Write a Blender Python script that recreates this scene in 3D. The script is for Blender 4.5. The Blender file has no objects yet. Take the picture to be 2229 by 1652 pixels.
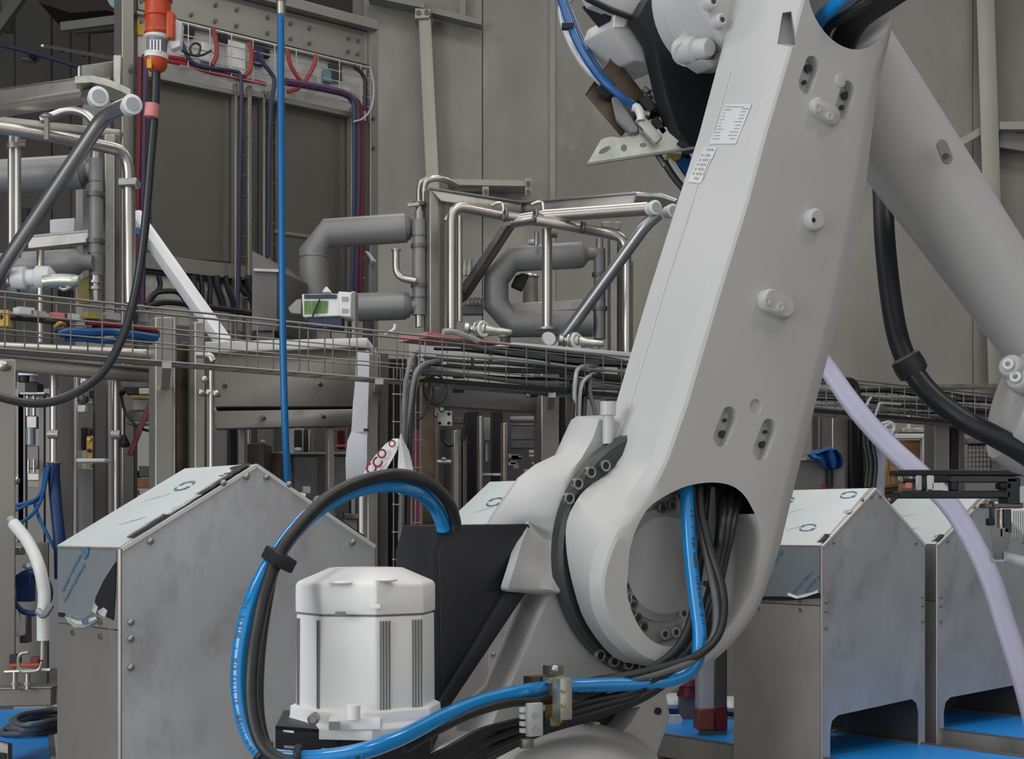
import bpy, bmesh, math, random
from mathutils import Vector as V, Matrix

random.seed(11)
SC = bpy.context.scene
COL = SC.collection

# ---------------------------------------------------------------- camera, world, lamps, exposure
FPX, CX, HY, EYE = 3200.0, 1114.5, 1150.0, 1.5
cam_d = bpy.data.cameras.new('camera')
cam = bpy.data.objects.new('camera', cam_d)
COL.objects.link(cam)
cam.location = (0, 0, EYE)
cam.rotation_euler = (math.pi / 2, 0, 0)
cam_d.sensor_width = 36.0
cam_d.lens = FPX / 2229.0 * 36.0
cam_d.shift_y = (HY - 826.0) / 2229.0
cam_d.clip_start = 0.05
cam_d.clip_end = 100
SC.camera = cam

W = bpy.data.worlds.new('world')
SC.world = W
W.use_nodes = True
W.node_tree.nodes['Background'].inputs[0].default_value = (0.97, 0.95, 0.94, 1)
W.node_tree.nodes['Background'].inputs[1].default_value = 0.82

def area(name, loc, target, sx, sy, power, color=(1, 1, 1)):
    d = bpy.data.lights.new(name, 'AREA')
    d.shape = 'RECTANGLE'
    d.size, d.size_y, d.energy, d.color = sx, sy, power, color
    o = bpy.data.objects.new(name, d)
    COL.objects.link(o)
    o.location = loc
    o.rotation_euler = (V(target) - V(loc)).to_track_quat('-Z', 'Y').to_euler()
    return o

for ix, x in enumerate((-4.5, -0.5, 3.5)):
    for iy, y in enumerate((1.5, 5.0, 9.5)):
        area('high_bay_lamp', (x, y, 7.6), (x, y, 0), 1.6, 1.6, 72, (1.0, 0.97, 0.92))
area('left_soft_light', (-6.6, -2.2, 3.0), (0.0, 3.2, 1.4), 5.0, 4.4, 390, (0.90, 0.96, 1.0))  # soft light added from the left, source unseen; no door is built

SC.view_settings.view_transform = 'Standard'
SC.view_settings.look = 'None'
SC.view_settings.gamma = 1.0
SC.view_settings.use_curve_mapping = False
SC.view_settings.exposure = -0.07

# ---------------------------------------------------------------- geometry helpers
def P(px, py, Y):
    return V(((px - CX) * Y / FPX, Y, EYE - (py - HY) * Y / FPX))

Z = V((0, 0, 1))

class Plane:
    """a vertical plane standing in the hall: u runs along it, n faces the aisle, b goes back"""
    def __init__(s, px, Y, deg):
        a = math.radians(deg)
        s.o = V(((px - CX) * Y / FPX, Y, 0))
        s.u = V((math.cos(a), math.sin(a), 0))
        s.n = V((math.sin(a), -math.cos(a), 0))
        s.b = -s.n
    def at(s, px, py, off=0.0):
        d = V(((px - CX) / FPX, 1, -(py - HY) / FPX))
        e = V((0, 0, EYE))
        t = (off - s.n.dot(e - s.o)) / s.n.dot(d)
        return e + d * t
    def pt(s, a, z, off=0.0):
        return s.o + s.u * a + Z * z + s.n * off
    def s_of(s, px, off=0.0):
        return (s.at(px, HY, off) - s.o).dot(s.u)
    def Y(s, px, off=0.0):
        return s.at(px, HY, off).y

def catmull(pts, res=6, closed=False):
    pts = [V(p) for p in pts]
    n = len(pts)
    out = []
    rng = range(n if closed else n - 1)
    for i in rng:
        if closed:
            p0, p1, p2, p3 = pts[i - 1], pts[i], pts[(i + 1) % n], pts[(i + 2) % n]
        else:
            p1, p2 = pts[i], pts[i + 1]
            p0 = pts[i - 1] if i > 0 else p1 * 2 - p2
            p3 = pts[i + 2] if i + 2 < n else p2 * 2 - p1
        for k in range(res):
            t = k / res
            out.append(0.5 * ((2 * p1) + (p2 - p0) * t + (2 * p0 - 5 * p1 + 4 * p2 - p3) * t * t
                              + (3 * p1 - p0 - 3 * p2 + p3) * t * t * t))
    if not closed:
        out.append(pts[-1])
    return out

class MB:
    def __init__(s):
        s.bm = bmesh.new()
    def face(s, vs):
        try:
            return s.bm.faces.new(vs)
        except ValueError:
            return None
    def poly(s, pts):
        s.face([s.bm.verts.new(p) for p in pts])
        return s
    def box(s, c, sx, sy, sz, ax=None):
        c = V(c)
        x, y, z = ax if ax else (V((1, 0, 0)), V((0, 1, 0)), Z)
        vs = [s.bm.verts.new(c + x * (i * sx / 2) + y * (j * sy / 2) + z * (k * sz / 2))
              for k in (-1, 1) for j in (-1, 1) for i in (-1, 1)]
        for f in ((0, 2, 3, 1), (4, 5, 7, 6), (0, 1, 5, 4), (2, 6, 7, 3), (0, 4, 6, 2), (1, 3, 7, 5)):
            s.face([vs[i] for i in f])
        return s
    def beam(s, p0, p1, w, h, up=Z):
        p0, p1 = V(p0), V(p1)
        d = p1 - p0
        L = d.length
        d.normalize()
        side = d.cross(V(up))
        if side.length < 1e-3:
            side = d.cross(V((0, 1, 0)))
        side.normalize()
        u = side.cross(d)
        return s.box((p0 + p1) / 2, w, h, L, (side, u, d))
    def hexa(s, a, b):
        """solid between two matching rings"""
        return s.loft([a, b])
    def loft(s, rings, cap=True, closed=True):
        R = [[s.bm.verts.new(p) for p in r] for r in rings]
        n = len(R[0])
        for i in range(len(R) - 1):
            for j in range(n if closed else n - 1):
                k = (j + 1) % n
                s.face([R[i][j], R[i][k], R[i + 1][k], R[i + 1][j]])
        if cap and closed:
            s.face(list(reversed(R[0])))
            s.face(R[-1])
        return s
    def ring(s, c, ax, r, seg, ry=None, rot=0.0):
        ax = V(ax).normalized()
        t = V((0, 0, 1)) if abs(ax.z) < 0.9 else V((1, 0, 0))
        x = ax.cross(t).normalized()
        y = ax.cross(x)
        ry = r if ry is None else ry
        return [V(c) + x * (math.cos(rot + 2 * math.pi * i / seg) * r) + y * (math.sin(rot + 2 * math.pi * i / seg) * ry)
                for i in range(seg)]
    def cyl(s, p0, p1, r0, r1=None, seg=16):
        r1 = r0 if r1 is None else r1
        ax = V(p1) - V(p0)
        return s.loft([s.ring(p0, ax, r0, seg), s.ring(p1, ax, r1, seg)])
    def lathe(s, p0, p1, prof, seg=20):
        """prof: (t along p0->p1, radius)"""
        p0, p1 = V(p0), V(p1)
        ax = p1 - p0
        return s.loft([s.ring(p0 + ax * t, ax, max(r, 1e-5), seg) for t, r in prof])
    def tube(s, pts, r, seg=10, res=5, smooth=True, flat=None, flatdir=None):
        pts = catmull(pts, res) if smooth and len(pts) > 2 else [V(p) for p in pts]
        T = []
        for i in range(len(pts)):
            a = pts[max(i - 1, 0)]
            b = pts[min(i + 1, len(pts) - 1)]
            d = b - a
            T.append(d.normalized() if d.length > 1e-9 else V((0, 0, 1)))
        ref = V((0, 1, 0)) if abs(T[0].y) < 0.9 else V((1, 0, 0))
        x = (ref - T[0] * ref.dot(T[0])).normalized()
        rings = []
        for i, p in enumerate(pts):
            x = (x - T[i] * x.dot(T[i]))
            x = x.normalized() if x.length > 1e-6 else T[i].orthogonal().normalized()
            y = T[i].cross(x)
            rr = r[min(int(i / max(len(pts) - 1, 1) * (len(r) - 1)), len(r) - 1)] if isinstance(r, (list, tuple)) else r
            ry = rr if flat is None else rr * flat
            rings.append([p + x * (math.cos(2 * math.pi * k / seg) * rr) + y * (math.sin(2 * math.pi * k / seg) * ry)
                          for k in range(seg)])
        return s.loft(rings)
    def ell(s, c, rx, ry, rz, seg=14, rings=8, ax=None):
        c = V(c)
        x, y, z = ax if ax else (V((1, 0, 0)), V((0, 1, 0)), Z)
        R = []
        for i in range(rings + 1):
            th = math.pi * i / rings
            q = max(math.sin(th), 1e-4)
            R.append([c + x * (rx * q * math.cos(2 * math.pi * k / seg)) + y * (ry * q * math.sin(2 * math.pi * k / seg))
                      + z * (-rz * math.cos(th)) for k in range(seg)])
        return s.loft(R)
    def torus(s, c, ax, R, r, seg=24, sub=8):
        c, ax = V(c), V(ax).normalized()
        base = s.ring((0, 0, 0), ax, 1.0, seg)
        rings = [[c + d * (R + r * math.cos(2 * math.pi * k / sub)) + ax * (r * math.sin(2 * math.pi * k / sub))
                  for k in range(sub)] for d in base]
        rings.append(rings[0])
        return s.loft(rings, cap=False)
    def prism(s, pts, vec):
        a = [V(p) for p in pts]
        return s.loft([a, [p + V(vec) for p in a]])
    def fill(s, loops):
        """flat fill of an outline with holes; returns the vertex loops"""
        out, edges = [], []
        for lp in loops:
            vs = [s.bm.verts.new(p) for p in lp]
            out.append(vs)
            for i in range(len(vs)):
                edges.append(s.bm.edges.new((vs[i], vs[(i + 1) % len(vs)])))
        bmesh.ops.triangle_fill(s.bm, use_beauty=True, use_dissolve=False, edges=edges)
        return out
    def plate(s, loops, vec):
        """outline + holes given as point loops, extruded by vec"""
        vec = V(vec)
        A = s.fill(loops)
        B = s.fill([[p + vec for p in lp] for lp in loops])
        for a, b in zip(A, B):
            n = len(a)
            for i in range(n):
                s.face([a[i], a[(i + 1) % n], b[(i + 1) % n], b[i]])
        return s
    def bevel(s, w, seg=2, ang=40):
        s.bm.normal_update()
        es = [e for e in s.bm.edges if len(e.link_faces) == 2 and e.calc_face_angle(0) > math.radians(ang)]
        bmesh.ops.bevel(s.bm, geom=es, offset=w, segments=seg, affect='EDGES', profile=0.6, clamp_overlap=True)
        return s
    def build(s, name, m, parent=None, smooth=True, bevel=0, bseg=2, ang=38, label=None, weld=False):
        if weld:
            bmesh.ops.remove_doubles(s.bm, verts=s.bm.verts, dist=1e-5)
        bmesh.ops.recalc_face_normals(s.bm, faces=s.bm.faces)
        if bevel:
            s.bevel(bevel, bseg)
        vs = [v.co for v in s.bm.verts]
        c = V((0, 0, 0))
        if vs:
            lo = V([min(v[i] for v in vs) for i in range(3)])
            hi = V([max(v[i] for v in vs) for i in range(3)])
            c = (lo + hi) / 2
        for v in s.bm.verts:
            v.co -= c
        me = bpy.data.meshes.new(name)
        s.bm.to_mesh(me)
        s.bm.free()
        if smooth:
            for p in me.polygons:
                p.use_smooth = True
            me.set_sharp_from_angle(angle=math.radians(ang))
        me.materials.append(m)
        return link(me, name, c, parent, label)

WPOS = {}
def link(me, name, c, parent=None, label=None):
    o = bpy.data.objects.new(name, me)
    COL.objects.link(o)
    WPOS[o.name] = V(c)
    if parent:
        o.parent = parent
        o.location = V(c) - WPOS[parent.name]
    else:
        o.location = c
    if label:
        o['label'] = label
    return o

THINGS = []
def thing(name, label, cat, group=None):
    o = bpy.data.objects.new(name, None)
    COL.objects.link(o)
    o.empty_display_size = 0.1
    WPOS[o.name] = V((0, 0, 0))
    o['label'], o['category'] = label, cat
    if group:
        o['group'] = group
    THINGS.append(o)
    return o

def tag(o, label, cat, group=None):
    o['label'], o['category'] = label, cat
    if group:
        o['group'] = group
    return o

def struct(o):
    o['kind'] = 'structure'
    return o

def copy_tree(o, delta, parent=None, label=None):
    c = o.copy()
    COL.objects.link(c)
    if parent is None:
        c.location = o.location + V(delta)
        WPOS[c.name] = WPOS[o.name] + V(delta)
        if label:
            c['label'] = label
        if o.type == 'EMPTY':
            THINGS.append(c)
    else:
        c.parent = parent
    for ch in o.children:
        copy_tree(ch, delta, c)
    return c

def finalize():
    """move every thing's Empty to the foot of its own geometry"""
    bpy.context.view_layer.update()
    for t in THINGS:
        pts = []
        for ch in t.children_recursive:
            if ch.type == 'MESH':
                pts += [ch.matrix_world @ V(b) for b in ch.bound_box]
        if not pts:
            continue
        b = V(((min(p.x for p in pts) + max(p.x for p in pts)) / 2,
               (min(p.y for p in pts) + max(p.y for p in pts)) / 2, min(p.z for p in pts)))
        d = b - t.matrix_world.translation
        t.location += d
        for ch in t.children:
            ch.location -= d

def text(body, size, m, o, xd, yd, parent, name='lettering', bold=False):
    cu = bpy.data.curves.new('t', 'FONT')
    cu.body, cu.size = body, size
    cu.align_x, cu.align_y = 'CENTER', 'CENTER'
    if bold:
        cu.offset = size * 0.03
    ob = bpy.data.objects.new('t', cu)
    COL.objects.link(ob)
    me = bpy.data.meshes.new_from_object(ob.evaluated_get(bpy.context.evaluated_depsgraph_get()))
    bpy.data.objects.remove(ob)
    bpy.data.curves.remove(cu)
    b = MB()
    b.bm.from_mesh(me)
    bpy.data.meshes.remove(me)
    xd, yd = V(xd).normalized(), V(yd).normalized()
    for v in b.bm.verts:
        v.co = V(o) + xd * v.co.x + yd * v.co.y
    return b.build(name, m, parent, smooth=False)

# ---------------------------------------------------------------- materials
def srgb(r, g, b):
    f = lambda c: (c / 255 / 12.92) if c / 255 <= 0.04045 else ((c / 255 + 0.055) / 1.055) ** 2.4
    return (f(r), f(g), f(b))

def mat(name, col, rough=0.5, metal=0.0, var=0.08, scale=6.0, stretch=(1, 1, 1), bump=0.0, spec=0.5, rvar=0.0,
        coat=0.0, trans=0.0, alpha=1.0, detail=4.0):
    m = bpy.data.materials.new(name)
    m.use_nodes = True
    nt = m.node_tree
    b = nt.nodes['Principled BSDF']
    b.inputs['Roughness'].default_value = rough
    b.inputs['Metallic'].default_value = metal
    b.inputs['Specular IOR Level'].default_value = spec
    b.inputs['Coat Weight'].default_value = coat
    b.inputs['Transmission Weight'].default_value = trans
    b.inputs['Alpha'].default_value = alpha
    tc = nt.nodes.new('ShaderNodeTexCoord')
    mp = nt.nodes.new('ShaderNodeMapping')
    mp.inputs['Scale'].default_value = stretch
    nz = nt.nodes.new('ShaderNodeTexNoise')
    nz.inputs['Scale'].default_value = scale
    nz.inputs['Detail'].default_value = detail
    nt.links.new(tc.outputs['Object'], mp.inputs['Vector'])
    nt.links.new(mp.outputs['Vector'], nz.inputs['Vector'])
    rp = nt.nodes.new('ShaderNodeValToRGB')
    rp.color_ramp.elements[0].position = 0.3
    rp.color_ramp.elements[1].position = 0.7
    rp.color_ramp.elements[0].color = tuple(c * (1 - var) for c in col) + (1,)
    rp.color_ramp.elements[1].color = tuple(min(c * (1 + var), 1) for c in col) + (1,)
    nt.links.new(nz.outputs['Fac'], rp.inputs['Fac'])
    nt.links.new(rp.outputs['Color'], b.inputs['Base Color'])
    if rvar:
        mr = nt.nodes.new('ShaderNodeMapRange')
        mr.inputs['To Min'].default_value = max(rough - rvar, 0.02)
        mr.inputs['To Max'].default_value = min(rough + rvar, 1)
        nt.links.new(nz.outputs['Fac'], mr.inputs['Value'])
        nt.links.new(mr.outputs['Result'], b.inputs['Roughness'])
    if bump:
        bp = nt.nodes.new('ShaderNodeBump')
        bp.inputs['Strength'].default_value = bump
        bp.inputs['Distance'].default_value = 0.01
        nt.links.new(nz.outputs['Fac'], bp.inputs['Height'])
        nt.links.new(bp.outputs['Normal'], b.inputs['Normal'])
    return m

M = {}
M['robot'] = mat('robot_paint', (0.50, 0.50, 0.50), 0.42, 0, 0.015, 3, spec=0.45)
M['motor'] = mat('motor_paint', (0.80, 0.80, 0.785), 0.5, 0, 0.015, 3)
M['black_plastic'] = mat('black_plastic', (0.012, 0.013, 0.017), 0.48, 0, 0.1, 40, bump=0.02)
M['seal'] = mat('dark_flange', (0.05, 0.055, 0.055), 0.45, 0.3, 0.1, 12)
M['rubber'] = mat('black_rubber', (0.016, 0.017, 0.018), 0.45, 0, 0.15, 30)
M['rubber_grey'] = mat('grey_cable_jacket', (0.11, 0.115, 0.12), 0.45, 0, 0.15, 30)
M['cable_light'] = mat('light_grey_cable_jacket', (0.36, 0.37, 0.38), 0.4, 0, 0.1, 30)
M['blue_hose'] = mat('bright_blue_hose', (0.004, 0.235, 0.60), 0.22, 0, 0.06, 8, coat=0.5)
M['blue_deep'] = mat('deep_blue_hose', (0.006, 0.085, 0.27), 0.4, 0, 0.06, 8)
M['navy'] = mat('navy_sleeve', (0.006, 0.03, 0.12), 0.5, 0, 0.1, 10)
M['steel'] = mat('stainless_sheet', (0.42, 0.40, 0.375), 0.45, 0.75, 0.12, 3, (1, 1, 0.35), rvar=0.06)
M['steel_panel'] = mat('brushed_panel', (0.575, 0.585, 0.61), 0.5, 0.5, 0.13, 5, (1, 1, .6), rvar=0.06, detail=9)
M['steel_bright'] = mat('polished_tube', (0.50, 0.48, 0.45), 0.36, 0.95, 0.08, 5, rvar=0.05)
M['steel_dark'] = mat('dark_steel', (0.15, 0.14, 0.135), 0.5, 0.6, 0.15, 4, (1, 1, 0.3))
M['steel_tube'] = mat('dull_tube', (0.34, 0.34, 0.36), 0.36, 0.9, 0.06, 5)
M['wire'] = mat('galvanised_wire', (0.26, 0.25, 0.235), 0.42, 0.8, 0.1, 20)
M['galv'] = mat('galvanised_plate', (0.55, 0.58, 0.52), 0.36, 0.8, 0.22, 22, rvar=0.1)
M['zinc'] = mat('zinc_bolt', (0.32, 0.32, 0.31), 0.35, 0.9, 0.1, 40)
M['insul'] = mat('insulated_pipe_cladding', (0.24, 0.242, 0.245), 0.5, 0.25, 0.05, 5)
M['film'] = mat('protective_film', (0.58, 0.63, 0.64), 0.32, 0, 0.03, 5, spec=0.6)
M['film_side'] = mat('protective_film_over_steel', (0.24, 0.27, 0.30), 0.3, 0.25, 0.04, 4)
M['film_torn'] = mat('torn_film_edge', (0.40, 0.44, 0.46), 0.35, 0, 0.35, 30, bump=0.2)
M['film_print'] = mat('blue_film_print', (0.07, 0.16, 0.24), 0.5, 0, 0.2, 60)
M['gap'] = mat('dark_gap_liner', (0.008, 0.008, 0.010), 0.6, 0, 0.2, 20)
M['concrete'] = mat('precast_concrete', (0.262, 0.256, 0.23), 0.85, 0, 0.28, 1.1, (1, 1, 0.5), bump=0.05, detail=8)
M['concrete_shade'] = mat('shade_toned_concrete', (0.17, 0.165, 0.155), 0.9, 0, 0.12, 0.7, detail=8)  # bay shade put into a darker base colour
M['beige_steel'] = mat('beige_painted_steel', (0.36, 0.345, 0.31), 0.55, 0, 0.04, 3)
M['grey_steel'] = mat('grey_painted_steel', (0.20, 0.20, 0.19), 0.55, 0, 0.05, 3)
M['white_paint'] = mat('white_painted_steel', (0.66, 0.67, 0.70), 0.4, 0, 0.03, 4)
M['white_plastic'] = mat('white_plastic', (0.70, 0.71, 0.70), 0.4, 0, 0.03, 8)
M['end_cap'] = mat('white_pipe_cap', (0.70, 0.72, 0.73), 0.35, 0, 0.02, 8)
M['end_cap_in'] = mat('grey_pipe_cap_centre', (0.33, 0.37, 0.40), 0.4, 0, 0.02, 8)
M['lavender'] = mat('lavender_lay_flat_hose', (0.44, 0.43, 0.58), 0.42, 0, 0.06, 7)
M['belt'] = mat('blue_conveyor_belt', (0.016, 0.30, 0.86), 0.42, 0, 0.08, 2.5)
M['orange'] = mat('orange_plug_shell', (0.46, 0.055, 0.012), 0.4, 0, 0.08, 20)
M['yellow'] = mat('yellow_plastic', (0.55, 0.33, 0.03), 0.45, 0, 0.1, 12)
M['olive'] = mat('olive_yellow_sheet', (0.30, 0.25, 0.07), 0.6, 0, 0.12, 12)
M['red'] = mat('red_cable_jacket', (0.27, 0.025, 0.032), 0.45, 0, 0.12, 18)
M['red_dark'] = mat('dark_red_plastic', (0.13, 0.010, 0.018), 0.5, 0, 0.12, 18)
M['pink'] = mat('pink_tape', (0.62, 0.22, 0.22), 0.5, 0, 0.15, 30)
M['purple'] = mat('purple_cable_jacket', (0.06, 0.028, 0.075), 0.5, 0, 0.12, 18)
M['cable_blue'] = mat('dark_blue_cable_jacket', (0.022, 0.032, 0.075), 0.5, 0, 0.12, 18)
M['cab_back'] = mat('light_grey_mounting_plate', (0.30, 0.30, 0.285), 0.55, 0.2, 0.06, 3)
M['cab_door'] = mat('matt_cabinet_door', (0.20, 0.19, 0.168), 0.30, 0.55, 0.05, 1.4)
M['cab_frame'] = mat('cabinet_frame', (0.33, 0.315, 0.295), 0.42, 0.7, 0.06, 3, (1, 1, .3))
M['wood'] = mat('plywood_board', (0.36, 0.21, 0.10), 0.6, 0, 0.22, 6, (1, 1, 6))
M['card'] = mat('brown_cardboard', (0.24, 0.13, 0.075), 0.8, 0, 0.1, 6)
M['paper'] = mat('white_paper_sheet', (0.60, 0.61, 0.66), 0.7, 0, 0.03, 4)
M['tape'] = mat('barrier_tape', (0.66, 0.66, 0.67), 0.5, 0, 0.08, 14)
M['tape_red'] = mat('red_tape_print', (0.25, 0.02, 0.05), 0.5, 0, 0.1, 20)
M['cloth_blue'] = mat('blue_cloth', (0.02, 0.12, 0.36), 0.75, 0, 0.3, 9, bump=0.3)
M['floor'] = mat('sealed_concrete_floor', (0.20, 0.20, 0.195), 0.55, 0, 0.1, 1.2, bump=0.02)
M['roof'] = mat('roof_sheeting', (0.22, 0.225, 0.23), 0.7, 0, 0.05, 1)
M['ink'] = mat('dark_ink', (0.05, 0.05, 0.055), 0.6, 0, 0.1, 30)
M['label'] = mat('paper_label', (0.60, 0.61, 0.62), 0.5, 0, 0.02, 8)
M['green'] = mat('green_print', (0.09, 0.20, 0.055), 0.5, 0, 0.45, 40, (3, 1, .6))
M['gripper'] = mat('gripper_black', (0.018, 0.016, 0.018), 0.42, 0.2, 0.12, 10)
M['gripper_green'] = mat('gripper_green_black', (0.010, 0.022, 0.022), 0.4, 0.1, 0.12, 10)
M['groove'] = mat('shadow_grey_groove', (0.20, 0.205, 0.205), 0.6, 0, 0.05, 10)
M['brown_steel'] = mat('warm_tinted_steel', (0.13, 0.10, 0.075), 0.38, 0.8, 0.45, 7, rvar=0.08)
M['gold'] = mat('brass_tint', (0.45, 0.28, 0.06), 0.4, 0.5, 0.2, 12)
M['acrylic'] = mat('smoked_polycarbonate', (0.10, 0.10, 0.115), 0.15, 0.0, 0.1, 3, spec=0.6)
M['cable_mid'] = mat('mid_grey_cable_jacket', (0.20, 0.205, 0.21), 0.4, 0, 0.1, 30)
M['edge'] = mat('bright_folded_edge', (0.72, 0.72, 0.71), 0.4, 0.2, 0.05, 8)

def stains(m, col, amount=0.30, scale=7.0, lo=0.52, hi=0.70):
    """handling marks and wiped stains over the sheet's own colour"""
    nt = m.node_tree
    b = nt.nodes['Principled BSDF']
    src = b.inputs['Base Color'].links[0].from_socket
    tc = nt.nodes.new('ShaderNodeTexCoord')
    mp = nt.nodes.new('ShaderNodeMapping')
    mp.inputs['Scale'].default_value = (1.0, 1.0, 0.55)
    nz = nt.nodes.new('ShaderNodeTexNoise')
    nz.inputs['Scale'].default_value = scale
    nz.inputs['Detail'].default_value = 7
    nz.inputs['Roughness'].default_value = 0.62
    rp = nt.nodes.new('ShaderNodeValToRGB')
    rp.color_ramp.elements[0].position, rp.color_ramp.elements[1].position = lo, hi
    mx = nt.nodes.new('ShaderNodeMix')
    mx.data_type = 'RGBA'
    mu = nt.nodes.new('ShaderNodeMath')
    mu.operation = 'MULTIPLY'
    mu.inputs[1].default_value = amount
    nt.links.new(tc.outputs['Object'], mp.inputs['Vector'])
    nt.links.new(mp.outputs['Vector'], nz.inputs['Vector'])
    nt.links.new(nz.outputs['Fac'], rp.inputs['Fac'])
    nt.links.new(rp.outputs['Color'], mu.inputs[0])
    nt.links.new(mu.outputs[0], mx.inputs[0])
    nt.links.new(src, mx.inputs[6])
    mx.inputs[7].default_value = col + (1,)
    nt.links.new(mx.outputs[2], b.inputs['Base Color'])

stains(M['steel_panel'], (0.24, 0.23, 0.235), 0.42, 8.5)
stains(M['steel'], (0.14, 0.13, 0.12), 0.45, 5.0)
stains(M['concrete'], (0.36, 0.36, 0.34), 0.6, 2.2, .56, .74)
M['cab_plate'] = mat('pale_mounting_plate', (0.46, 0.46, 0.44), 0.55, 0.1, 0.05, 3)
M['wire_bright'] = mat('bright_zinc_wire', (0.62, 0.61, 0.58), 0.35, 0.6, 0.08, 20)
M['sealant'] = mat('pale_joint_sealant', (0.30, 0.295, 0.265), 0.8, 0, 0.1, 6)
# ================================================================= hall shell
b = MB(); b.box((0, 8, -0.05), 22, 24, 0.1)
struct(b.build('floor', M['floor']))
b = MB(); b.box((0, 8, 8.45), 22, 24, 0.1)
struct(b.build('ceiling', M['roof']))
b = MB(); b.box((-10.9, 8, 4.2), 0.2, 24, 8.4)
struct(b.build('wall_left', M['concrete_shade']))
b = MB(); b.box((10.9, 8, 4.2), 0.2, 24, 8.4)
struct(b.build('wall_right', M['concrete']))
YW = 13.0
wx = lambda px, Y=YW: (px - CX) * Y / FPX
# back wall: precast concrete panels, each with its own joint; the left bay lies deeper, its shade painted as darker concrete
wall = MB(); wall.box((4.77, YW + 0.32, 4.2), 12.2, 0.12, 8.4)
wall_o = struct(wall.build('wall_back', M['concrete']))
edges = [790, 1050, 1203, 1640, 2120, 2700]
dep = [0.0, 0.012, 0.004, 0.0, 0.012]
for i in range(5):
    x0, x1 = wx(edges[i]) + 0.0025, wx(edges[i + 1]) - 0.0025
    if i == 4:
        x1 = 10.7
    b = MB()
    b.box(((x0 + x1) / 2, YW + 0.13 + dep[i], 4.2), x1 - x0, 0.22, 8.4)
    b.build('concrete_panel', M['concrete'], wall_o, bevel=0.006, bseg=1)
b = MB(); b.box((wx(1203), YW + .012, 4.2), .05, .012, 8.4); b.build('joint_seal', M['sealant'], wall_o)
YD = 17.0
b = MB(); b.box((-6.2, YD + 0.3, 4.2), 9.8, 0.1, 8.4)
deep = struct(b.build('wall_deep', M['concrete_shade']))
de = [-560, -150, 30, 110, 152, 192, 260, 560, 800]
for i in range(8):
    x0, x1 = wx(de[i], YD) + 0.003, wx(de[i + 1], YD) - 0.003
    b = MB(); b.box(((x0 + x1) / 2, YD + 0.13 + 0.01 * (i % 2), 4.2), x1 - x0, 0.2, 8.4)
    b.build('concrete_panel', M['concrete_shade'], deep, bevel=0.012, bseg=1)
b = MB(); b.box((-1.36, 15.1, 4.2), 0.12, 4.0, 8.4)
struct(b.build('wall_return', M['concrete_shade']))

# ---- steelwork on the back wall
t = thing('steel_column', 'pale beige steel column bolted up the concrete wall behind the pipe frame', 'column')
Yc = YW - 0.25
b = MB()
r = lambda x0, y0, x1, y1, y: [P(x0, y0, y), P(x1, y0, y), P(x1, y1, y), P(x0, y1, y)]
top, bot = (911, 938), (938, 966)
A = [P(911, 40, Yc), P(938, 40, Yc), P(938, 40, Yc + .15), P(911, 40, Yc + .15)]
B = [P(938, 640, Yc), P(968, 640, Yc), P(968, 640, Yc + .15), P(938, 640, Yc + .15)]
b.loft([A, B]); b.build('column_shaft', M['beige_steel'], t, bevel=.006, bseg=1)
b = MB(); b.prism([P(904, 18, Yc - .03), P(938, 20, Yc - .03), P(934, 38, Yc - .03), P(903, 40, Yc - .03)], (0, .22, 0))
b.build('cleat_plate', M['beige_steel'], t)
for px, py in ((911, 27), (929, 26)):
    b = MB(); b.cyl(P(px, py, Yc - .05), P(px, py, Yc - .01), .022, seg=8); b.build('bolt', M['steel_dark'], t)
t = thing('wall_beam', 'short beige steel beam with bolted end plates on the concrete wall', 'beam')
b = MB(); b.prism([P(975, 389, Yc), P(1146, 393, Yc), P(1146, 405, Yc), P(975, 402, Yc)], (0, .3, 0))
b.build('beam_flange', M['beige_steel'], t)
for x, y in ((1150, 398), (1150, 416), (1057, 416)):
    b = MB(); b.box(P(x, y, Yc - .01), .055, .03, .075); q = b.build('end_plate', M['beige_steel'], t)
    b = MB(); b.cyl(P(x, y, Yc - .06), P(x, y, Yc - .02), .018, seg=8); b.build('bolt', M['steel_dark'], q)
b = MB(); b.prism([P(990, 404, Yc + .1), P(1145, 406, Yc + .1), P(1060, 416, Yc + .1), P(990, 416, Yc + .1)], (0, .05, 0))
b.build('gusset', M['grey_steel'], t)
t = thing('roof_beam', 'grey steel beam running from the column top towards the wall joint', 'beam')
b = MB(); b.prism([P(800, -22, Yc), P(925, 4, Yc), P(925, 18, Yc), P(800, -8, Yc)], (0, .2, 0)); b.build('beam_web', M['grey_steel'], t)
b = MB(); b.prism([P(940, 15, Yc + .05), P(1048, 42, Yc + .05), P(1048, 54, Yc + .05), P(940, 28, Yc + .05)], (0, .15, 0)); b.build('beam_flange', M['grey_steel'], t)
b = MB(); b.prism([P(1000, -20, Yc + .1), P(1014, -20, Yc + .1), P(1014, 36, Yc + .1), P(1000, 33, Yc + .1)], (0, .1, 0)); b.build('hanger_strip', M['grey_steel'], t)

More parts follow.
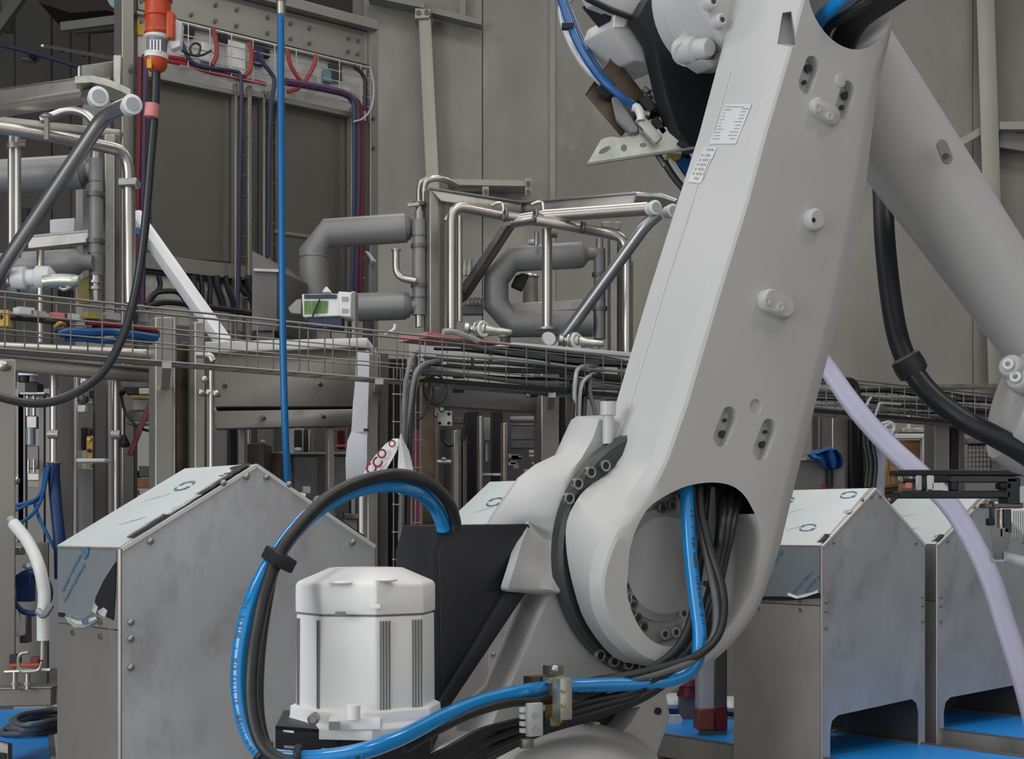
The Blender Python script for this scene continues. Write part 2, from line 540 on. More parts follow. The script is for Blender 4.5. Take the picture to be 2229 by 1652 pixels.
t = thing('wall_column', 'tall beige steel column right of the sloping robot forearm', 'column')
A = [P(2124, -60, Yc), P(2163, -60, Yc), P(2163, -60, Yc + .2), P(2124, -60, Yc + .2)]
B = [P(2152, 840, Yc), P(2192, 840, Yc), P(2192, 840, Yc + .2), P(2152, 840, Yc + .2)]
b = MB(); b.loft([A, B]); b.build('column_shaft', M['beige_steel'], t, bevel=.006, bseg=1)
b = MB(); b.prism([P(2176, 265, Yc), P(2300, 262, Yc), P(2300, 282, Yc), P(2176, 281, Yc)], (0, .18, 0)); b.build('cross_beam', M['beige_steel'], t)
b = MB(); b.beam(P(2085, 314, Yc + .1), P(2140, 282, Yc + .1), .05, .06); b.build('diagonal_brace', M['beige_steel'], t)
b = MB(); b.prism([P(2176, 284, Yc + .1), P(2300, 300, Yc + .1), P(2300, 340, Yc + .1), P(2176, 320, Yc + .1)], (0, .04, 0)); b.build('gusset', M['grey_steel'], t)

# ---- dim bay, top left
t = thing('roof_brace', 'dark diagonal steel brace in the dim bay at top left', 'brace')
b = MB(); b.beam(P(-40, 110, 15), P(70, -40, 15), .09, .1); b.build('brace_bar', M['grey_steel'], t)
b = MB(); b.beam(P(17, -40, 15.3), P(17, 70, 15.3), .09, .1); b.build('hanger', M['grey_steel'], t)
t = thing('bay_beam', 'dim grey steel beam rising towards the cabinet post', 'beam')
b = MB(); b.beam(P(134, 60, 14), P(275, 42, 14), .07, .08); b.build('beam_flange', M['grey_steel'], t)
b = MB(); b.beam(P(160, 70, 14.2), P(275, 58, 14.2), .05, .03); b.build('lower_flange', M['grey_steel'], t)
b = MB(); b.prism([P(85, 6, 14), P(155, 28, 14), P(230, 22, 14), P(280, 34, 14), P(280, -40, 14), P(60, -40, 14)], (0, .6, 0))
tag(b.build('canopy', mat('dark_brown_sheet', (.035, .024, .02), .7, 0, .2, 2)), 'dark brown canopy edge high up in the dim bay', 'canopy')
b = MB(); b.prism([P(222, -20, 12), P(272, -20, 12), P(272, 28, 12), P(255, 22, 12), P(240, 12, 12)], (0, .08, 0))
tag(b.build('blue_sheet', mat('pale_blue_film', (.14, .22, .29), .3, 0, .25, 9)), 'pale blue plastic sheet hanging beside the cabinet post at the top', 'sheet')
b = MB(); b.tube([P(-60, 86, 13), P(30, 104, 13), P(110, 126, 13), P(175, 146, 13)], .02, seg=8)
tag(b.build('air_line', M['cable_blue']), 'dark blue air line sloping down through the dim bay', 'hose')
t = thing('sensor_bar', 'slim grey bar with a bright tip sloping to the cabinet post', 'bar')
b = MB(); b.beam(P(96, 100, 8.2), P(276, 132, 7.56), .012, .018); b.build('rod', M['steel_dark'], t)
b = MB(); b.ell(P(94, 100, 8.2), .014, .01, .008); b.build('bright_tip', M['white_plastic'], t)
for x, y in ((135, 110), (182, 120)):
    b = MB(); b.box(P(x, y, 8.2), .02, .02, .014); b.build('clip', M['gap'], t)
t = thing('limit_switch', 'small black switch on a bright ledge in the dim bay', 'switch')
b = MB(); b.box(P(71, 122, 16.9), .06, .06, .08); b.build('switch_body', M['black_plastic'], t)
b = MB(); b.box(P(64, 134, 16.98), .12, .22, .016); b.build('ledge', M['beige_steel'], t)
# ================================================================= tall control cabinet behind the tray
C = Plane(268, 7.5, 39.8)
cab = thing('control_cabinet', 'tall open-topped steel control cabinet with two matt grey doors', 'cabinet')
def cabbox(x0, y0, x1, y1, off, d, name, m, parent=None, yr0=None, yr1=None, bevel=.004):
    """a slab on the cabinet plane; left edge y0..y1, right edge yr0..yr1"""
    yr0 = y0 if yr0 is None else yr0
    yr1 = y1 if yr1 is None else yr1
    b = MB()
    b.prism([C.at(x0, y0, off), C.at(x1, yr0, off), C.at(x1, yr1, off), C.at(x0, y1, off)], C.b * d)
    return b.build(name, m, parent or cab, bevel=bevel, bseg=1)
def lineC(x, y, slope=None):
    return y
# vertical posts stand to the floor
def cpost(x0, x1, ytop, off=0.0, d=.1, m='cab_frame'):
    q0, q1 = C.at(x0, ytop, off), C.at(x1, ytop, off)
    b = MB(); b.prism([q0, q1, V((q1.x, q1.y, 0)), V((q0.x, q0.y, 0))], C.b * d)
    return b.build('post', M[m], cab, bevel=.004, bseg=1)
cpost(266, 292, -60)
cpost(292, 300, -60, -.05, .03, 'steel_dark')
cpost(806, 824, 52)
cpost(795, 806, 150, -.05, .05)
# sloping top lines converge on the same point as the rest of the line
def ys(y, x0, x1):
    return y + (HY - y) * (x1 - x0) / (4950.0 - x0)
def rail(x0, x1, ya, yb, off, d, name, m, bevel=.003):
    return cabbox(x0, ya, x1, yb, off, d, name, m, None, ys(ya, x0, x1), ys(yb, x0, x1), bevel)
rail(292, 824, -98, -74, .03, .14, 'top_rail', M['cab_frame'])
rail(300, 806, -70, -62, -.02, .05, 'rail_lip', M['steel_dark'])
rail(300, 800, -60, 20, -.03, .03, 'bolt_plate', M['cab_frame'])
for gx, gy in ((416, 32), (469, 11), (515, 21), (468, 46), (514, 56), (582, 38), (582, 72), (632, 51), (632, 84), (673, 61),
               (673, 94), (758, 83), (779, 88), (757, 112), (778, 117), (307, 4), (307, 48), (284, 153), (812, 258), (812, 322)):
    b = MB(); p = C.at(gx, gy, -.03 if gx > 310 and gx < 800 else .0)
    b.cyl(p, p + C.n * .012, .011, seg=8); b.build('bolt', M['steel_dark'], cab)
rail(300, 798, 22, 30, .0, .05, 'plate_lip', M['cab_frame'])
rail(300, 798, 30, 158, -.03, .02, 'mounting_plate', M['cab_plate'])
# terminal boxes in the wiring zone
def cbox(x0, y0, x1, y1, off, d, name, m):
    return cabbox(x0, y0, x1, y1, off, d, name, m, None, ys(y0, x0, x1), ys(y1, x0, x1), .003)
cbox(394, 52, 424, 76, -.0, .03, 'relay', M['gap'])
cbox(497, 86, 535, 158, -.0, .03, 'terminal_box', M['white_plastic'])
cbox(440, 90, 470, 130, -.0, .03, 'terminal_box', M['white_plastic'])
cbox(556, 95, 575, 140, -.0, .03, 'relay', M['cable_blue'])
cbox(572, 104, 588, 122, -.0, .03, 'relay', M['gap'])
cbox(720, 136, 745, 172, -.0, .03, 'relay', M['seal'])
cbox(706, 150, 724, 176, -.0, .03, 'indicator_module', mat('pale_blue_module', (.14, .25, .32), .4))
cbox(480, 70, 496, 92, -.0, .03, 'relay', M['gap'])
cbox(300, 45, 312, 75, -.02, .05, 'yellow_tag', M['yellow'])
# doors
rail(318, 540, 156, 166, .0, .06, 'door_head', M['cab_frame'])
cabbox(330, 168, 512, 556, -.06, .03, 'door', M['cab_door'], None, ys(168, 330, 512), ys(548, 330, 512))
cabbox(600, 205, 772, 640, -.06, .03, 'door', M['cab_door'], None, ys(230, 600, 772) - 24, 640)
rail(545, 780, 196, 208, .0, .06, 'door_head', M['cab_frame'])
rail(300, 545, 548, 582, -.03, .05, 'door_sill', M['cab_frame'])
rail(600, 800, 500, 508, -.05, .03, 'door_sill', M['cab_frame'])
rail(300, 800, 582, 700, -.06, .02, 'lower_plate', M['cab_plate'])
rail(300, 560, 584, 592, -.04, .04, 'black_trunking', M['gap'])
# centre mullions
cpost(512, 518, 180, .0, .05)
cpost(540, 549, 186, .0, .08)
cpost(549, 562, 192, -.06, .05, 'steel_dark')
cpost(574, 579, 196, .0, .05)
cpost(586, 590, 196, .0, .05)
cpost(765, 771, 232, .0, .05)
b = MB(); b.cyl(C.at(660, 12, .06), C.at(760, 42, .06), .006, seg=8)
# ladder trays beside the doors
for x0, x1, ya, yb in ((520, 540, 205, 690), (579, 600, 220, 560), (772, 796, 250, 620), (318, 330, 170, 560)):
    lad = MB()
    yy = ya
    k = 0
    while yy < yb:
        b = MB(); b.cyl(C.at(x0, yy, .02), C.at(x1, yy + 4, .02), .0035, seg=5); b.build('tray_rung', M['wire'], cab)
        yy += 44
# wire basket over the wiring zone
for off, ya in ((.04, 48), (.04, 74), (.04, 98), (.04, 120), (.04, 142)):
    x0, x1 = 392, 806
    b = MB(); b.tube([C.at(x0, ya, off), C.at((x0 + x1) / 2, ys(ya, x0, (x0 + x1) / 2), off), C.at(x1, ys(ya, x0, x1), off)],
                     .006 if ya == 48 else .0035, seg=6, smooth=False)
    b.build('basket_wire', M['wire_bright'], cab)
for x in range(410, 800, 47):
    b = MB(); b.cyl(C.at(x, ys(48, 392, x), .045), C.at(x, ys(142, 392, x), .045), .003, seg=5); b.build('basket_wire', M['wire_bright'], cab)

# cable looms of the cabinet, each a thing of its own
def loom(name, label, pts, r, m, off=.03, cat='cable', pl=None, group=None, seg=8, y=None):
    b = MB()
    if y is None:
        pl = pl or C
        q = [pl.at(p[0], p[1], (p[2] if len(p) > 2 else off)) for p in pts]
    else:
        q = [P(p[0], p[1], p[2] if len(p) > 2 else y) for p in pts]
    b.tube(q, r, seg=seg)
    return tag(b.build(name, M[m] if isinstance(m, str) else m), label, cat, group)
loom('cable_loom', 'red cable loom drooping under the orange plug along the cabinet head', [(350, 122), (400, 130), (450, 152), (500, 163), (520, 172), (560, 178), (578, 184)], .012, 'red')
loom('cable_loom', 'red loom strand running above the left cabinet door', [(340, 128), (400, 140), (460, 158), (505, 166)], .012, 'red')
loom('cable', 'dark blue cable sagging over the red loom then down the left door edge', [(395, 90), (412, 128), (440, 145), (505, 154), (524, 170), (525, 260), (522, 400), (520, 560), (516, 690)], .011, 'cable_blue', .05)
loom('cable_loom', 'red cable drop, first right of the orange plug', [(463, 62), (470, 90), (471, 120), (462, 142)], .012, 'red', .05)
loom('cable_loom', 'red cable drop curving down just left of the blue hanging hose', [(543, 92), (548, 120), (545, 150), (532, 166)], .012, 'red', .05)
loom('cable_loom', 'red cable drop curving right from behind the blue hanging hose', [(625, 108), (632, 140), (648, 168), (662, 182)], .012, 'red', .05)
loom('cable_loom', 'red cable drop forming the right side of the V at the cabinet top', [(688, 120), (682, 145), (670, 168), (662, 182)], .012, 'red', .05)
loom('cable_loom', 'thin red cable from the V back towards the blue hose', [(662, 184), (645, 194), (626, 200)], .01, 'red', .05)
loom('cable_loom', 'purple cable loom turning down the right door edge', [(622, 178), (670, 186), (720, 196), (755, 206), (772, 225), (778, 260), (778, 400), (775, 520), (772, 640)], .022, 'purple', .05)
loom('cable_loom', 'dark red cable beside the purple loom down the cabinet right edge', [(760, 204), (782, 228), (788, 270), (788, 400), (784, 640)], .014, 'red_dark', .05)
loom('cable_loom', 'dark blue cable beside the purple loom down the cabinet right edge', [(762, 208), (771, 240), (771, 400), (768, 560), (766, 640)], .012, 'cable_blue', .07)
loom('cable', 'black cable bending down near the cabinet top right corner', [(770, 144), (786, 158), (795, 180), (794, 240)], .012, 'rubber', .06)
loom('cable', 'thin white cable bowing out past the cabinet right post', [(806, 150), (814, 190), (808, 235), (790, 258), (770, 265)], .006, 'cable_light', .09)
loom('cable', 'black cable coil in the wiring zone right of the orange plug', [(395, 110), (418, 120), (432, 118), (436, 100), (424, 94), (414, 104), (420, 120), (440, 120), (460, 110)], .006, 'rubber', .06)
loom('cable', 'blue black cable falling behind the hanging blue hose', [(560, 112), (575, 140), (594, 165), (597, 185), (590, 230), (586, 330), (585, 450), (583, 560)], .012, 'cable_blue', .05)
loom('cable_loom', 'purple cable loom running down the cabinet left post', [(316, 120), (314, 200), (311, 350), (310, 500), (309, 660)], .018, 'purple', .05)
loom('cable_loom', 'dark red cable running down the cabinet left post', [(304, 125), (303, 250), (300, 400), (299, 560), (299, 660)], .013, 'red_dark', .05)
# black flexible leads under the left door
for k, (x0, x1) in enumerate(((420, 432), (436, 440), (455, 456), (470, 482), (492, 505), (520, 545), (540, 552), (345, 330))):
    loom('lead', ('rightmost but two', 'third', 'fourth', 'fifth', 'sixth', 'longest slanting', 'rightmost', 'leftmost')[k] + ' black lead hanging under the left cabinet door', [(x0, 600), (x0 + 3, 625), (x1, 652), (x1 + 4, 672)], .014 if k % 3 else .02, 'rubber', .0, group='leads under the cabinet door')
loom('cable', 'thick black cable arched beside the white strut under the cabinet', [(318, 662), (335, 640), (360, 634), (390, 638), (412, 668)], .014, 'rubber', .08)
loom('cable', 'black cable lying level under the left cabinet door', [(318, 668), (360, 658), (420, 664), (480, 672), (560, 684)], .016, 'rubber', .1)

# white strut leaning in front of the cabinet
S0, S1 = P(292, 468, 6.6), P(492, 752, 6.2)
t = thing('white_strut', 'white painted square strut leaning down from the cabinet post', 'strut')
b = MB(); b.beam(S0, S1, .055, .055, (0.6, -0.8, 0.2)); b.build('strut_tube', M['white_paint'], t, bevel=.006)
b = MB(); b.box(P(300, 505, 6.55), .05, .05, .03); b.build('clamp', M['blue_deep'], t)
# dark hood and bin between cabinet and insulated pipe
t = thing('hopper', 'dark steel hopper with sloping lid left of the hanging blue hose', 'hopper')
b = MB(); b.prism([P(548, 545, 6.9), P(603, 585, 6.9), P(603, 720, 6.9), P(548, 720, 6.9)], (0.1, .5, 0)); b.build('hopper_body', M['steel_dark'], t, bevel=.006)
b = MB(); b.prism([P(552, 584, 6.88), P(607, 586, 6.88), P(607, 592, 6.88), P(552, 590, 6.88)], (0, .05, 0)); b.build('hopper_rim', M['steel'], t)
b = MB(); p0, p1 = P(560, 720, 6.95), P(595, 720, 6.95); b.prism([p0, p1, V((p1.x, p1.y, 0)), V((p0.x, p0.y, 0))], (0, .3, 0)); b.build('stand', M['steel_dark'], t)
# ================================================================= pipe skids
def pipe(t, name, pts, r, m='steel_bright', seg=14, res=6, smooth=True):
    """pts: (px, py, depth); r in pixels at the first point"""
    b = MB(); b.tube([P(*p) for p in pts], r * pts[0][2] / FPX, seg=seg, res=res, smooth=smooth)
    return b.build(name, M[m], t)
def sec(t, name, pts, d, m='steel', bevel=.004, vec=None):
    b = MB(); b.prism([P(*p) for p in pts], vec if vec else (0, d, 0)); return b.build(name, M[m], t, bevel=bevel, bseg=1)
def post(t, name, x0, x1, y, Y, d=.08, m='steel', y1=None, deg=25):
    a = math.radians(deg)
    q0, q1 = P(x0, y, Y), P(x1, y, Y + (x1 - x0) * Y / FPX * math.tan(a))
    b0 = 0.0 if y1 is None else P(x0, y1, Y).z
    b = MB(); b.prism([q0, q1, V((q1.x, q1.y, b0)), V((q0.x, q0.y, b0))], V((-math.sin(a), math.cos(a), 0)) * d)
    return b.build(name, M[m], t, bevel=.004, bseg=1)
def endcap(t, px, py, Y, rp, ax):
    r = rp * Y / FPX
    p = P(px, py, Y); ax = V(ax).normalized()
    b = MB(); b.lathe(p - ax * .04, p + ax * .012, [(0, r * .92), (.6, r * .92), (.62, r), (.95, r), (1, r * .9)], 24)
    c = b.build('end_cap', M['end_cap'], t)
    b = MB(); b.cyl(p + ax * .011, p + ax * .016, r * .66, seg=24); b.build('cap_centre', M['end_cap_in'], c)
def flange(t, px, py, Y, rp, h, m='steel_dark'):
    p = P(px, py, Y); r = rp * Y / FPX; hh = h * Y / FPX
    b = MB(); b.cyl(p - Z * hh / 2, p + Z * hh / 2, r, seg=14); return b.build('clamp_ring', M[m], t)
def insul(t, name, pts, r, reducer=None, Y=None):
    o = pipe(t, name, pts, r, 'insul', seg=22, res=4, smooth=False)
    return o
def bend(pts, rad, n=5):
    """round the corners of a pixel/depth polyline"""
    q = [V(p) for p in pts]
    out = [q[0]]
    for i in range(1, len(q) - 1):
        a, b_, c = q[i - 1], q[i], q[i + 1]
        d0, d1 = (a - b_), (c - b_)
        k0 = min(rad / max(V((d0.x, d0.y, 0)).length, 1e-6), .48)
        k1 = min(rad / max(V((d1.x, d1.y, 0)).length, 1e-6), .48)
        s0, s1 = b_ + d0 * k0, b_ + d1 * k1
        for j in range(n + 1):
            f = j / n
            out.append(s0 * (1 - f) ** 2 + b_ * (2 * f * (1 - f)) + s1 * f * f)
    out.append(q[-1])
    return out
def bpipe(t, name, pts, r, m='steel_bright', rad=25, seg=14):
    return pipe(t, name, [tuple(p) for p in bend(pts, rad)], r, m, seg, smooth=False)

# ---- left skid
t = thing('pipe_skid', 'left pipe skid with two white capped pipe ends pointing at the aisle', 'pipework')
sec(t, 'beam', [(-60, 204, 6.25), (166, 172, 6.0), (166, 206, 6.0), (-60, 240, 6.25)], .06, 'steel')
sec(t, 'beam_edge', [(-60, 201, 6.25), (166, 169, 6.0), (166, 173, 6.0), (-60, 206, 6.25)], .1, 'wire', .001)
b = MB()
cv = [P(163, 166, 5.9), P(200, 164, 5.92), P(235, 172, 5.94), (P(262, 183, 5.96)), P(284, 194, 5.98)]
cv2 = [p - Z * .02 + V((0, 0, -.008)) for p in cv]
b.loft([[a, a + V((-.02, .22, .0)), c + V((-.02, .22, .0)), c] for a, c in zip(cv, cv2)])
b.build('cover_plate', M['galv'], t)
sec(t, 'bracket', [(168, 180, 6.02), (196, 186, 6.02), (190, 205, 6.02), (170, 205, 6.02)], .05, 'steel_dark')
pipe(t, 'cip_pipe', [(-60, 247, 6.3), (190, 208, 6.0)], 17, 'steel_bright', smooth=False)
endcap(t, 214, 211, 5.9, 22, (.45, -.9, .0))
pipe(t, 'cap_neck', [(185, 210, 6.02), (212, 211, 5.92)], 17, 'steel_bright', smooth=False)
bpipe(t, 'diagonal_pipe', [(-30, 650, 6.2), (14, 570, 6.12), (228, 250, 5.86), (280, 228, 5.78)], 16, 'steel_tube', 28)
endcap(t, 287, 228, 5.75, 22, (.5, -.87, 0))
bpipe(t, 'bright_pipe', [(-60, 268, 6.1), (120, 296, 6.2), (210, 316, 6.3), (280, 330, 6.4), (283, 660, 6.4)], 14, 'steel_bright', 48)
sec(t, 'pipe_bracket', [(256, 388, 6.35), (297, 386, 6.35), (297, 402, 6.35), (256, 404, 6.35)], .08, 'steel')
sec(t, 'rear_beam', [(-60, 246, 6.7), (262, 282, 6.9), (258, 300, 6.9), (-60, 262, 6.7)], .06, 'steel')
bpipe(t, 'rear_pipe', [(90, 262, 6.8), (150, 238, 6.8), (185, 245, 6.8), (205, 268, 6.8)], 9, 'steel_bright', 20)
b = MB(); p = P(102, 268, 6.15); b.cyl(p - Z * .07, p + Z * .03, .012, seg=8); b.ell(p + Z * .03, .03, .02, .012); b.build('hanger_clip', M['steel'], t)
for x, r in ((25, 8), (38, 8)):
    pipe(t, 'riser', [(x, 292, 6.3), (x, 560, 6.3)], r, 'steel_bright', smooth=False)
flange(t, 31, 318, 6.3, 16, 12, 'steel')
b = MB(); b.cyl(P(45, 315, 6.25), P(58, 315, 6.25), .02, seg=10); b.build('side_valve', M['steel_dark'], t)
# insulated runs
b = MB(); b.tube([P(-120, 392, 6.6), P(178, 374, 6.6)], 37 * 6.6 / FPX, seg=24, smooth=False); q = b.build('insulated_pipe', M['insul'], t)
b = MB(); b.lathe(P(170, 374, 6.6), P(205, 372, 6.6), [(0, .076), (.35, .062), (.6, .036), (1, .036)], 20); b.build('reducer', M['insul'], q)
b = MB(); b.tube([P(-60, 585, 6.5), P(40, 578, 6.5), P(160, 571, 6.5)], 29 * 6.5 / FPX, seg=24, smooth=False); q = b.build('insulated_pipe', M['insul'], t)
b = MB(); b.lathe(P(155, 571, 6.5), P(203, 571, 6.5), [(0, .06), (.3, .058), (.55, .036), (1, .033)], 20); b.build('reducer', M['insul'], q)
# valve column
for y0, y1, r in ((330, 346, 12), (346, 600, 15), (600, 612, 12), (612, 660, 9)):
    pipe(t, 'valve_column', [(209, y0, 6.55), (209, y1, 6.55)], r, 'insul' if r == 15 else 'steel_bright', seg=18, smooth=False)
for y in (424, 526):
    flange(t, 208, y, 6.55, 20, 10)
for y in (396, 552):
    flange(t, 208, y, 6.55, 16, 3)
for y in (614, 628):
    flange(t, 208, y, 6.55, 15, 6, 'steel_bright')
# posts
post(t, 'post', 228, 250, 292, 6.6, .1, 'steel')
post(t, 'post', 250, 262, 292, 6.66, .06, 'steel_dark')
post(t, 'post', 166, 188, 378, 7.4, .06, 'steel')
sec(t, 'cross_beam', [(60, 516, 6.9), (192, 504, 6.9), (192, 528, 6.9), (60, 542, 6.9)], .05, 'steel')
sec(t, 'cross_beam_edge', [(60, 512, 6.9), (192, 500, 6.9), (192, 505, 6.9), (60, 517, 6.9)], .08, 'wire', .001)
sec(t, 'junction_box', [(108, 478, 7.3), (162, 474, 7.3), (162, 505, 7.3), (108, 508, 7.3)], .1, 'white_paint')
sec(t, 'dark_valve', [(48, 448, 6.9), (64, 452, 6.9), (58, 474, 6.9), (48, 484, 6.9)], .06, 'gap')
pipe(t, 'slim_riser', [(88, 545, 6.2), (88, 745, 6.2)], 8, 'steel_bright', smooth=False)
# actuated valve
b = MB(); b.lathe(P(22, 606, 6.2), P(120, 602, 6.2), [(0, .03), (.06, .045), (.35, .05), (.4, .036), (.55, .036), (.62, .05), (.9, .045), (1, .02)], 16)
q = b.build('valve_actuator', M['white_plastic'], t)
b = MB(); b.tube([P(95, 614, 6.15), P(130, 610, 6.15), P(172, 612, 6.15)], [.028, .028, .022], seg=10); b.build('valve_stem', M['galv'], q)
b = MB(); b.tube([P(130, 625, 6.15), P(142, 630, 6.15), P(170, 616, 6.15)], .008, seg=8); b.build('lever', M['steel_bright'], q)
b = MB(); b.lathe(P(20, 624, 6.25), P(95, 622, 6.25), [(0, .04), (.3, .045), (.33, .03), (.6, .03), (.63, .045), (1, .04)], 14); b.build('valve_body', M['steel'], q)
sec(t, 'yellow_sheet', [(166, 612, 6.55), (196, 598, 6.55), (196, 660, 6.55), (170, 660, 6.55)], .02, 'olive')
for x in (125, 134, 143, 152):
    sec(t, 'black_grille_bar', [(x, 632, 6.4), (x + 6, 631, 6.4), (x + 6, 650, 6.4), (x, 650, 6.4)], .02, 'gap', .0005)
# side panel under the cover
t = thing('skid_panel', 'plain grey steel panel under the curved cover plate beside the cabinet post', 'panel')
sec(t, 'panel_sheet', [(176, 142, 7.0), (248, 132, 7.1), (248, 180, 7.1), (176, 170, 7.0)], .03, 'steel')
sec(t, 'panel_edge', [(169, 146, 6.98), (174, 142, 6.98), (174, 168, 6.98), (169, 168, 6.98)], .04, 'steel_bright', .001)
sec(t, 'panel_post', [(246, 120, 7.05), (263, 119, 7.05), (263, 190, 7.05), (246, 190, 7.05)], .04, 'steel')
p0, p1 = P(180, 168, 7.02), P(240, 168, 7.02)
b = MB(); b.prism([p0, p1, V((p1.x, p1.y, 0)), V((p0.x, p0.y, 0))], (0, .02, 0)); b.build('panel_stand', M['steel_dark'], t)

# ---- right skid
t = thing('pipe_skid', 'right pipe skid of square frames and bright bent tubes beside the robot arm', 'pipework')
Yp = 7.3
post(t, 'post', 936, 956, 408, Yp, .09, 'steel')
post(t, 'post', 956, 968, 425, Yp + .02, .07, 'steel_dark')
sec(t, 'top_beam', [(934, 410, Yp), (1135, 441, Yp + .15), (1135, 464, Yp + .15), (960, 438, Yp)], .08, 'steel')
sec(t, 'top_beam_edge', [(934, 406, Yp - .01), (1135, 438, Yp + .14), (1135, 442, Yp + .14), (934, 411, Yp - .01)], .1, 'wire', .001)
sec(t, 'top_beam', [(1128, 442, Yp + .2), (1392, 420, Yp - .1), (1392, 444, Yp - .1), (1128, 462, Yp + .2)], .08, 'steel')
sec(t, 'top_beam_edge', [(1128, 438, Yp + .18), (1392, 416, Yp - .12), (1392, 421, Yp - .12), (1128, 443, Yp + .18)], .1, 'wire', .001)
sec(t, 'cover_plate', [(1385, 418, Yp - .25), (1440, 420, Yp - .22), (1476, 434, Yp - .2), (1470, 441, Yp - .2), (1436, 430, Yp - .22), (1385, 428, Yp - .25)], .2, 'galv')
bpipe(t, 'bent_tube', [(925, 470, Yp + .1), (922, 392, Yp + .1), (960, 386, Yp + .1), (996, 406, Yp + .2)], 7, 'steel_bright', 24)
bpipe(t, 'bent_tube', [(912, 450, Yp + .14), (912, 392, Yp + .14), (950, 388, Yp + .14)], 6, 'steel_bright', 22)
bpipe(t, 'bent_tube', [(983, 716, Yp - .1), (983, 446, Yp - .1), (1100, 470, Yp), (1172, 482, Yp)], 11, 'steel_bright', 34)
bpipe(t, 'bent_tube', [(970, 480, Yp - .05), (985, 456, Yp - .05), (1010, 455, Yp - .05)], 5, 'steel_bright', 18)
pipe(t, 'cip_pipe', [(1115, 482, Yp + .02), (1190, 470, Yp - .05), (1412, 454, Yp - .35)], 14, 'steel_bright', smooth=False)
endcap(t, 1425, 452, Yp - .4, 16, (.45, -.9, 0))
endcap(t, 1463, 459, Yp - .3, 15, (.45, -.9, 0))
sec(t, 'bracket', [(1394, 442, Yp - .3), (1408, 438, Yp - .3), (1408, 462, Yp - .3), (1394, 464, Yp - .3)], .05, 'steel_dark')
bpipe(t, 'bent_tube', [(1168, 480, Yp - .1), (1240, 492, Yp - .1), (1310, 506, Yp), (1358, 516, Yp), (1364, 560, Yp), (1364, 780, Yp)], 11, 'steel_bright', 30)
for x, y in ((1100, 468), (1165, 470), (1268, 494)):
    b = MB(); b.torus(P(x, y, Yp - .08), (1, .3, -.15), .027, .008, 16, 6); b.build('pipe_clamp', M['steel_dark'], t)
for x, y in ((1085, 450), (1172, 448)):
    pipe(t, 'hanger_hook', [(x - 15, y - 2, Yp - .02), (x, y - 8, Yp - .02), (x + 10, y - 4, Yp - .02), (x + 12, y + 14, Yp - .02)], 4, 'steel_bright', seg=8)
sec(t, 'diagonal_brace', [(1098, 492, Yp + .02), (1124, 486, Yp + .02), (1024, 640, Yp + .3), (1006, 658, Yp + .3), (1006, 630, Yp + .3)], .05, 'steel_dark')
sec(t, 'diagonal_brace_face', [(1092, 490, Yp), (1106, 490, Yp), (1010, 640, Yp + .28), (1006, 618, Yp + .28)], .02, 'steel')
bpipe(t, 'diagonal_pipe', [(1432, 466, Yp - .35), (1405, 490, Yp - .35), (1215, 752, Yp - .1)], 14, 'steel_tube', 20)
pipe(t, 'riser', [(1191, 498, Yp), (1191, 716, Yp)], 11, 'steel_bright', smooth=False)
flange(t, 1191, 716, Yp, 24, 5, 'steel')
pipe(t, 'riser', [(1001, 470, Yp + .1), (1001, 700, Yp + .1)], 6, 'steel_bright', smooth=False)
pipe(t, 'riser', [(1168, 505, Yp + .2), (1168, 535, Yp + .2)], 5, 'steel_bright', smooth=False)
b = MB(); b.cyl(P(1200, 505, Yp - .1), P(1214, 508, Yp - .1), .025, seg=10); b.build('side_valve', M['steel_dark'], t)
b = MB(); b.tube([P(1300, 553, Yp + .3), P(1250, 553, Yp + .3), P(1110, 565, Yp + .3), P(1075, 612, Yp + .3), P(1078, 660, Yp + .3), P(1100, 706, Yp + .3), P(1180, 708, Yp + .3), P(1290, 705, Yp + .3)],
                 [.022, .066, .072, .072, .068, .07, .07, .068], seg=22, smooth=False)
b.bm.free(); b = MB()
b.tube([P(1262, 555, Yp + .3), P(1118, 563, Yp + .3), P(1080, 606, Yp + .3), P(1080, 662, Yp + .3), P(1116, 706, Yp + .3), P(1290, 704, Yp + .3)], 29 * 7.6 / FPX, seg=22, smooth=False)
q = b.build('insulated_pipe', M['insul'], t)
b = MB(); b.lathe(P(1258, 555, Yp + .3), P(1300, 552, Yp + .3), [(0, .069), (.25, .066), (.55, .032), (1, .03)], 20); b.build('reducer', M['insul'], q)
b = MB(); b.torus(P(1160, 530, Yp + .3), (0, .3, 1), .02, .012, 16, 6); b.build('pipe_socket', M['white_plastic'], q)
for y0, y1, r, m in ((520, 542, 8, 'steel_bright'), (542, 738, 13, 'insul')):
    pipe(t, 'valve_column', [(1305, y0, Yp + .3), (1305, y1, Yp + .3)], r, m, seg=16, smooth=False)
for y in (598, 672):
    flange(t, 1305, y, Yp + .3, 17, 8)
post(t, 'post', 1330, 1344, 515, Yp + .2, .08, 'steel', deg=10)
post(t, 'post', 1345, 1362, 520, Yp + .25, .08, 'steel_dark', deg=10)
pipe(t, 'riser', [(1371, 570, Yp + .2), (1371, 770, Yp + .2)], 7, 'steel_bright', smooth=False)
sec(t, 'cross_beam', [(1112, 660, Yp + .45), (1268, 652, Yp + .45), (1268, 674, Yp + .45), (1112, 682, Yp + .45)], .05, 'steel')
sec(t, 'angle_end', [(1310, 482, Yp + .1), (1352, 482, Yp + .1), (1350, 497, Yp + .1), (1345, 502, Yp + .1), (1310, 494, Yp + .1)], .05, 'steel')
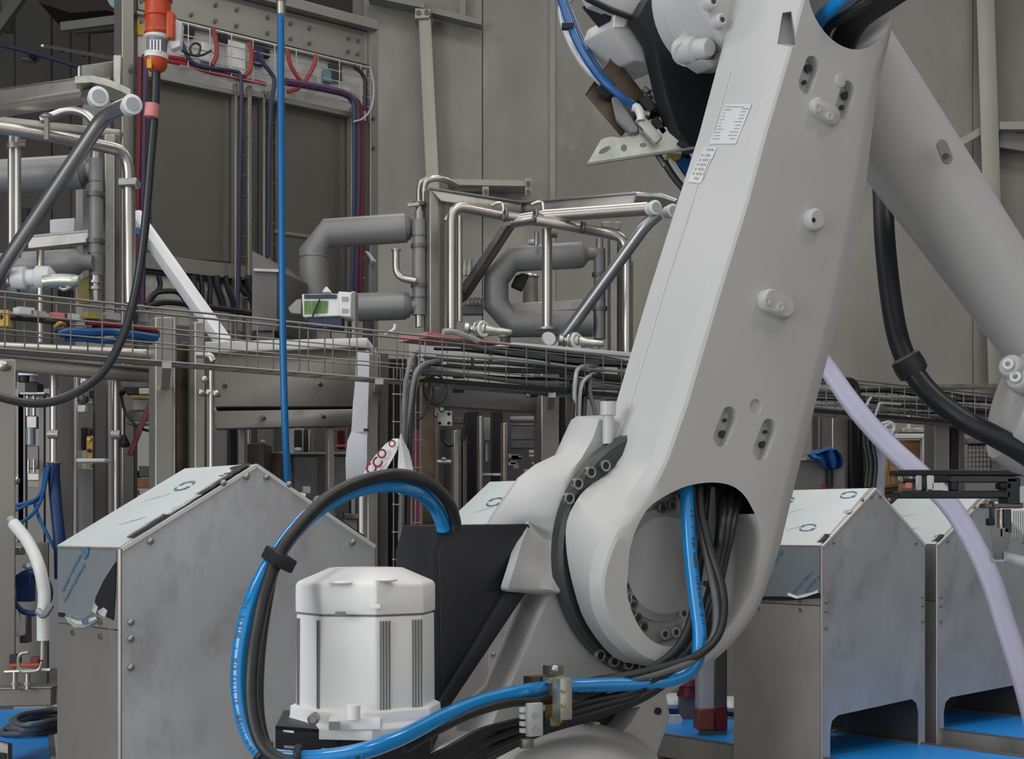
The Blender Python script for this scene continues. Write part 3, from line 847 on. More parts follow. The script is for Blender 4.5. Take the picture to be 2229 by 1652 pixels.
# insulated Z pipe left
b = MB(); b.tube([P(888, 497, Yp + .1), P(700, 511, Yp + .1), P(682, 552, Yp + .1), P(684, 670, Yp + .1)], 33 * 7.4 / FPX, seg=24, smooth=False)
b.bm.free(); b = MB()
b.tube([P(884, 496, Yp + .1), P(712, 508, Yp + .1), P(683, 548, Yp + .1), P(684, 670, Yp + .1)], 32 * 7.4 / FPX, seg=24, smooth=False)
q = b.build('insulated_pipe', M['insul'], t)
b = MB(); b.lathe(P(880, 496, Yp + .1), P(910, 496, Yp + .1), [(0, .074), (.4, .06), (.6, .036), (1, .034)], 20); b.build('reducer', M['insul'], q)
b = MB(); b.torus(P(683, 560, Yp + .1), (0, 0, 1), .0745, .003, 28, 5); b.build('cladding_seam', M['steel'], q)
b = MB(); b.tube([P(780, 669, Yp + .05), P(882, 665, Yp + .05)], 31 * 7.3 / FPX, seg=24, smooth=False)
q = b.build('insulated_pipe', M['insul'], t)
b = MB(); b.lathe(P(878, 665, Yp + .05), P(910, 665, Yp + .05), [(0, .071), (.4, .06), (.6, .036), (1, .034)], 20); b.build('reducer', M['insul'], q)
for y0, y1, r, m in ((436, 460, 7, 'steel_bright'), (460, 478, 10, 'steel'), (478, 686, 15, 'insul'), (686, 712, 8, 'steel_bright')):
    pipe(t, 'valve_column', [(912, y0, Yp + .05), (912, y1, Yp + .05)], r, m, seg=18, smooth=False)
for y, r, h in ((536, 18, 8), (622, 18, 8), (514, 16, 3), (648, 17, 3), (444, 14, 8)):
    flange(t, 912, y, Yp + .05, r, h)
b = MB(); b.beam(P(888, 447, Yp), P(912, 444, Yp), .02, .016); b.build('lever', M['steel'], t)
bpipe(t, 'sample_pipe', [(862, 544, Yp - .02), (862, 604, Yp - .02), (905, 612, Yp - .02)], 8, 'steel_bright', 26)
flange(t, 862, 544, Yp - .02, 11, 4, 'steel')
# hygienic valves along the bottom
for (x, y, w) in ((1010, 716, 105), (1215, 742, 100)):
    b = MB(); b.lathe(P(x, y - 2, Yp - .25), P(x + w, y + 8, Yp - .25), [(0, .012), (.02, .03), (.1, .03), (.14, .016), (.25, .022), (.28, .045), (.42, .045), (.45, .032), (.62, .022), (.95, .016), (1, .008)], 14)
    q = b.build('hygienic_valve', M['galv'], t)
    b = MB(); b.torus(P(x + .40 * w, y, Yp - .28), (.7, -.7, 0), .032, .009, 16, 6); b.build('valve_collar', M['white_plastic'], q)
    b = MB(); b.torus(P(x + .30 * w, y, Yp - .28), (.7, -.7, 0), .032, .007, 16, 6); b.build('valve_collar', M['steel_bright'], q)
    b = MB(); b.tube([P(x + w * .72, y + 14, Yp - .25), P(x + w * .82, y + 16, Yp - .25), P(x + w * .98, y + 8, Yp - .25)], .007, seg=8); b.build('lever', M['steel_bright'], q)
b = MB(); b.cyl(P(1192, 736, Yp - .3), P(1196, 737, Yp - .36), .03, seg=14); b.build('clamp_nut', M['white_plastic'], t)
# pump in the middle
b = MB(); b.cyl(P(1155, 660, Yp + .6), P(1155, 606, Yp + .6), .042, .038, 16); q = b.build('pump_head', M['steel'], t)
b = MB(); b.ell(P(1155, 602, Yp + .6), .045, .045, .02); b.build('pump_cap', M['steel_bright'], q)
sec(t, 'camera_body', [(1122, 600, Yp + .35), (1136, 594, Yp + .35), (1152, 597, Yp + .35), (1136, 632, Yp + .35), (1112, 622, Yp + .35)], .06, 'gap')
sec(t, 'manifold', [(1008, 662, Yp + .4), (1052, 660, Yp + .4), (1052, 684, Yp + .4), (1005, 684, Yp + .4)], .06, 'insul')
for i in range(5):
    b = MB(); b.tube([P(1012 + i * 8, 664, Yp + .38), P(1018 + i * 8, 648, Yp + .38), P(1026 + i * 8, 662, Yp + .38)], .006, seg=6); b.build('hose_loop', M['cable_light'], t)
for x in (1012, 1022):
    pipe(t, 'gauge_stem', [(x, 565, Yp + .5), (x, 600, Yp + .5)], 7, 'galv', smooth=False)
# supports down to the floor
for x in (684, 800, 1100, 1250):
    p = P(x, 690, Yp + .3)
    b = MB(); b.cyl((p.x, p.y, 0), (p.x, p.y, p.z), .025, seg=8); b.build('support_leg', M['steel_dark'], t)

# ---- operator device with green print
t = thing('boxed_device', 'white boxed device with a green picture beside the grey insulated pipe', 'device')
Yd = 6.6
sec(t, 'housing', [(657, 640, Yd), (760, 640, Yd), (760, 687, Yd), (659, 690, Yd)], .12, 'white_plastic')
sec(t, 'side_module', [(736, 634, Yd - .03), (764, 636, Yd - .03), (764, 690, Yd - .03), (738, 687, Yd - .03)], .16, 'white_plastic')
sec(t, 'green_picture', [(662, 655, Yd - .006), (714, 655, Yd - .006), (712, 681, Yd - .006), (662, 684, Yd - .006)], .004, 'green', 0)
sec(t, 'teal_strip', [(662, 641, Yd - .006), (733, 641, Yd - .006), (733, 650, Yd - .006), (662, 650, Yd - .006)], .004, 'cable_blue', 0)
for x, y in ((744, 646), (744, 672)):
    sec(t, 'module_slot', [(x, y, Yd - .036), (x + 14, y, Yd - .036), (x + 14, y + 9, Yd - .036), (x, y + 9, Yd - .036)], .004, 'zinc', 0)
sec(t, 'paper_feed', [(700, 636, Yd - .02), (710, 622, Yd - .02), (722, 636, Yd - .02)], .05, 'white_plastic')
sec(t, 'side_guide', [(626, 670, Yd), (645, 652, Yd), (656, 650, Yd), (656, 684, Yd), (632, 682, Yd)], .06, 'insul')
sec(t, 'base_block', [(668, 690, Yd + .02), (745, 688, Yd + .02), (745, 716, Yd + .02), (672, 712, Yd + .02)], .1, 'cable_blue')
b = MB(); b.beam(P(680, 690, Yd - .02), P(696, 652, Yd - .02), .008, .008); b.build('dark_strut', M['gap'], t)
p = P(706, 714, Yd + .08); b = MB(); b.box((p.x, p.y, p.z / 2), .06, .06, p.z); b.build('pedestal', M['steel_dark'], t)
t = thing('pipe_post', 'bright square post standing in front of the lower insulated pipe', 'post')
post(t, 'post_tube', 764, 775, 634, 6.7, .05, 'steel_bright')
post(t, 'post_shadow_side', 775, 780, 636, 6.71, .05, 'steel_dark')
t = thing('angle_plate', 'small tilted bright plate on a grey post right of the purple loom', 'plate')
sec(t, 'bright_plate', [(794, 546, 7.6), (803, 548, 7.6), (820, 570, 7.6), (808, 568, 7.6)], .03, 'white_paint')
post(t, 'grey_post', 806, 817, 572, 7.62, .04, 'grey_steel')
# ================================================================= wire basket cable tray
T = Plane(0, 4.5, 39.8)
tray = thing('cable_tray', 'long galvanised wire basket cable tray running away past the robot', 'cable tray')
zt, zb = EYE + (HY - 635) * 4.5 / FPX, EYE + (HY - 759) * 4.5 / FPX
S0, S1 = -0.35, 6.2
D = .11
for off in (0.0, -D):
    for i, z in enumerate((zt, zt - .017, zt - .065, zt - .115, zb)):
        if off < 0 and i == 1:
            continue
        r = .0042 if i in (0, 4) else .0028
        b = MB(); b.cyl(T.pt(S0, z, off), T.pt(S1, z, off), r, seg=6); b.build('long_wire', M['wire'], tray)
for k in range(1, 4):
    b = MB(); b.cyl(T.pt(S0, zb, -D * k / 4), T.pt(S1, zb, -D * k / 4), .0028, seg=6); b.build('long_wire', M['wire'], tray)
s = S0 + .05
k = 0
base = None
while s < S1:
    b = MB()
    b.tube([T.pt(s, zt, 0), T.pt(s, zb + .01, .0), T.pt(s, zb - .003, -.012), T.pt(s, zb - .003, -D + .012), T.pt(s, zb + .01, -D), T.pt(s, zt, -D)], .0026, seg=6, smooth=False)
    b.build('cross_wire', M['wire'], tray)
    s += .105
# brackets carrying the tray, down to the floor behind it
for px, y, Yq in ((360, 0, 5.61), (822, 0, 5.81), (1198, 0, 6.51)):
    s = T.s_of(px)
    a = T.pt(s, zb - .012, .01)
    e = P(px, HY, Yq); e.z = zb - .012
    b = MB(); b.beam(a, e, .03, .02); b.build('cantilever_bracket', M['steel'], tray)
# copper/black strip clipped under the right half
s0 = T.s_of(888)
b = MB(); b.beam(T.pt(s0, zb + .008, .012), T.pt(S1, zb + .008, .012), .014, .018); tag(b.build('trunk_cable', M['rubber']), 'thick black trunk cable strapped along the tray bottom edge', 'cable')

def traycable(name, label, s0, s1, z, off, r, m, amp=.012, ph=0.0, group=None):
    n = int((s1 - s0) / .16)
    off *= .38
    pts = [T.pt(s0 + (s1 - s0) * i / n, z + amp * math.sin(ph + i * 1.1) + amp * .6 * math.sin(i * .37 + ph * 2), off + amp * .8 * math.cos(i * .8 + ph)) for i in range(n + 1)]
    b = MB(); b.tube(pts, r, seg=8, res=3)
    return tag(b.build(name, M[m]), label, 'cable', group)
sr = T.s_of(895)
G = 'cables bundled in the right half of the tray'
i = 0
ORD = ('first', 'second', 'third', 'fourth', 'fifth', 'sixth', 'seventh', 'eighth', 'ninth', 'tenth')
rank = (0, 1, 4, 6, 7, 8, 9 - 1 + 0, 2, 5, 9)
rank = [0, 1, 3, 5, 6, 7, 8, 2, 4, 9]
for z, off in ((zb + .03, -.05), (zb + .05, -.12), (zb + .075, -.03), (zb + .10, -.10), (zb + .118, -.02), (zb + .135, -.16), (zb + .15, -.05), (zb + .06, -.2), (zb + .09, -.24), (zb + .165, -.12)):
    m = ('rubber_grey', 'cable_light', 'rubber', 'rubber_grey', 'cable_light', 'rubber', 'rubber_grey', 'rubber', 'rubber_grey', 'rubber')[i]
    traycable('tray_cable', ORD[rank[i]] + ' from bottom of ten cables in the right tray half, ' + {'rubber': 'black', 'rubber_grey': 'dark grey', 'cable_light': 'light grey'}[m], sr + .03 * i, S1 - .02, z, off, .0062 if i % 3 else .0075, m, .007, i * 1.3, G)
    i += 1
# cable ties
for k, sx in enumerate((930, 1030, 1070, 1140, 1163, 1196, 1245)):
    s = T.s_of(sx)
    b = MB(); b.box(T.pt(s, zb + .07 + .025 * (k % 3), -.005), .012, .012, .03); tag(b.build('cable_tie', M['gap']), ORD[k] + ' black cable tie from the left on the tray cables', 'cable tie', 'cable ties on the tray')
# colour cables and oddments left in the tray
sl = [T.s_of(x) for x in (130, 200, 270, 338)]
def tl(name, label, pts, r, m, cat='cable'):
    b = MB(); b.tube([T.at(x, y, o * .4) for x, y, o in pts], r, seg=8); return tag(b.build(name, M[m]), label, cat)
tl('air_hose', 'blue air hose bundle lying in the tray behind the black hanging cable', [(128, 728, -.1), (150, 722, -.08), (200, 724, -.06), (240, 722, -.1), (290, 728, -.06), (340, 735, -.1)], .014, 'blue_deep', 'hose')
tl('air_hose', 'second blue hose under the first in the left tray', [(140, 736, -.16), (190, 738, -.1), (230, 742, -.12), (290, 738, -.16), (330, 744, -.18)], .010, 'blue_deep', 'hose')
tl('air_hose', 'pale blue hose strand on top of the blue bundle in the tray', [(120, 722, -.2), (170, 718, -.14), (230, 720, -.12), (300, 726, -.14), (345, 730, -.2)], .008, 'cable_blue', 'hose')
tl('cable', 'red cable lying above the blue hoses in the left tray', [(185, 702, -.15), (230, 704, -.1), (280, 711, -.12), (340, 718, -.15)], .009, 'red')
tl('cable', 'second red cable tucked under the red one in the tray', [(200, 712, -.2), (250, 712, -.14), (300, 716, -.14), (345, 722, -.16)], .007, 'red_dark')
tl('cable', 'black cable lying in the tray below the yellow sheet', [(0, 690, -.1), (60, 694, -.14), (110, 700, -.1), (150, 706, -.12)], .009, 'rubber')
tl('cable', 'pale cable stretched along the left end of the tray', [(-20, 682, -.2), (40, 688, -.14), (100, 690, -.16), (160, 688, -.2)], .009, 'cable_light')
tl('cable', 'brass coloured cable curl near the left end of the tray', [(118, 712, -.1), (130, 704, -.08), (142, 708, -.1), (136, 714, -.12)], .007, 'gold')
b = MB(); b.box(T.at(10, 694, -.05), .035, .04, .05); tag(b.build('yellow_block', M['yellow']), 'small yellow block at the left end of the tray', 'block')
for k, (x, y) in enumerate(((52, 678), (78, 686), (124, 690), (150, 692), (200, 688), (240, 690))):
    b = MB(); b.box(T.at(x, y, -.06), .05, .05, .022, (T.u, T.n, Z)); tag(b.build('connector', M[('white_plastic', 'galv', 'pink', 'label', 'olive', 'cable_light')[k]]), ('white', 'pale grey', 'pink', 'paper white', 'olive', 'light grey')[k] + ' connector lying among cables in the left tray', 'connector')
# looms dropping out of the tray
def drop(name, label, pts, r, m, off0=0.0, cat='cable', group=None):
    b = MB(); b.tube([T.at(x, y, o + off0) for x, y, o in pts], r, seg=8); return tag(b.build(name, M[m]), label, cat, group)
drop('drop_cable', 'light grey cable arching out of the tray beside the black drop loom', [(958, 786, -.05), (925, 792, .03), (905, 812, .05), (896, 850, .05), (889, 910, .05), (884, 1000, .05), (882, 1150, .05)], .010, 'cable_mid')
drop('drop_cable', 'second light grey cable arching out of the tray on the left', [(950, 795, -.04), (918, 805, .02), (908, 830, .03), (900, 880, .03), (893, 1000, .03), (890, 1150, .03)], .007, 'cable_mid')
drop('drop_cable', 'grey cable leaving the tray at its highest point by the drop', [(912, 764, -.05), (896, 780, .02), (886, 815, .05), (880, 860, .05), (876, 1000, .05), (876, 1160, .05)], .008, 'cable_mid')
drop('drop_cable', 'thick black cable of the drop loom below the tray', [(905, 780, -.05), (902, 820, .04), (898, 870, .05), (893, 940, .06), (888, 1060, .06), (886, 1180, .06)], .010, 'rubber')
drop('drop_cable', 'dark blue grey cable of the drop loom below the tray', [(900, 828, .0), (886, 850, .04), (880, 900, .05), (876, 1000, .06), (872, 1180, .06)], .011, 'rubber_grey')
drop('drop_cable', 'black cable bowing left out of the drop loom', [(936, 825, .0), (937, 860, .05), (930, 890, .05), (917, 910, .05), (905, 912, .04)], .006, 'rubber')
b = MB(); b.torus(T.at(947, 848, .03), T.n, .055, .004, 24, 6); b.bm.verts.ensure_lookup_table()
tag(b.build('cable_coil', M['rubber']), 'thin black cable ring hanging under the tray', 'cable')
drop('drop_cable', 'yellow green earth lead at the corner under the tray', [(890, 832, .03), (905, 826, .03), (922, 822, .02)], .006, 'olive')
for k, (pts, m) in enumerate((([(1300, 795, -.05), (1262, 800, .0), (1252, 830, .04), (1250, 910, .05), (1250, 1000, .05), (1252, 1330, .05)], 'cable_light'),
                     ([(1310, 805, -.05), (1280, 820, .0), (1264, 845, .04), (1260, 910, .05), (1258, 1000, .05), (1258, 1330, .05)], 'cable_light'),
                     ([(1240, 790, -.05), (1245, 840, .0), (1248, 880, .05), (1240, 960, .05), (1240, 1000, .05), (1240, 1330, .05)], 'rubber'),
                     ([(1290, 800, -.05), (1284, 850, .02), (1296, 905, .05), (1300, 1000, .05), (1300, 1330, .05)], 'rubber_grey'),
                     ([(1272, 830, -.05), (1270, 880, .02), (1268, 920, .05), (1268, 1000, .05), (1268, 1330, .05)], 'rubber'))):
    drop('drop_cable', ('first light grey', 'second light grey', 'black', 'dark grey', 'thick black')[k] + ' cable dropping from the tray beside the robot lug', pts, .009 if k != 4 else .014, m)
b = MB(); b.tube([T.at(x, y, .0) for x, y in ((965, 722), (985, 722), (1010, 730), (1040, 742))], .012, seg=8)
tag(b.build('cable', M['cable_light']), 'grey cable arching over the red sheet on the tray', 'cable')
b = MB(); b.prism([T.at(930, 722, -.12), T.at(1000, 730, -.12), T.at(1120, 748, -.12), T.at(1000, 742, -.12), T.at(930, 734, -.12)], T.n * -.2)
tag(b.build('red_sheet', M['pink']), 'pink red sheet lying across the tray top behind the cables', 'sheet')
b = MB(); b.prism([T.at(1120, 745, .0), T.at(1250, 756, .0), T.at(1390, 768, .0), T.at(1390, 790, .0), T.at(1320, 775, .0), T.at(1120, 752, .0)], T.n * -.3)
tag(b.build('tray_cover', M['white_paint'], bevel=.004), 'white sheet metal cover on the tray next to the robot arm', 'cover')
b = MB(); b.tube([T.at(x, y, -.02) for x, y in ((838, 728), (850, 722), (858, 716), (860, 706))], .006, seg=8)
tag(b.build('cable', M['white_plastic']), 'short white cable end poking above the tray', 'cable')
# steel cover over the far right end of the tray
b = MB(); s0 = T.s_of(1868)
b.prism([T.at(1868, 838, .0), T.at(2200, 834, .0), T.at(2200, 843, .0), T.at(1868, 845, .0)], T.b * .2)
tag(b.build('perforated_cover', M['galv'], bevel=.002), 'pale perforated cover strip on the tray right of the black hose', 'cover')
b = MB(); b.tube([T.at(x, y, .03) for x, y in ((1836, 828), (1852, 830), (1862, 840), (1866, 862))], .018, seg=10)
tag(b.build('cable', M['rubber']), 'thick black cable hooking over the tray edge by the lavender hose', 'cable')
b = MB()
b.tube([T.at(x, y, .05) for x, y in ((1918, 922), (1935, 918), (1946, 926), (1940, 938), (1925, 930), (1938, 922), (1946, 932), (1940, 944))], .007, seg=8)
tag(b.build('white_cable_coil', M['white_plastic']), 'small loop of white cable hanging under the tray at right', 'cable')
for k, pts in enumerate(([(1905, 905), (1912, 885), (1918, 878), (1960, 880)], [(1886, 884), (1892, 870), (1896, 866)])):
    b = MB(); b.tube([T.at(x, y, .05) for x, y in pts], .007, seg=8)
    tag(b.build('cable', M['cable_light']), ('long', 'short')[k] + ' pale cable stub standing out of the right tray', 'cable')
# ================================================================= process machine frames below the tray
def postz(t, name, x0, x1, y0, y1, Y, d, m, deg=25, bev=.004):
    return post(t, name, x0, x1, y0, Y, d, m, y1, deg)
def quad(t, name, x0, y0, x1, y1, Y, d, m, y0r=None, y1r=None, Yr=None, bev=.003):
    y0r = y0 if y0r is None else y0r
    y1r = y1 if y1r is None else y1r
    Yr = Y if Yr is None else Yr
    b = MB(); b.prism([P(x0, y0, Y), P(x1, y0r, Yr), P(x1, y1r, Yr), P(x0, y1, Y)], (0, d, 0))
    return b.build(name, M[m], t, bevel=bev, bseg=1)

f1 = thing('production_machine', 'left machine frame of steel posts and beams below the wire tray', 'frame')
post(f1, 'post', -40, 34, 782, 5.2, .12, 'cab_frame', 1503, 20)
quad(f1, 'base_beam', -120, 1503, 112, 1541, 5.15, .1, 'steel_dark', 1497, 1536)
quad(f1, 'base_beam_edge', -120, 1501, 112, 1504, 5.14, .12, 'wire', 1495, 1498, None, .001)
b = MB(); pa, pb = P(-120, 1500, 5.3), P(112, 1500, 5.3); b.prism([V((pa.x, 5.24, .915)), V((pb.x, 5.24, .915)), V((pb.x, 6.15, .915)), V((pa.x, 6.15, .915))], -Z * .02); b.build('shelf_plate', M['steel_dark'], f1)
for x in (-100, 330):
    p = P(x, 1515, 5.2)
    b = MB(); b.box((p.x, p.y + .05, p.z / 2), .08, .08, p.z); b.build('foot', M['steel'], f1)
quad(f1, 'base_beam', 112, 1500, 360, 1540, 5.2, .08, 'steel')
b = MB(); p = P(17, 800, 5.2); b.cyl(p, p + V((0, -.04, 0)), .014, seg=10); b.ell(p + V((0, -.05, 0)), .02, .02, .02); b.build('clamp_knob', M['steel_bright'], f1)
b = MB(); b.cyl(P(-60, 752, 5.3), P(340, 772, 5.7), .019, seg=12); b.build('round_rail', M['steel_bright'], f1)
quad(f1, 'tray_beam', -60, 768, 338, 800, 5.5, .08, 'cab_frame', 806, 832, 5.9)
quad(f1, 'tray_beam_edge', -60, 762, 338, 769, 5.49, .1, 'wire', 800, 807, 5.89, .001)
post(f1, 'post', 338, 378, 690, 5.6, .1, 'steel', None, 28)
post(f1, 'post_groove', 378, 383, 690, 5.62, .05, 'wire', None, 28)
post(f1, 'post', 383, 423, 745, 5.72, .1, 'brown_steel', None, 28)
post(f1, 'post', 424, 446, 700, 5.62, .1, 'steel', None, 28)
post(f1, 'post_groove', 446, 452, 790, 5.66, .04, 'steel_dark', None, 28)
pipe(f1, 'slim_riser', [(460, 798, 5.5), (460, 1030, 5.5)], 6, 'steel_bright', smooth=False)
pipe(f1, 'rail_end', [(428, 771, 5.45), (455, 774, 5.45), (464, 786, 5.45)], 8, 'steel_bright')
for x, y in ((445, 826), (438, 855), (454, 855), (470, 857)):
    b = MB(); p = P(x, y, 5.5); b.ell(p, .014, .014, .014); b.cyl(p, p + V((.0, .06, 0)), .008, seg=8); b.build('thumb_screw', M['steel_bright'], f1)
# left interior uprights, left to right
pipe(f1, 'riser', [(117, 790, 5.8), (117, 1012, 5.8)], 9, 'steel_bright', smooth=False)
b = MB(); b.cyl(P(105, 945, 5.78), P(128, 945, 5.78), .018, seg=10); b.build('pipe_clip', M['steel'], f1)
post(f1, 'post', 130, 162, 792, 5.9, .1, 'steel_dark', None, 20)
post(f1, 'post_edge', 160, 168, 820, 5.88, .03, 'steel_bright', None, 20)
post(f1, 'post', 206, 234, 800, 6.0, .1, 'steel_dark', None, 20)
post(f1, 'post', 236, 246, 825, 5.95, .05, 'steel', None, 20)
pipe(f1, 'riser', [(253, 828, 5.9), (253, 1120, 5.9)], 6, 'steel_bright', smooth=False)
b = MB(); b.cyl(P(243, 946, 5.88), P(262, 946, 5.88), .018, seg=10); b.build('pipe_clip', M['steel'], f1)
post(f1, 'post', 326, 332, 940, 5.9, .03, 'steel', None, 20)
quad(f1, 'shelf_rail', 166, 998, 228, 1006, 5.7, .1, 'white_plastic')
quad(f1, 'dark_head', 262, 812, 336, 845, 6.05, .1, 'steel_dark')
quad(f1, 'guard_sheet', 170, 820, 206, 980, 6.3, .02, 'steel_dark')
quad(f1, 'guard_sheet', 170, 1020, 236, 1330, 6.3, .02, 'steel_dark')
quad(f1, 'back_or_added_sheet', 36, 1060, 130, 1500, 7.0, .02, 'steel_dark')
quad(f1, 'guard_sheet', 36, 1030, 85, 1046, 6.2, .03, 'steel')
# items standing inside the left frame
t = thing('filling_actuator', 'slim actuator column with dark motor block inside the left frame', 'actuator')
quad(t, 'motor_block', 54, 832, 82, 855, 6.0, .08, 'gap')
quad(t, 'mount_plate', 42, 853, 98, 859, 5.95, .12, 'steel')
b = MB(); b.cyl(P(68, 832, 6.04), P(68, 815, 6.04), .03, .024, 12); b.build('motor_cap', M['insul'], t)
for x in (60, 74):
    pipe(t, 'guide_rod', [(x, 858, 6.0), (x, 905, 6.0)], 4.5, 'steel_bright', smooth=False)
quad(t, 'carriage', 57, 905, 80, 932, 6.0, .05, 'steel')
pipe(t, 'sight_glass', [(67, 932, 6.0), (67, 968, 6.0)], 10, 'film_side', smooth=False)
quad(t, 'valve_block', 58, 970, 84, 1020, 6.0, .06, 'steel_dark')
for x in (62, 74):
    pipe(t, 'nozzle', [(x, 1000, 5.95), (x, 1030, 5.95)], 3, 'steel_bright', smooth=False)
for x in (48, 92):
    p = P(x, 858, 6.02); b = MB(); b.box((p.x, p.y, (p.z + .915) / 2), .02, .03, p.z - .915); b.build('side_strut', M['steel_dark'], t)
t = thing('switch_bar', 'white switch bar with black plug under the red cap, upper left', 'switch')
quad(t, 'white_bar', 39, 809, 74, 817, 5.9, .05, 'white_plastic')
b = MB(); b.cyl(P(52, 818, 5.92), P(52, 832, 5.92), .022, seg=10); b.build('plug', M['gap'], t)
b = MB(); b.loft([[P(60, 802, 5.95), P(78, 793, 5.95), P(99, 792, 5.95), P(99, 800, 5.95), P(88, 808, 5.95), P(66, 808, 5.95)], [P(60, 802, 6.1), P(78, 793, 6.1), P(99, 792, 6.1), P(99, 800, 6.1), P(88, 808, 6.1), P(66, 808, 6.1)]])
b.build('red_cap', M['red_dark'], t)
p = P(46, 815, 6.0); b = MB(); b.box((p.x, p.y + .02, (p.z + .915) / 2), .03, .03, p.z - .915); b.build('stand', M['steel_dark'], t)
quad(t, 'beige_cover', 36, 830, 52, 900, 6.1, .02, 'beige_steel')
t = thing('safety_switch', 'yellow rectangular safety switch with black head on the dark guard sheet', 'switch')
quad(t, 'switch_body', 187, 948, 204, 1000, 6.2, .06, 'yellow', bev=.006)
quad(t, 'switch_head', 189, 932, 198, 948, 6.2, .05, 'gap')
for y, m in ((956, 'gold'), (981, 'gap')):
    b = MB(); p = P(195, y, 6.2); b.cyl(p, p + V((0, -.012, 0)), .008, seg=10); b.build('button', M[m], t)
quad(t, 'black_bracket', 176, 930, 185, 978, 6.24, .05, 'gap')
b = MB(); b.cyl(P(196, 1010, 6.2), P(196, 1018, 6.2), .016, seg=10); b.build('cable_gland', M['olive'], t)
t = thing('pneumatic_valve', 'small silver and white valve with black knob above the safety switch', 'valve')
b = MB(); b.ell(P(181, 832, 6.15), .02, .02, .02); b.cyl(P(181, 832, 6.15), P(181, 850, 6.15), .016, seg=10); b.build('valve_head', M['steel_bright'], t)
quad(t, 'knob', 194, 850, 207, 866, 6.15, .04, 'gap')
b = MB(); b.ell(P(180, 868, 6.18), .026, .02, .024); b.build('valve_body', M['steel_dark'], t)
quad(t, 'white_block', 168, 882, 186, 897, 6.15, .04, 'white_plastic')
quad(t, 'angle_bracket', 192, 872, 207, 880, 6.15, .03, 'wire')
t = thing('light_curtain', 'black and yellow photo sensor head with white box under the steel beam', 'sensor')
quad(t, 'sensor_bar', 275, 842, 337, 859, 6.0, .06, 'gap')
quad(t, 'white_label', 302, 845, 325, 858, 5.99, .01, 'white_plastic')
quad(t, 'yellow_base', 284, 860, 337, 868, 5.99, .07, 'olive')
quad(t, 'white_housing', 289, 868, 330, 893, 6.02, .06, 'cab_back')
quad(t, 'grey_foot', 280, 893, 336, 916, 6.04, .05, 'steel_dark')
quad(t, 'blue_shelf', 275, 916, 336, 924, 6.02, .1, 'film_side')
b = MB(); b.ell(P(263, 852, 6.0), .022, .02, .018); b.build('plug', M['gap'], t)
b = MB(); b.tube([P(264, 860, 6.0), P(270, 890, 6.0), P(285, 915, 5.98), (P(305, 932, 5.98)), P(336, 940, 5.98)], .006, seg=8)
tag(b.build('cable', M['rubber']), 'thin black cable sagging from the sensor plug behind the red strip', 'cable')
t = thing('push_pendant', 'black pear shaped pendant switch hanging on a thin cord', 'switch')
b = MB(); b.cyl(P(271, 900, 6.0), P(271, 948, 6.0), .003, seg=6); b.build('cord', M['rubber'], t)
b = MB(); b.lathe(P(270, 946, 6.0), P(270, 974, 6.0), [(0, .006), (.3, .014), (.7, .025), (.95, .022), (1, .008)], 14); b.build('pear_grip', M['gap'], t)
b = MB(); b.beam(P(331, 868, 5.95), P(282, 992, 5.95), .012, .02); tag(b.build('red_strip', M['red_dark']), 'dark red plastic strip hanging slantwise below the sensor head', 'strip')
# blue sleeve and pneumatic tubes
t = thing('blue_sleeve', 'navy blue fabric sleeve slipped over the lower end of the pipe', 'sleeve')
b = MB(); b.tube([P(117, 1008, 5.75), P(119, 1060, 5.75), P(124, 1120, 5.72), P(130, 1185, 5.7), P(132, 1260, 5.7)], .024, seg=12); b.build('sleeve_tube', M['navy'], t)
b = MB(); b.torus(P(117, 1008, 5.75), Z, .024, .004, 18, 6); b.build('sleeve_mouth', M['wire'], t)
for k, pts in enumerate(([(104, 1012, 5.72), (98, 1050, 5.72), (80, 1085, 5.7), (35, 1100, 5.7)], [(107, 1012, 5.7), (92, 1080, 5.7), (70, 1120, 5.68), (36, 1142, 5.68)],
                         [(100, 1018, 5.74), (88, 1080, 5.72), (60, 1098, 5.7), (30, 1112, 5.7)], [(75, 1092, 5.74), (82, 1120, 5.72), (96, 1150, 5.7), (120, 1195, 5.7)])):
    b = MB(); b.tube([P(*p) for p in pts], .007, seg=8)
    tag(b.build('air_tube', M['blue_deep']), ('upper', 'lower', 'middle', 'steep')[k] + ' thin blue air tube curving off the navy sleeve', 'tube')
t = thing('insulated_hose', 'white insulated hose curving down beside the left gabled housing', 'hose')
b = MB(); b.tube([P(30, 1140, 5.0), P(60, 1178, 4.95), (P(84, 1230, 4.9)), P(96, 1290, 4.9), P(94, 1340, 4.9), P(94, 1394, 4.9)], .021, seg=14); b.build('hose_cover', M['white_plastic'], t)
b = MB(); b.tube([P(22, 1128, 5.02), P(40, 1152, 5.0)], .014, seg=12, smooth=False); b.build('hose_tail', M['beige_steel'], t)
b = MB(); b.cyl(P(94, 1392, 4.9), P(93, 1436, 4.9), .010, seg=10); b.build('hose_nipple', M['steel'], t)
b = MB(); b.tube([P(82, 1330, 4.86), P(96, 1338, 4.85), P(112, 1316, 4.86)], .013, seg=8); b.build('film_wrap', M['film_side'], t)
t = thing('pipe_manifold', 'bright bent manifold tubes on the base beam at lower left', 'pipework')
pipe(t, 'bent_tube', [(62, 1420, 5.1), (45, 1424, 5.1), (40, 1440, 5.1), (46, 1460, 5.1), (60, 1462, 5.1), (84, 1458, 5.1), (92, 1440, 5.1)], 4, 'steel_bright', seg=8)
pipe(t, 'header_tube', [(10, 1463, 5.12), (110, 1458, 5.12)], 4, 'steel_bright', smooth=False)
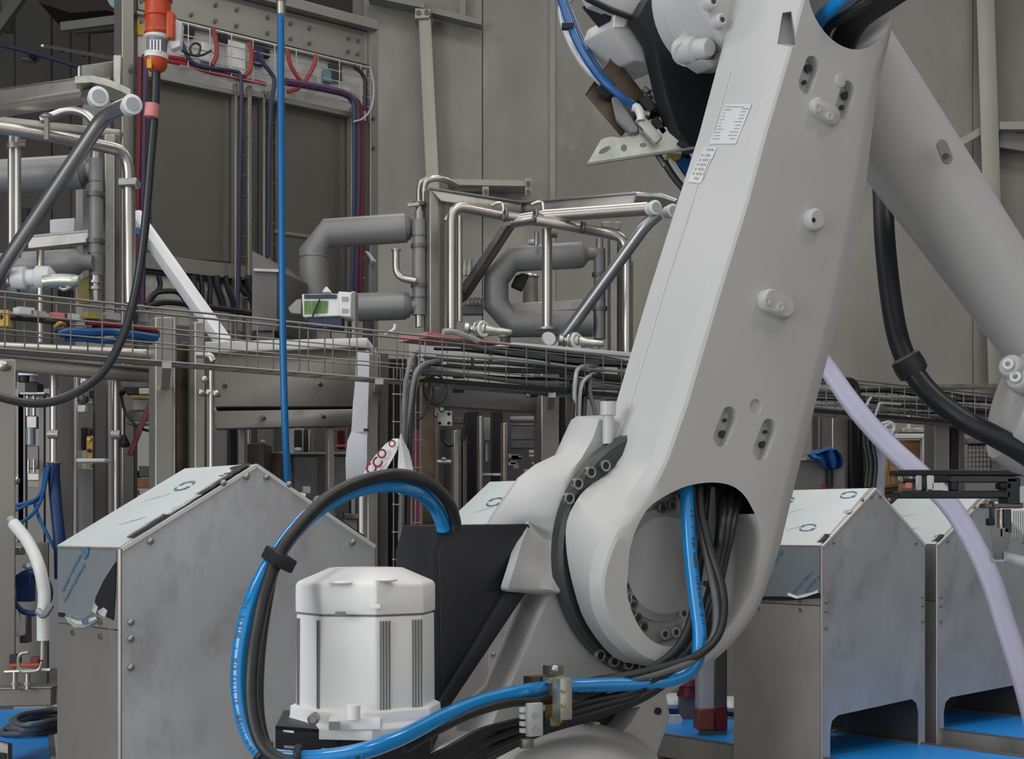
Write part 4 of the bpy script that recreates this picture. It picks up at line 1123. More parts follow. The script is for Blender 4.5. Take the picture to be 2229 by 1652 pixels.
for x in (32, 60):
    pipe(t, 'stub', [(x, 1463, 5.12), (x, 1500, 5.12)], 6, 'steel_bright', smooth=False)
    flange(t, x, 1488, 5.12, 9, 6, 'steel')
quad(t, 'copper_bar', 20, 1445, 84, 1452, 5.2, .04, 'orange')
quad(t, 'red_block', 66, 1430, 84, 1450, 5.22, .05, 'red_dark')
quad(t, 'black_block', 20, 1425, 38, 1446, 5.22, .05, 'gap')
t = thing('valve_island', 'white and navy pneumatic block behind the white insulated hose', 'valve block')
quad(t, 'white_module', 20, 1325, 40, 1386, 5.3, .08, 'white_plastic')
quad(t, 'navy_module', 34, 1250, 66, 1310, 5.4, .06, 'navy')
quad(t, 'grey_module', 42, 1340, 58, 1400, 5.4, .06, 'steel_dark')
quad(t, 'silver_module', 24, 1190, 44, 1208, 5.4, .06, 'steel')
b = MB(); b.torus(P(68, 1290, 5.3), (0.2, 1, 0), .075, .011, 22, 8); b.build('navy_hose_ring', M['navy'], t)
b = MB(); b.ell(P(66, 1232, 5.3), .028, .02, .014); b.build('white_fitting', M['film_side'], t)
quad(t, 'support_sheet', 18, 1180, 104, 1500, 5.55, .02, 'steel_dark')
b = MB(); b.ell(P(34, 1046, 5.3), .016, .016, .016); b.build('gauge_knob', M['steel_bright'], t)

# ---- white-topped bench machine in the centre left
t = thing('white_topped_cabinet', 'wide steel cabinet with a white top sheet behind the hanging blue hose', 'cabinet')
quad(t, 'top_sheet', 446, 744, 800, 768, 5.88, .5, 'white_plastic', 735, 755, 6.08)
quad(t, 'front_panel', 466, 766, 800, 886, 5.95, .05, 'cab_frame', 753, 884, 6.12)
quad(t, 'slot', 470, 886, 780, 893, 6.0, .05, 'gap', 882, 889, 6.14)
quad(t, 'lower_beam', 466, 894, 780, 934, 5.95, .08, 'cab_frame', 890, 926, 6.1)
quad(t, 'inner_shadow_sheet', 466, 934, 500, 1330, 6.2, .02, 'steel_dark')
for x, y in ((495, 842), (696, 836), (575, 910), (703, 906)):
    b = MB(); p = P(x, y, 6.0); b.cyl(p + V((0, .05, 0)), p + V((0, -.06, 0)), .008, seg=8); b.build('bolt', M['steel_dark'], t)
for x in (520, 714):
    post(t, 'leg', x, x + 14, 930, 6.1, .05, 'steel', None, 20)
post(t, 'leg', 498, 520, 930, 6.15, .05, 'gap', None, 20)
quad(t, 'drive_box', 538, 965, 575, 1200, 6.3, .2, 'steel_dark')
b = MB(); b.ell(P(573, 961, 6.3), .012, .01, .008); b.build('bright_pin', M['white_plastic'], t)
quad(t, 'inner_sheet', 576, 985, 612, 1200, 6.5, .02, 'brown_steel')
quad(t, 'bench_top', 605, 984, 760, 990, 6.6, .4, 'wire')
quad(t, 'bench_front', 612, 992, 760, 1300, 6.7, .02, 'acrylic')
for x0, x1, m in ((640, 656, 'gap'), (656, 662, 'wire'), (662, 670, 'gap'), (670, 676, 'steel'), (686, 698, 'steel_dark')):
    quad(t, 'upright', x0, 935, x1, 984, 6.8, .03, m)
quad(t, 'white_block', 641, 974, 656, 982, 6.7, .05, 'white_plastic')
quad(t, 'red_tool', 734, 936, 750, 978, 6.8, .03, 'red_dark')
quad(t, 'red_tool_rail', 728, 968, 756, 973, 6.78, .03, 'pink')
quad(t, 'red_upright', 694, 990, 702, 1060, 6.68, .02, 'red_dark')
t = thing('machine_parts', 'small silver machine fittings just above the left gable slope', 'fittings')
for k in range(16):
    x, y = 640 + random.random() * 100, 1062 + random.random() * 60
    b = MB()
    if k % 2:
        b.cyl(P(x, y, 6.0), P(x + 10, y - 4, 6.0), .008 + .008 * random.random(), seg=8)
    else:
        b.box(P(x, y, 6.0), .03, .04, .016 + .016 * random.random())
    b.build('fitting', M[('steel', 'steel_dark', 'gap', 'galv', 'film_side')[k % 5]], t)
quad(t, 'fitting_plate', 620, 1118, 790, 1130, 6.05, .1, 'steel_dark')
p = P(700, 1130, 6.1); b = MB(); b.box((p.x, p.y, p.z / 2), .3, .05, p.z); b.build('pedestal', M['steel_dark'], t)
t = thing('stacked_boxes', 'black and cardboard boxes on a white ledge seen through the left frame', 'boxes')
quad(t, 'white_box', 258, 1026, 281, 1100, 8.0, .1, 'white_plastic')
quad(t, 'black_box', 281, 1024, 298, 1062, 7.9, .1, 'gap')
quad(t, 'black_box', 302, 1014, 327, 1038, 7.9, .1, 'seal')
quad(t, 'cardboard_box', 298, 1040, 327, 1062, 7.85, .1, 'card')
quad(t, 'red_bag', 278, 1066, 298, 1078, 7.8, .06, 'red')
quad(t, 'ledge', 240, 1078, 336, 1084, 7.75, .3, 'white_paint')
p = P(290, 1084, 7.9); b = MB(); b.box((p.x, p.y, p.z / 2), .2, .15, p.z); b.build('pedestal', M['steel_dark'], t)
t = thing('partition', 'plain pale partition panel far behind the left frame', 'partition')
def fl(t, name, x0, x1, y0, Y, m, d=.04):
    p0, p1 = P(x0, y0, Y), P(x1, y0, Y)
    b = MB(); b.prism([p0, p1, V((p1.x, p1.y, 0)), V((p0.x, p0.y, 0))], (0, d, 0)); return b.build(name, M[m], t)
fl(t, 'partition_sheet', 30, 640, 846, 9.2, 'beige_steel')
fl(t, 'partition_post', 640, 660, 840, 9.2, 'steel')

# ---- hanging paper and barrier tape
t = thing('hanging_paper', 'long white paper strip hanging from the tray to behind the cable arch', 'paper')
b = MB()
rows = [((776, 764), (804, 764)), ((773, 830), (803, 830)), ((768, 880), (801, 880)), ((765, 940), (799, 940))]
b.loft([[P(l[0], l[1], 5.75), P(r[0], r[1], 5.75), P(r[0], r[1], 5.757), P(l[0], l[1], 5.757)] for l, r in rows]); b.build('upper_sheet', M['paper'], t)
b = MB()
rows = [((765, 938), (800, 934), 5.75), ((756, 960), (799, 960), 5.72), ((752, 1000), (799, 1000), 5.70), ((753, 1040), (796, 1035), 5.70), ((758, 1080), (795, 1080), 5.72)]
b.loft([[P(l[0], l[1], y), P(r[0], r[1], y + .02), P(r[0], r[1], y + .027), P(l[0], l[1], y + .007)] for l, r, y in rows]); b.build('lower_sheet', M['paper'], t)
b = MB(); b.box(P(797, 936, 5.72), .018, .02, .010); b.build('black_clip', M['gap'], t)
t = thing('barrier_tape', 'white barrier tape with red capital letters tied to the tray post', 'tape')
b = MB()
rows = [((866, 954), (872, 960)), ((855, 955), (868, 968)), ((838, 967), (862, 985)), ((815, 993), (848, 1010)), ((797, 1020), (835, 1030)), ((786, 1040), (822, 1056))]
b.loft([[P(a[0], a[1], 5.32), P(c[0], c[1], 5.30), P(c[0], c[1], 5.304), P(a[0], a[1], 5.324)] for a, c in rows]); b.build('tape_tail', M['tape'], t)
b = MB()
rows = [((871, 944), (874, 944)), ((868, 962), (880, 962)), ((867, 990), (890, 980)), ((866, 1010), (896, 1005)), ((865, 1045), (903, 1040)), ((866, 1075), (912, 1075))]
b.loft([[P(a[0], a[1], 5.30), P((a[0] + c[0]) / 2, a[1], 5.285), P(c[0], c[1], 5.31), P(c[0], c[1], 5.315), P((a[0] + c[0]) / 2, a[1], 5.29), P(a[0], a[1], 5.305)] for a, c in rows]); b.build('tape_tail', M['tape'], t)
xd, yd = P(850, 968, 5.3) - P(806, 1030, 5.3), P(806, 990, 5.3) - P(824, 1004, 5.3)
for ch, x, y, sz in (('C', 808, 1022, .052), ('C', 822, 1008, .050), ('O', 832, 988, .044), ('O', 854, 966, .034)):
    text(ch, sz, M['tape_red'], P(x, y, 5.285), xd, yd, t, bold=True)
# ---- post, ladder tray and red duct right of the paper
t = thing('tray_post', 'dark steel post with a wire ladder beside it, behind the cable arch', 'post')
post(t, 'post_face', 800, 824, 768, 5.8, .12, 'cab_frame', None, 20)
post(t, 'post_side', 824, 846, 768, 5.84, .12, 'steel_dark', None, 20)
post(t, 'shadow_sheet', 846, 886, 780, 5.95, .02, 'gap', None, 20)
for x in (857, 872, 905, 915):
    pipe(t, 'ladder_wire', [(x, 800, 5.7), (x, 1300, 5.7)], 1.6, 'wire', seg=6, smooth=False)
for y in range(858, 1240, 60):
    pipe(t, 'ladder_rung', [(853, y, 5.69), (888, y + 1, 5.69)], 1.6, 'wire', seg=6, smooth=False)
    pipe(t, 'ladder_rung', [(898, y - 20, 5.69), (918, y - 20, 5.69)], 1.4, 'wire', seg=6, smooth=False)
quad(t, 'red_duct', 897, 935, 914, 1300, 5.78, .05, 'red_dark')
post(t, 'post', 917, 947, 800, 5.9, .12, 'brown_steel', None, 20)
pipe(t, 'white_stub', [(787, 1075, 5.72), (787, 1180, 5.72)], 5, 'white_plastic')
# ---- right machine frame
f2 = thing('production_machine', 'right machine frame with a wide pale beam between posts behind the robot column', 'frame')
quad(f2, 'head_beam', 935, 838, 1180, 882, 6.1, .1, 'cab_frame', 852, 898, 6.6)
quad(f2, 'upper_sheet', 890, 735, 1345, 840, 6.9, .03, 'cab_plate', 770, 860, 7.2)
post(f2, 'post', 1179, 1218, 795, 6.5, .1, 'cab_frame', None, 20)
post(f2, 'post', 1218, 1230, 800, 6.55, .1, 'gap', None, 20)
post(f2, 'post', 1232, 1262, 800, 6.7, .1, 'steel_dark', None, 20)
quad(f2, 'corner_plate', 950, 894, 985, 928, 6.0, .02, 'galv')
for x, y in ((977, 901), (957, 921), (977, 921)):
    b = MB(); p = P(x, y, 5.99); b.cyl(p, p + V((0, .004, 0)), .007, seg=8); b.build('hole', M['gap'], f2)
for x, y in ((962, 892), (948, 904), (968, 844), (1150, 860)):
    b = MB(); b.ell(P(x, y, 5.95), .012, .012, .010); b.cyl(P(x, y, 5.95), P(x, y, 6.15), .007, seg=8); b.build('thumb_screw', M['steel_bright'], f2)
for x, y in ((998, 817), (1157, 830), (998, 848), (1158, 858)):
    b = MB(); b.box(P(x, y, 6.05), .045, .05, .022); b.build('black_clip', M['gap'], f2)
for x0, x1, y, m in ((988, 1000, 936, 'steel'), (1000, 1005, 936, 'steel_dark'), (1008, 1017, 930, 'steel_dark'), (1044, 1051, 905, 'steel'), (1096, 1105, 920, 'steel')):
    post(f2, 'upright', x0, x1, y, 6.9, .06, m, None, 15)
for x0, x1, m in ((1018, 1043, 'gap'), (1070, 1095, 'gap')):
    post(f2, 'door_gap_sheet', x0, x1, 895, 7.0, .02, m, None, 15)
fl(f2, 'back_or_added_sheet', 946, 1190, 880, 7.4, 'steel_dark')  # dark sheet added to fill the darkness inside the frame
for y0, y1, m in ((912, 918, 'steel_dark'), (906, 914, 'steel'), (922, 926, 'wire'), (930, 957, 'acrylic'), (960, 976, 'steel_dark')):
    quad(f2, 'drawer_front', 1110, y0, 1172, y1, 7.1, .03, m)
for k in range(18):
    x, y = 1112 + random.random() * 60, 972 + random.random() * 60
    b = MB(); b.box(P(x, y, 7.05), .02 + .03 * random.random(), .03, .008 + .015 * random.random()); b.build('fitting', M[('steel', 'steel_dark', 'galv')[k % 3]], f2)
quad(f2, 'pale_cylinder_cover', 1052, 908, 1068, 958, 7.1, .05, 'steel')
b = MB(); b.cyl(P(1060, 966, 7.1), P(1060, 1004, 7.1), .018, seg=12); b.build('sight_cylinder', M['steel_bright'], f2)
quad(f2, 'white_edge', 1048, 1030, 1090, 1036, 7.0, .05, 'white_plastic')
b = MB(); b.ell(P(966, 1000, 6.9), .016, .014, .012); b.cyl(P(952, 1006, 6.9), P(982, 1006, 6.9), .012, seg=8); b.build('clamp_handle', M['steel'], f2)
b = MB(); b.tube([P(962, 935, 6.85), P(964, 955, 6.85), P(975, 968, 6.85), P(986, 968, 6.85)], .010, seg=8); b.build('black_lead', M['rubber'], f2)
b = MB(); b.tube([P(1016, 900, 6.85), P(1014, 930, 6.85), P(1006, 960, 6.85)], .012, seg=8); b.build('black_lead', M['rubber'], f2)
quad(f2, 'brown_clip_plate', 986, 908, 1010, 922, 6.95, .04, 'brown_steel')

# ---- bay right of the robot
t = thing('production_machine', 'dark upright frame between the robot arm and the lavender hose', 'frame')
post(t, 'post', 1812, 1850, 900, 7.6, .1, 'cab_frame', None, 20)
post(t, 'post', 1852, 1860, 905, 7.6, .1, 'gap', None, 20)
for x, m in ((1868, 'gap'), (1880, 'steel_dark'), (1890, 'gap'), (1898, 'steel')):
    post(t, 'upright', x, x + 6, 906, 7.7, .05, m, None, 15)
fl(t, 'back_or_added_sheet', 1768, 1812, 880, 8.8, 'concrete')
post(t, 'post', 1782, 1796, 900, 8.0, .08, 'steel_dark', None, 15)
for k, x in enumerate((1884, 1892, 1902)):
    b = MB(); b.tube([P(x, 900, 7.5), P(x - 3, 960, 7.5), P(x + 4, 1010, 7.5), P(x, 1060, 7.5)], .012, seg=8); b.build('hanging_lead', M['rubber'], t)
t = thing('low_cabinet', 'dark grey low cabinet with a pale top edge right of the arm', 'cabinet')
quad(t, 'front_panel', 1700, 1003, 1840, 1330, 7.4, .3, 'steel_dark', 1003)
quad(t, 'top_edge', 1700, 998, 1796, 1004, 7.38, .32, 'wire')
quad(t, 'red_sticker', 1790, 1054, 1806, 1070, 7.39, .01, 'red')
b = MB(); b.cyl(P(1806, 1010, 7.38), P(1806, 1060, 7.38), .018, seg=8); b.build('dark_handle', M['gap'], t)
b = MB()
rr = random.Random(21)
# a limp cloth: pleated sheet running over the edge and hanging down in folds
rows = [[(1760, 990), (1768, 984), (1778, 988), (1788, 980), (1800, 984)], [(1768, 996), (1776, 978), (1788, 984), (1802, 972), (1818, 978)], [(1784, 1000), (1792, 982), (1806, 978), (1820, 980), (1830, 990)],
        [(1790, 1010), (1798, 996), (1810, 992), (1824, 994), (1834, 1006)], [(1792, 1018), (1802, 1012), (1812, 1006), (1824, 1012), (1832, 1018)], [(1800, 1020), (1806, 1018), (1812, 1020), (1820, 1020), (1826, 1020)]]
pts = [[P(x, y, 7.32 + (.06 if j % 2 else -.03) + .03 * rr.random()) for j, (x, y) in enumerate(r)] for r in rows]
sm = [catmull(r, 4) for r in pts]
b.loft([[p + V((0, -.02, 0)) for p in r] + [p + V((0, .05, 0)) for p in reversed(r)] for r in sm])
tag(b.build('blue_cloth', M['cloth_blue']), 'crumpled blue cloth lying on the low grey cabinet', 'cloth')
t = thing('plywood_crate', 'plywood board crate with white frame behind the lavender hose', 'crate')
for i in range(4):
    quad(t, 'board', 1925, 958 + i * 38, 2010, 994 + i * 38, 8.6, .03, 'wood')
quad(t, 'white_top_batten', 1950, 944, 2034, 954, 8.5, .06, 'white_plastic')
quad(t, 'white_post', 2009, 950, 2031, 1240, 8.5, .06, 'white_paint')
quad(t, 'steel_shelf', 1965, 932, 2034, 940, 8.55, .2, 'galv')
quad(t, 'shelf_stem', 1977, 905, 1983, 934, 8.5, .03, 'white_plastic')
p = P(1960, 1110, 8.62); b = MB(); b.box((p.x, p.y, p.z / 2), .22, .05, p.z); b.build('crate_leg', M['wood'], t)
p = P(2020, 1240, 8.55); b = MB(); b.box((p.x, p.y, p.z / 2), .05, .05, p.z); b.build('crate_leg', M['white_paint'], t)
b = MB(); b.tube([P(1930, 1000, 8.4), P(1936, 1050, 8.4), P(1940, 1062, 8.4), P(1950, 1056, 8.4), P(1954, 1048, 8.4)], .012, seg=8)
tag(b.build('strap', M['gold']), 'yellow brown strap hooked on the plywood crate', 'strap')
t = thing('cardboard_box', 'small brown cardboard bundle behind the ridge of the middle housing', 'box')
b = MB(); b.prism([P(1924, 1056, 8.2), P(1956, 1050, 8.2), P(1955, 1085, 8.2), P(1944, 1092, 8.2), P(1926, 1085, 8.2)], (0, .12, 0)); b.build('bundle', M['card'], t)
for y in (1064, 1072):
    b = MB(); b.beam(P(1926, y, 8.18), P(1954, y - 3, 8.18), .01, .012); b.build('binding', M['gap'], t)
p = P(1940, 1088, 8.26); b = MB(); b.box((p.x, p.y, p.z / 2), .06, .06, p.z); b.build('stand', M['steel_dark'], t)
t = thing('production_machine', 'dark posts and mesh guard under the big black hose at right', 'frame')
post(t, 'post', 2035, 2068, 920, 7.9, .1, 'cab_frame', None, 20)
post(t, 'post', 2070, 2088, 925, 7.95, .1, 'gap', None, 20)
post(t, 'post', 2088, 2100, 930, 7.95, .1, 'steel_dark', None, 20)
quad(t, 'meter_top', 2104, 952, 2160, 966, 8.2, .1, 'wire')
quad(t, 'meter_bar', 2112, 964, 2158, 970, 8.15, .05, 'gap')
for k in range(7):
    x = 2108 + k * 8
    pipe(t, 'mesh_wire', [(x, 970, 8.2), (x, 1022, 8.2)], 1.2, 'wire', seg=5, smooth=False)
for k in range(5):
    pipe(t, 'mesh_wire', [(2104, 975 + k * 10, 8.2), (2160, 975 + k * 10, 8.2)], 1.2, 'wire', seg=5, smooth=False)
fl(t, 'back_or_added_sheet', 2100, 2300, 935, 8.6, 'cab_back')
fl(t, 'back_or_added_sheet', 1850, 2100, 912, 9.6, 'cab_frame')
b = MB(); b.lathe(P(2162, 955, 8.0), P(2176, 1000, 8.0), [(0, .03), (.3, .05), (.5, .035), (1, .04)], 12); b.build('silver_valve', M['galv'], t)
quad(t, 'red_valve', 2172, 975, 2196, 1000, 8.05, .05, 'red_dark')
quad(t, 'dark_valve_body', 2160, 1000, 2214, 1030, 8.05, .05, 'steel_dark')
# ================================================================= gabled stainless housings on the conveyors
def ragged(p0, p1, n, w, nrm, k=1.0, seed=0):
    """an irregular strip along p0-p1, lying in the surface whose in-plane across direction is nrm"""
    rr = random.Random(seed)
    p0, p1, nrm = V(p0), V(p1), V(nrm)
    a, c = [], []
    for i in range(n + 1):
        f = i / n
        q = p0.lerp(p1, f)
        a.append(q + nrm * (w * (.15 * rr.random())))
        c.append(q + nrm * (w * (.35 + k * .75 * rr.random())))
    return a, c

def strip(t, name, m, a, c, th):
    b = MB(); th = V(th)
    b.loft([[x, y, y + th, x + th] for x, y in zip(a, c)])
    return b.build(name, M[m], t, smooth=False)

def arrows(parent, o, xd, yd, r, up):
    """the two-arrow circle printed on the film"""
    xd, yd, up = V(xd).normalized(), V(yd).normalized(), V(up).normalized()
    b = MB()
    for st in (0.25, math.pi + .25):
        pts = []
        for i in range(9):
            a = st + i * 2.3 / 8
            pts.append(V(o) + xd * (r * math.cos(a) * 1.25) + yd * (r * .8 * math.sin(a)))
        for i in range(8):
            d = (pts[i + 1] - pts[i]).normalized().cross(up) * (r * .13)
            b.poly([pts[i] - d, pts[i + 1] - d, pts[i + 1] + d, pts[i] + d])
        d = (pts[8] - pts[7]).normalized()
        n = d.cross(up)
        b.poly([pts[8] - n * r * .4 - d * r * .1, pts[8] + n * r * .4 - d * r * .1, pts[8] + d * r * .55])
    return b.build('film_logo', M['film_print'], parent, smooth=False)

def printmarks(parent, o, xd, yd, length, h, seed, m='film_print', name='film_lettering'):
    """a line of worn print too small to read: short strokes"""
    rr = random.Random(seed)
    xd, yd = V(xd).normalized(), V(yd).normalized()
    b = MB(); x = 0.0
    while x < length:
        w = h * (.25 + .7 * rr.random())
        hh = h * (.6 + .4 * rr.random())
        p = V(o) + xd * x
        b.poly([p, p + xd * w, p + xd * w + yd * hh, p + yd * hh])
        x += w + h * (.12 + (.5 if rr.random() < .2 else .1))
    return b.build(name, M[m], parent, smooth=False)

def housing(label, px, Y, L, D, ze, zpk, zseam, cut=None, film_side=True, seed=1, zbot=0.0, tear=True, logos=(), ridge_f=.5):
    pl = Plane(px, Y, 39.8)
    t = thing('gabled_housing', label, 'housing')
    u, n, bk = pl.u, pl.n, pl.b
    q = pl.pt
    th = .003
    zc = cut[0] if cut else None
    # front panel: a gabled sheet with a rounded-corner belt opening at the foot
    mid = L * ridge_f
    if cut:
        zc0, zc1, zfoot, w0, w1 = cut
        f = [q(0, zbot), q(w0, zbot), q(w0, zc0 - .06), q(w0 + .012, zc0 - .02), q(w0 + .05, zc0), q(L - w1 - .05, zc1), q(L - w1 - .015, zc1 - .02), q(L - w1, zc1 - .06), q(L - w1, zbot), q(L, zbot)]
    else:
        f = [q(0, zbot), q(L, zbot)]
    f += [q(L, ze), q(mid, zpk), q(0, ze)]
    b = MB(); b.plate([f], bk * .004); b.build('front_panel', M['steel_panel'], t)
    # bright folded edges along the gable
    for s0, z0, s1, z1 in ((0, ze, mid, zpk), (mid, zpk, L, ze)):
        b = MB(); b.beam(q(s0, z0, .002), q(s1, z1, .002), .006, .009); b.build('gable_edge', M['edge'], t)
    # left side: lower steel sheet, seam strip, upper filmed sheet
    b = MB(); b.prism([q(0, zbot, -.004), q(0, zseam, -.004), q(0, zseam, -D), q(0, zbot, -D)], u * .004); b.build('side_panel', M['steel'] if not cut else M['brown_side'], t)
    b = MB(); b.prism([q(0, zseam + .003, -.004), q(0, ze, -.004), q(0, ze, -D), q(0, zseam + .003, -D)], u * .004); up = b.build('upper_side_panel', M['steel'], t)
    b = MB(); b.beam(q(-.002, zbot, -.004), q(-.002, ze, -.004), .006, .014); b.build('corner_fold', M['steel_bright'], t)
    # right side and back
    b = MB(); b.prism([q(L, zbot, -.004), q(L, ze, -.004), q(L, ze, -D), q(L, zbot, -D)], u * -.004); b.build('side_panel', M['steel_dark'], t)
    if cut:
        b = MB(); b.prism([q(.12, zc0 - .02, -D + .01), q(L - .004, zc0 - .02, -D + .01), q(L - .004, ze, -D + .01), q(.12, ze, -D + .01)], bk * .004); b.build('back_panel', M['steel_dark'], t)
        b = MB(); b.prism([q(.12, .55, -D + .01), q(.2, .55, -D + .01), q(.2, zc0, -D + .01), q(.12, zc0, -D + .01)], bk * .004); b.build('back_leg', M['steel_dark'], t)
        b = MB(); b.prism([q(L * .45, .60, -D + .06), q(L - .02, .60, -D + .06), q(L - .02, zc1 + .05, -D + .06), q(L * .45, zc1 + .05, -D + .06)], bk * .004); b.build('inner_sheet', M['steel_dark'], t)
        b = MB(); b.box(q(L * .36, .655, -D * .7), .09, .06, .05, (u, n, Z)); b.build('sensor_block', M['steel'], t)
        for s in (.42, .60):
            b = MB(); b.cyl(q(L * s, .68, -D * .7), q(L * s, .68, -D * .7 + .03), .008, seg=8); b.build('bolt', M['gap'], t)
    # roof sheets with film
    sl = V(q(mid, zpk)) - V(q(0, ze)); sl.normalize()
    nr = (sl.cross(bk)).normalized()
    if nr.z < 0: nr = -nr
    ov = .004
    b = MB(); b.prism([q(0, ze, .0) - sl * .0, q(mid, zpk, .0), q(mid, zpk, -D), q(0, ze, -D)], nr * .003); rf = b.build('roof_sheet', M['steel'], t)
    b = MB()
    g = .012
    b.prism([q(0, ze, -g) + sl * .002, q(mid, zpk, -g * 2.5), q(mid, zpk, -D), q(0, ze, -D) + sl * .002], nr * .005); fl_ = b.build('roof_film', M['film'], t)
    sr = V(q(L, ze)) - V(q(mid, zpk)); sr.normalize()
    nrr = bk.cross(sr).normalized()
    if nrr.z < 0: nrr = -nrr
    b = MB(); b.prism([q(mid, zpk, .0), q(L, ze, .0), q(L, ze, -D), q(mid, zpk, -D)], nrr * .004); b.build('roof_film', M['film'], t)
    # torn film along the near gable edge
    len_ = (V(q(mid, zpk)) - V(q(0, ze))).length
    rr = random.Random(seed)
    spans = ((.10, .36), (.36, .60), (.60, .84), (.84, .99)) if tear else ((.05, .18), (.55, .6))
    for k, (a0, a1) in enumerate(spans):
        p0, p1 = V(q(0, ze, -.004)) + sl * len_ * a0 + nr * .0075, V(q(0, ze, -.004)) + sl * len_ * a1 + nr * .0075
        a, c = ragged(p0, p1, 11, .040 if k != 3 else .075, bk, 1, seed * 7 + k)
        strip(t, 'torn_film', 'gap' if k % 2 == 0 or k == 3 else 'film_torn', a, c, nr * .002)
        if k % 2 == 0:
            a, c = ragged(p0 + bk * .022, p1 + bk * .022, 9, .014, bk, 1, seed * 5 + k)
            strip(t, 'curled_film', 'film_torn', a, c, nr * .005)
    for k, (a0, a1) in enumerate(((.1, .25), (.4, .52), (.62, .9))):
        p0, p1 = V(q(mid, zpk, -.001)) + sr * len_ * a0 + nrr * .006, V(q(mid, zpk, -.001)) + sr * len_ * a1 + nrr * .006
        a, c = ragged(p0, p1, 7, .012, bk, 1, seed * 3 + k)
        strip(t, 'torn_film', 'gap', a, c, nrr * .004)
    if film_side:
        side = Plane(px, Y, 39.8)
        side.u, side.n, side.b = bk, -u, u          # the left wall as a plane of its own
        at = lambda x, y, o=.002: side.at(x, y, o)
        if tear:
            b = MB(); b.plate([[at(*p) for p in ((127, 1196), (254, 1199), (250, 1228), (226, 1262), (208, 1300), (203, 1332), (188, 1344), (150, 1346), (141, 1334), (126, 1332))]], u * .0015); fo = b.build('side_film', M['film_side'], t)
            b = MB(); b.plate([[at(*p, .003) for p in ((252, 1222), (250, 1290), (246, 1350), (226, 1340), (206, 1318), (208, 1300), (226, 1262))]], u * .001); b.build('torn_film', M['gap'], t)
            b = MB(); b.plate([[at(*p, .006) for p in ((225, 1322), (233, 1330), (228, 1344), (218, 1338), (212, 1330))]], u * .002); b.build('curled_film', M['film_torn'], t)
            b = MB(); b.plate([[at(*p, .005) for p in ((204, 1312), (212, 1322), (208, 1336), (200, 1330))]], u * .002); b.build('curled_film', M['film_torn'], t)
            cu = [((140, 1340), (146, 1344)), ((146, 1352), (156, 1344)), ((162, 1366), (168, 1350)), ((185, 1366), (184, 1352)), ((205, 1357), (200, 1344)), ((214, 1350), (208, 1342))]
            b = MB(); b.loft([[at(*a, .004), at((a[0] + c[0]) / 2, (a[1] + c[1]) / 2, .016), at(*c, .003), at((a[0] + c[0]) / 2, (a[1] + c[1]) / 2, .003)] for a, c in cu]); b.build('curled_film', M['film'], t)
            b = MB(); b.plate([[at(*p, .018) for p in ((176, 1350), (192, 1347), (190, 1358), (180, 1360))]], u * .001); b.build('curled_film', M['film_print'], t)
            b = MB(); b.plate([[at(*p, .003) for p in ((126, 1333), (140, 1334), (138, 1343), (127, 1342))]], u * .001); b.build('torn_film', M['gap'], t)
        else:
            zb_ = zseam + .035
            b = MB(); b.plate([[at(1605, 1193), at(1784, 1193), at(1783, 1293), at(1770, 1300), at(1740, 1298), at(1715, 1302), at(1690, 1299), at(1605, 1303)]], u * .0015); fo = b.build('side_film', M['film_side'], t)
            a = [at(x, y, .0025) for x, y in ((1605, 1303), (1640, 1302), (1670, 1298), (1700, 1298), (1730, 1300), (1760, 1296), (1784, 1290))]
            c = [at(x, y, .0025) for x, y in ((1605, 1312), (1640, 1308), (1670, 1305), (1700, 1307), (1730, 1306), (1760, 1303), (1786, 1302))]
            strip(t, 'torn_film', 'gap', a, c, u * -.002)
            a = [at(x, y, .004) for x, y in ((1716, 1290), (1735, 1297), (1752, 1293), (1770, 1289), (1780, 1284))]
            c = [at(x, y, .010) for x, y in ((1716, 1296), (1735, 1303), (1752, 1300), (1770, 1294), (1782, 1290))]
            strip(t, 'curled_film', 'film', a, c, u * -.004)
        # print on the side film
        def pline(x0, y0, x1, y1, h, sd):
            a, c = at(x0, y0, .0045), at(x1, y1, .0045)
            d = (c - a)
            printmarks(fo, a, d, d.cross(u), d.length, h, sd)
        if tear:
            pline(173, 1206, 134, 1284, .010, 5)
            pline(182, 1226, 138, 1306, .010, 6)
            b = MB(); b.poly([at(x, y, .0045) for x, y in ((176, 1200), (180, 1192), (190, 1192), (193, 1200), (190, 1210), (183, 1219), (178, 1210))]); b.build('film_emblem', M['film_print'], fo, smooth=False)
        else:
            pline(1767, 1242, 1722, 1290, .014, 8)
            pline(1780, 1252, 1740, 1296, .017, 9)
            pline(1692, 1212, 1660, 1240, .016, 10)
            pline(1682, 1206, 1650, 1236, .012, 11)
            b = MB(); b.poly([at(1694 + 10 * math.cos(k), 1200 + 10 * math.sin(k), .0045) for k in [j * .6 - .4 for j in range(6)]] + [at(1684, 1206, .0045), at(1686, 1193, .0045)]); b.build('film_emblem', M['film_print'], fo, smooth=False)
    for fx, fy, r in logos:
        o = V(q(0, ze)) + sl * len_ * fy + bk * (D * fx) + nr * .0065
        arrows(fl_, o, -bk, sl, r, nr)
    for k in range(2):
        o = V(q(0, ze)) + sl * len_ * (.25 + .3 * k) + bk * (D * (.55 + .2 * k)) + nr * .0065
        printmarks(fl_, o, -bk + sl * .45, sl + bk * .45, .08, .008, 30 + k, 'film_torn')
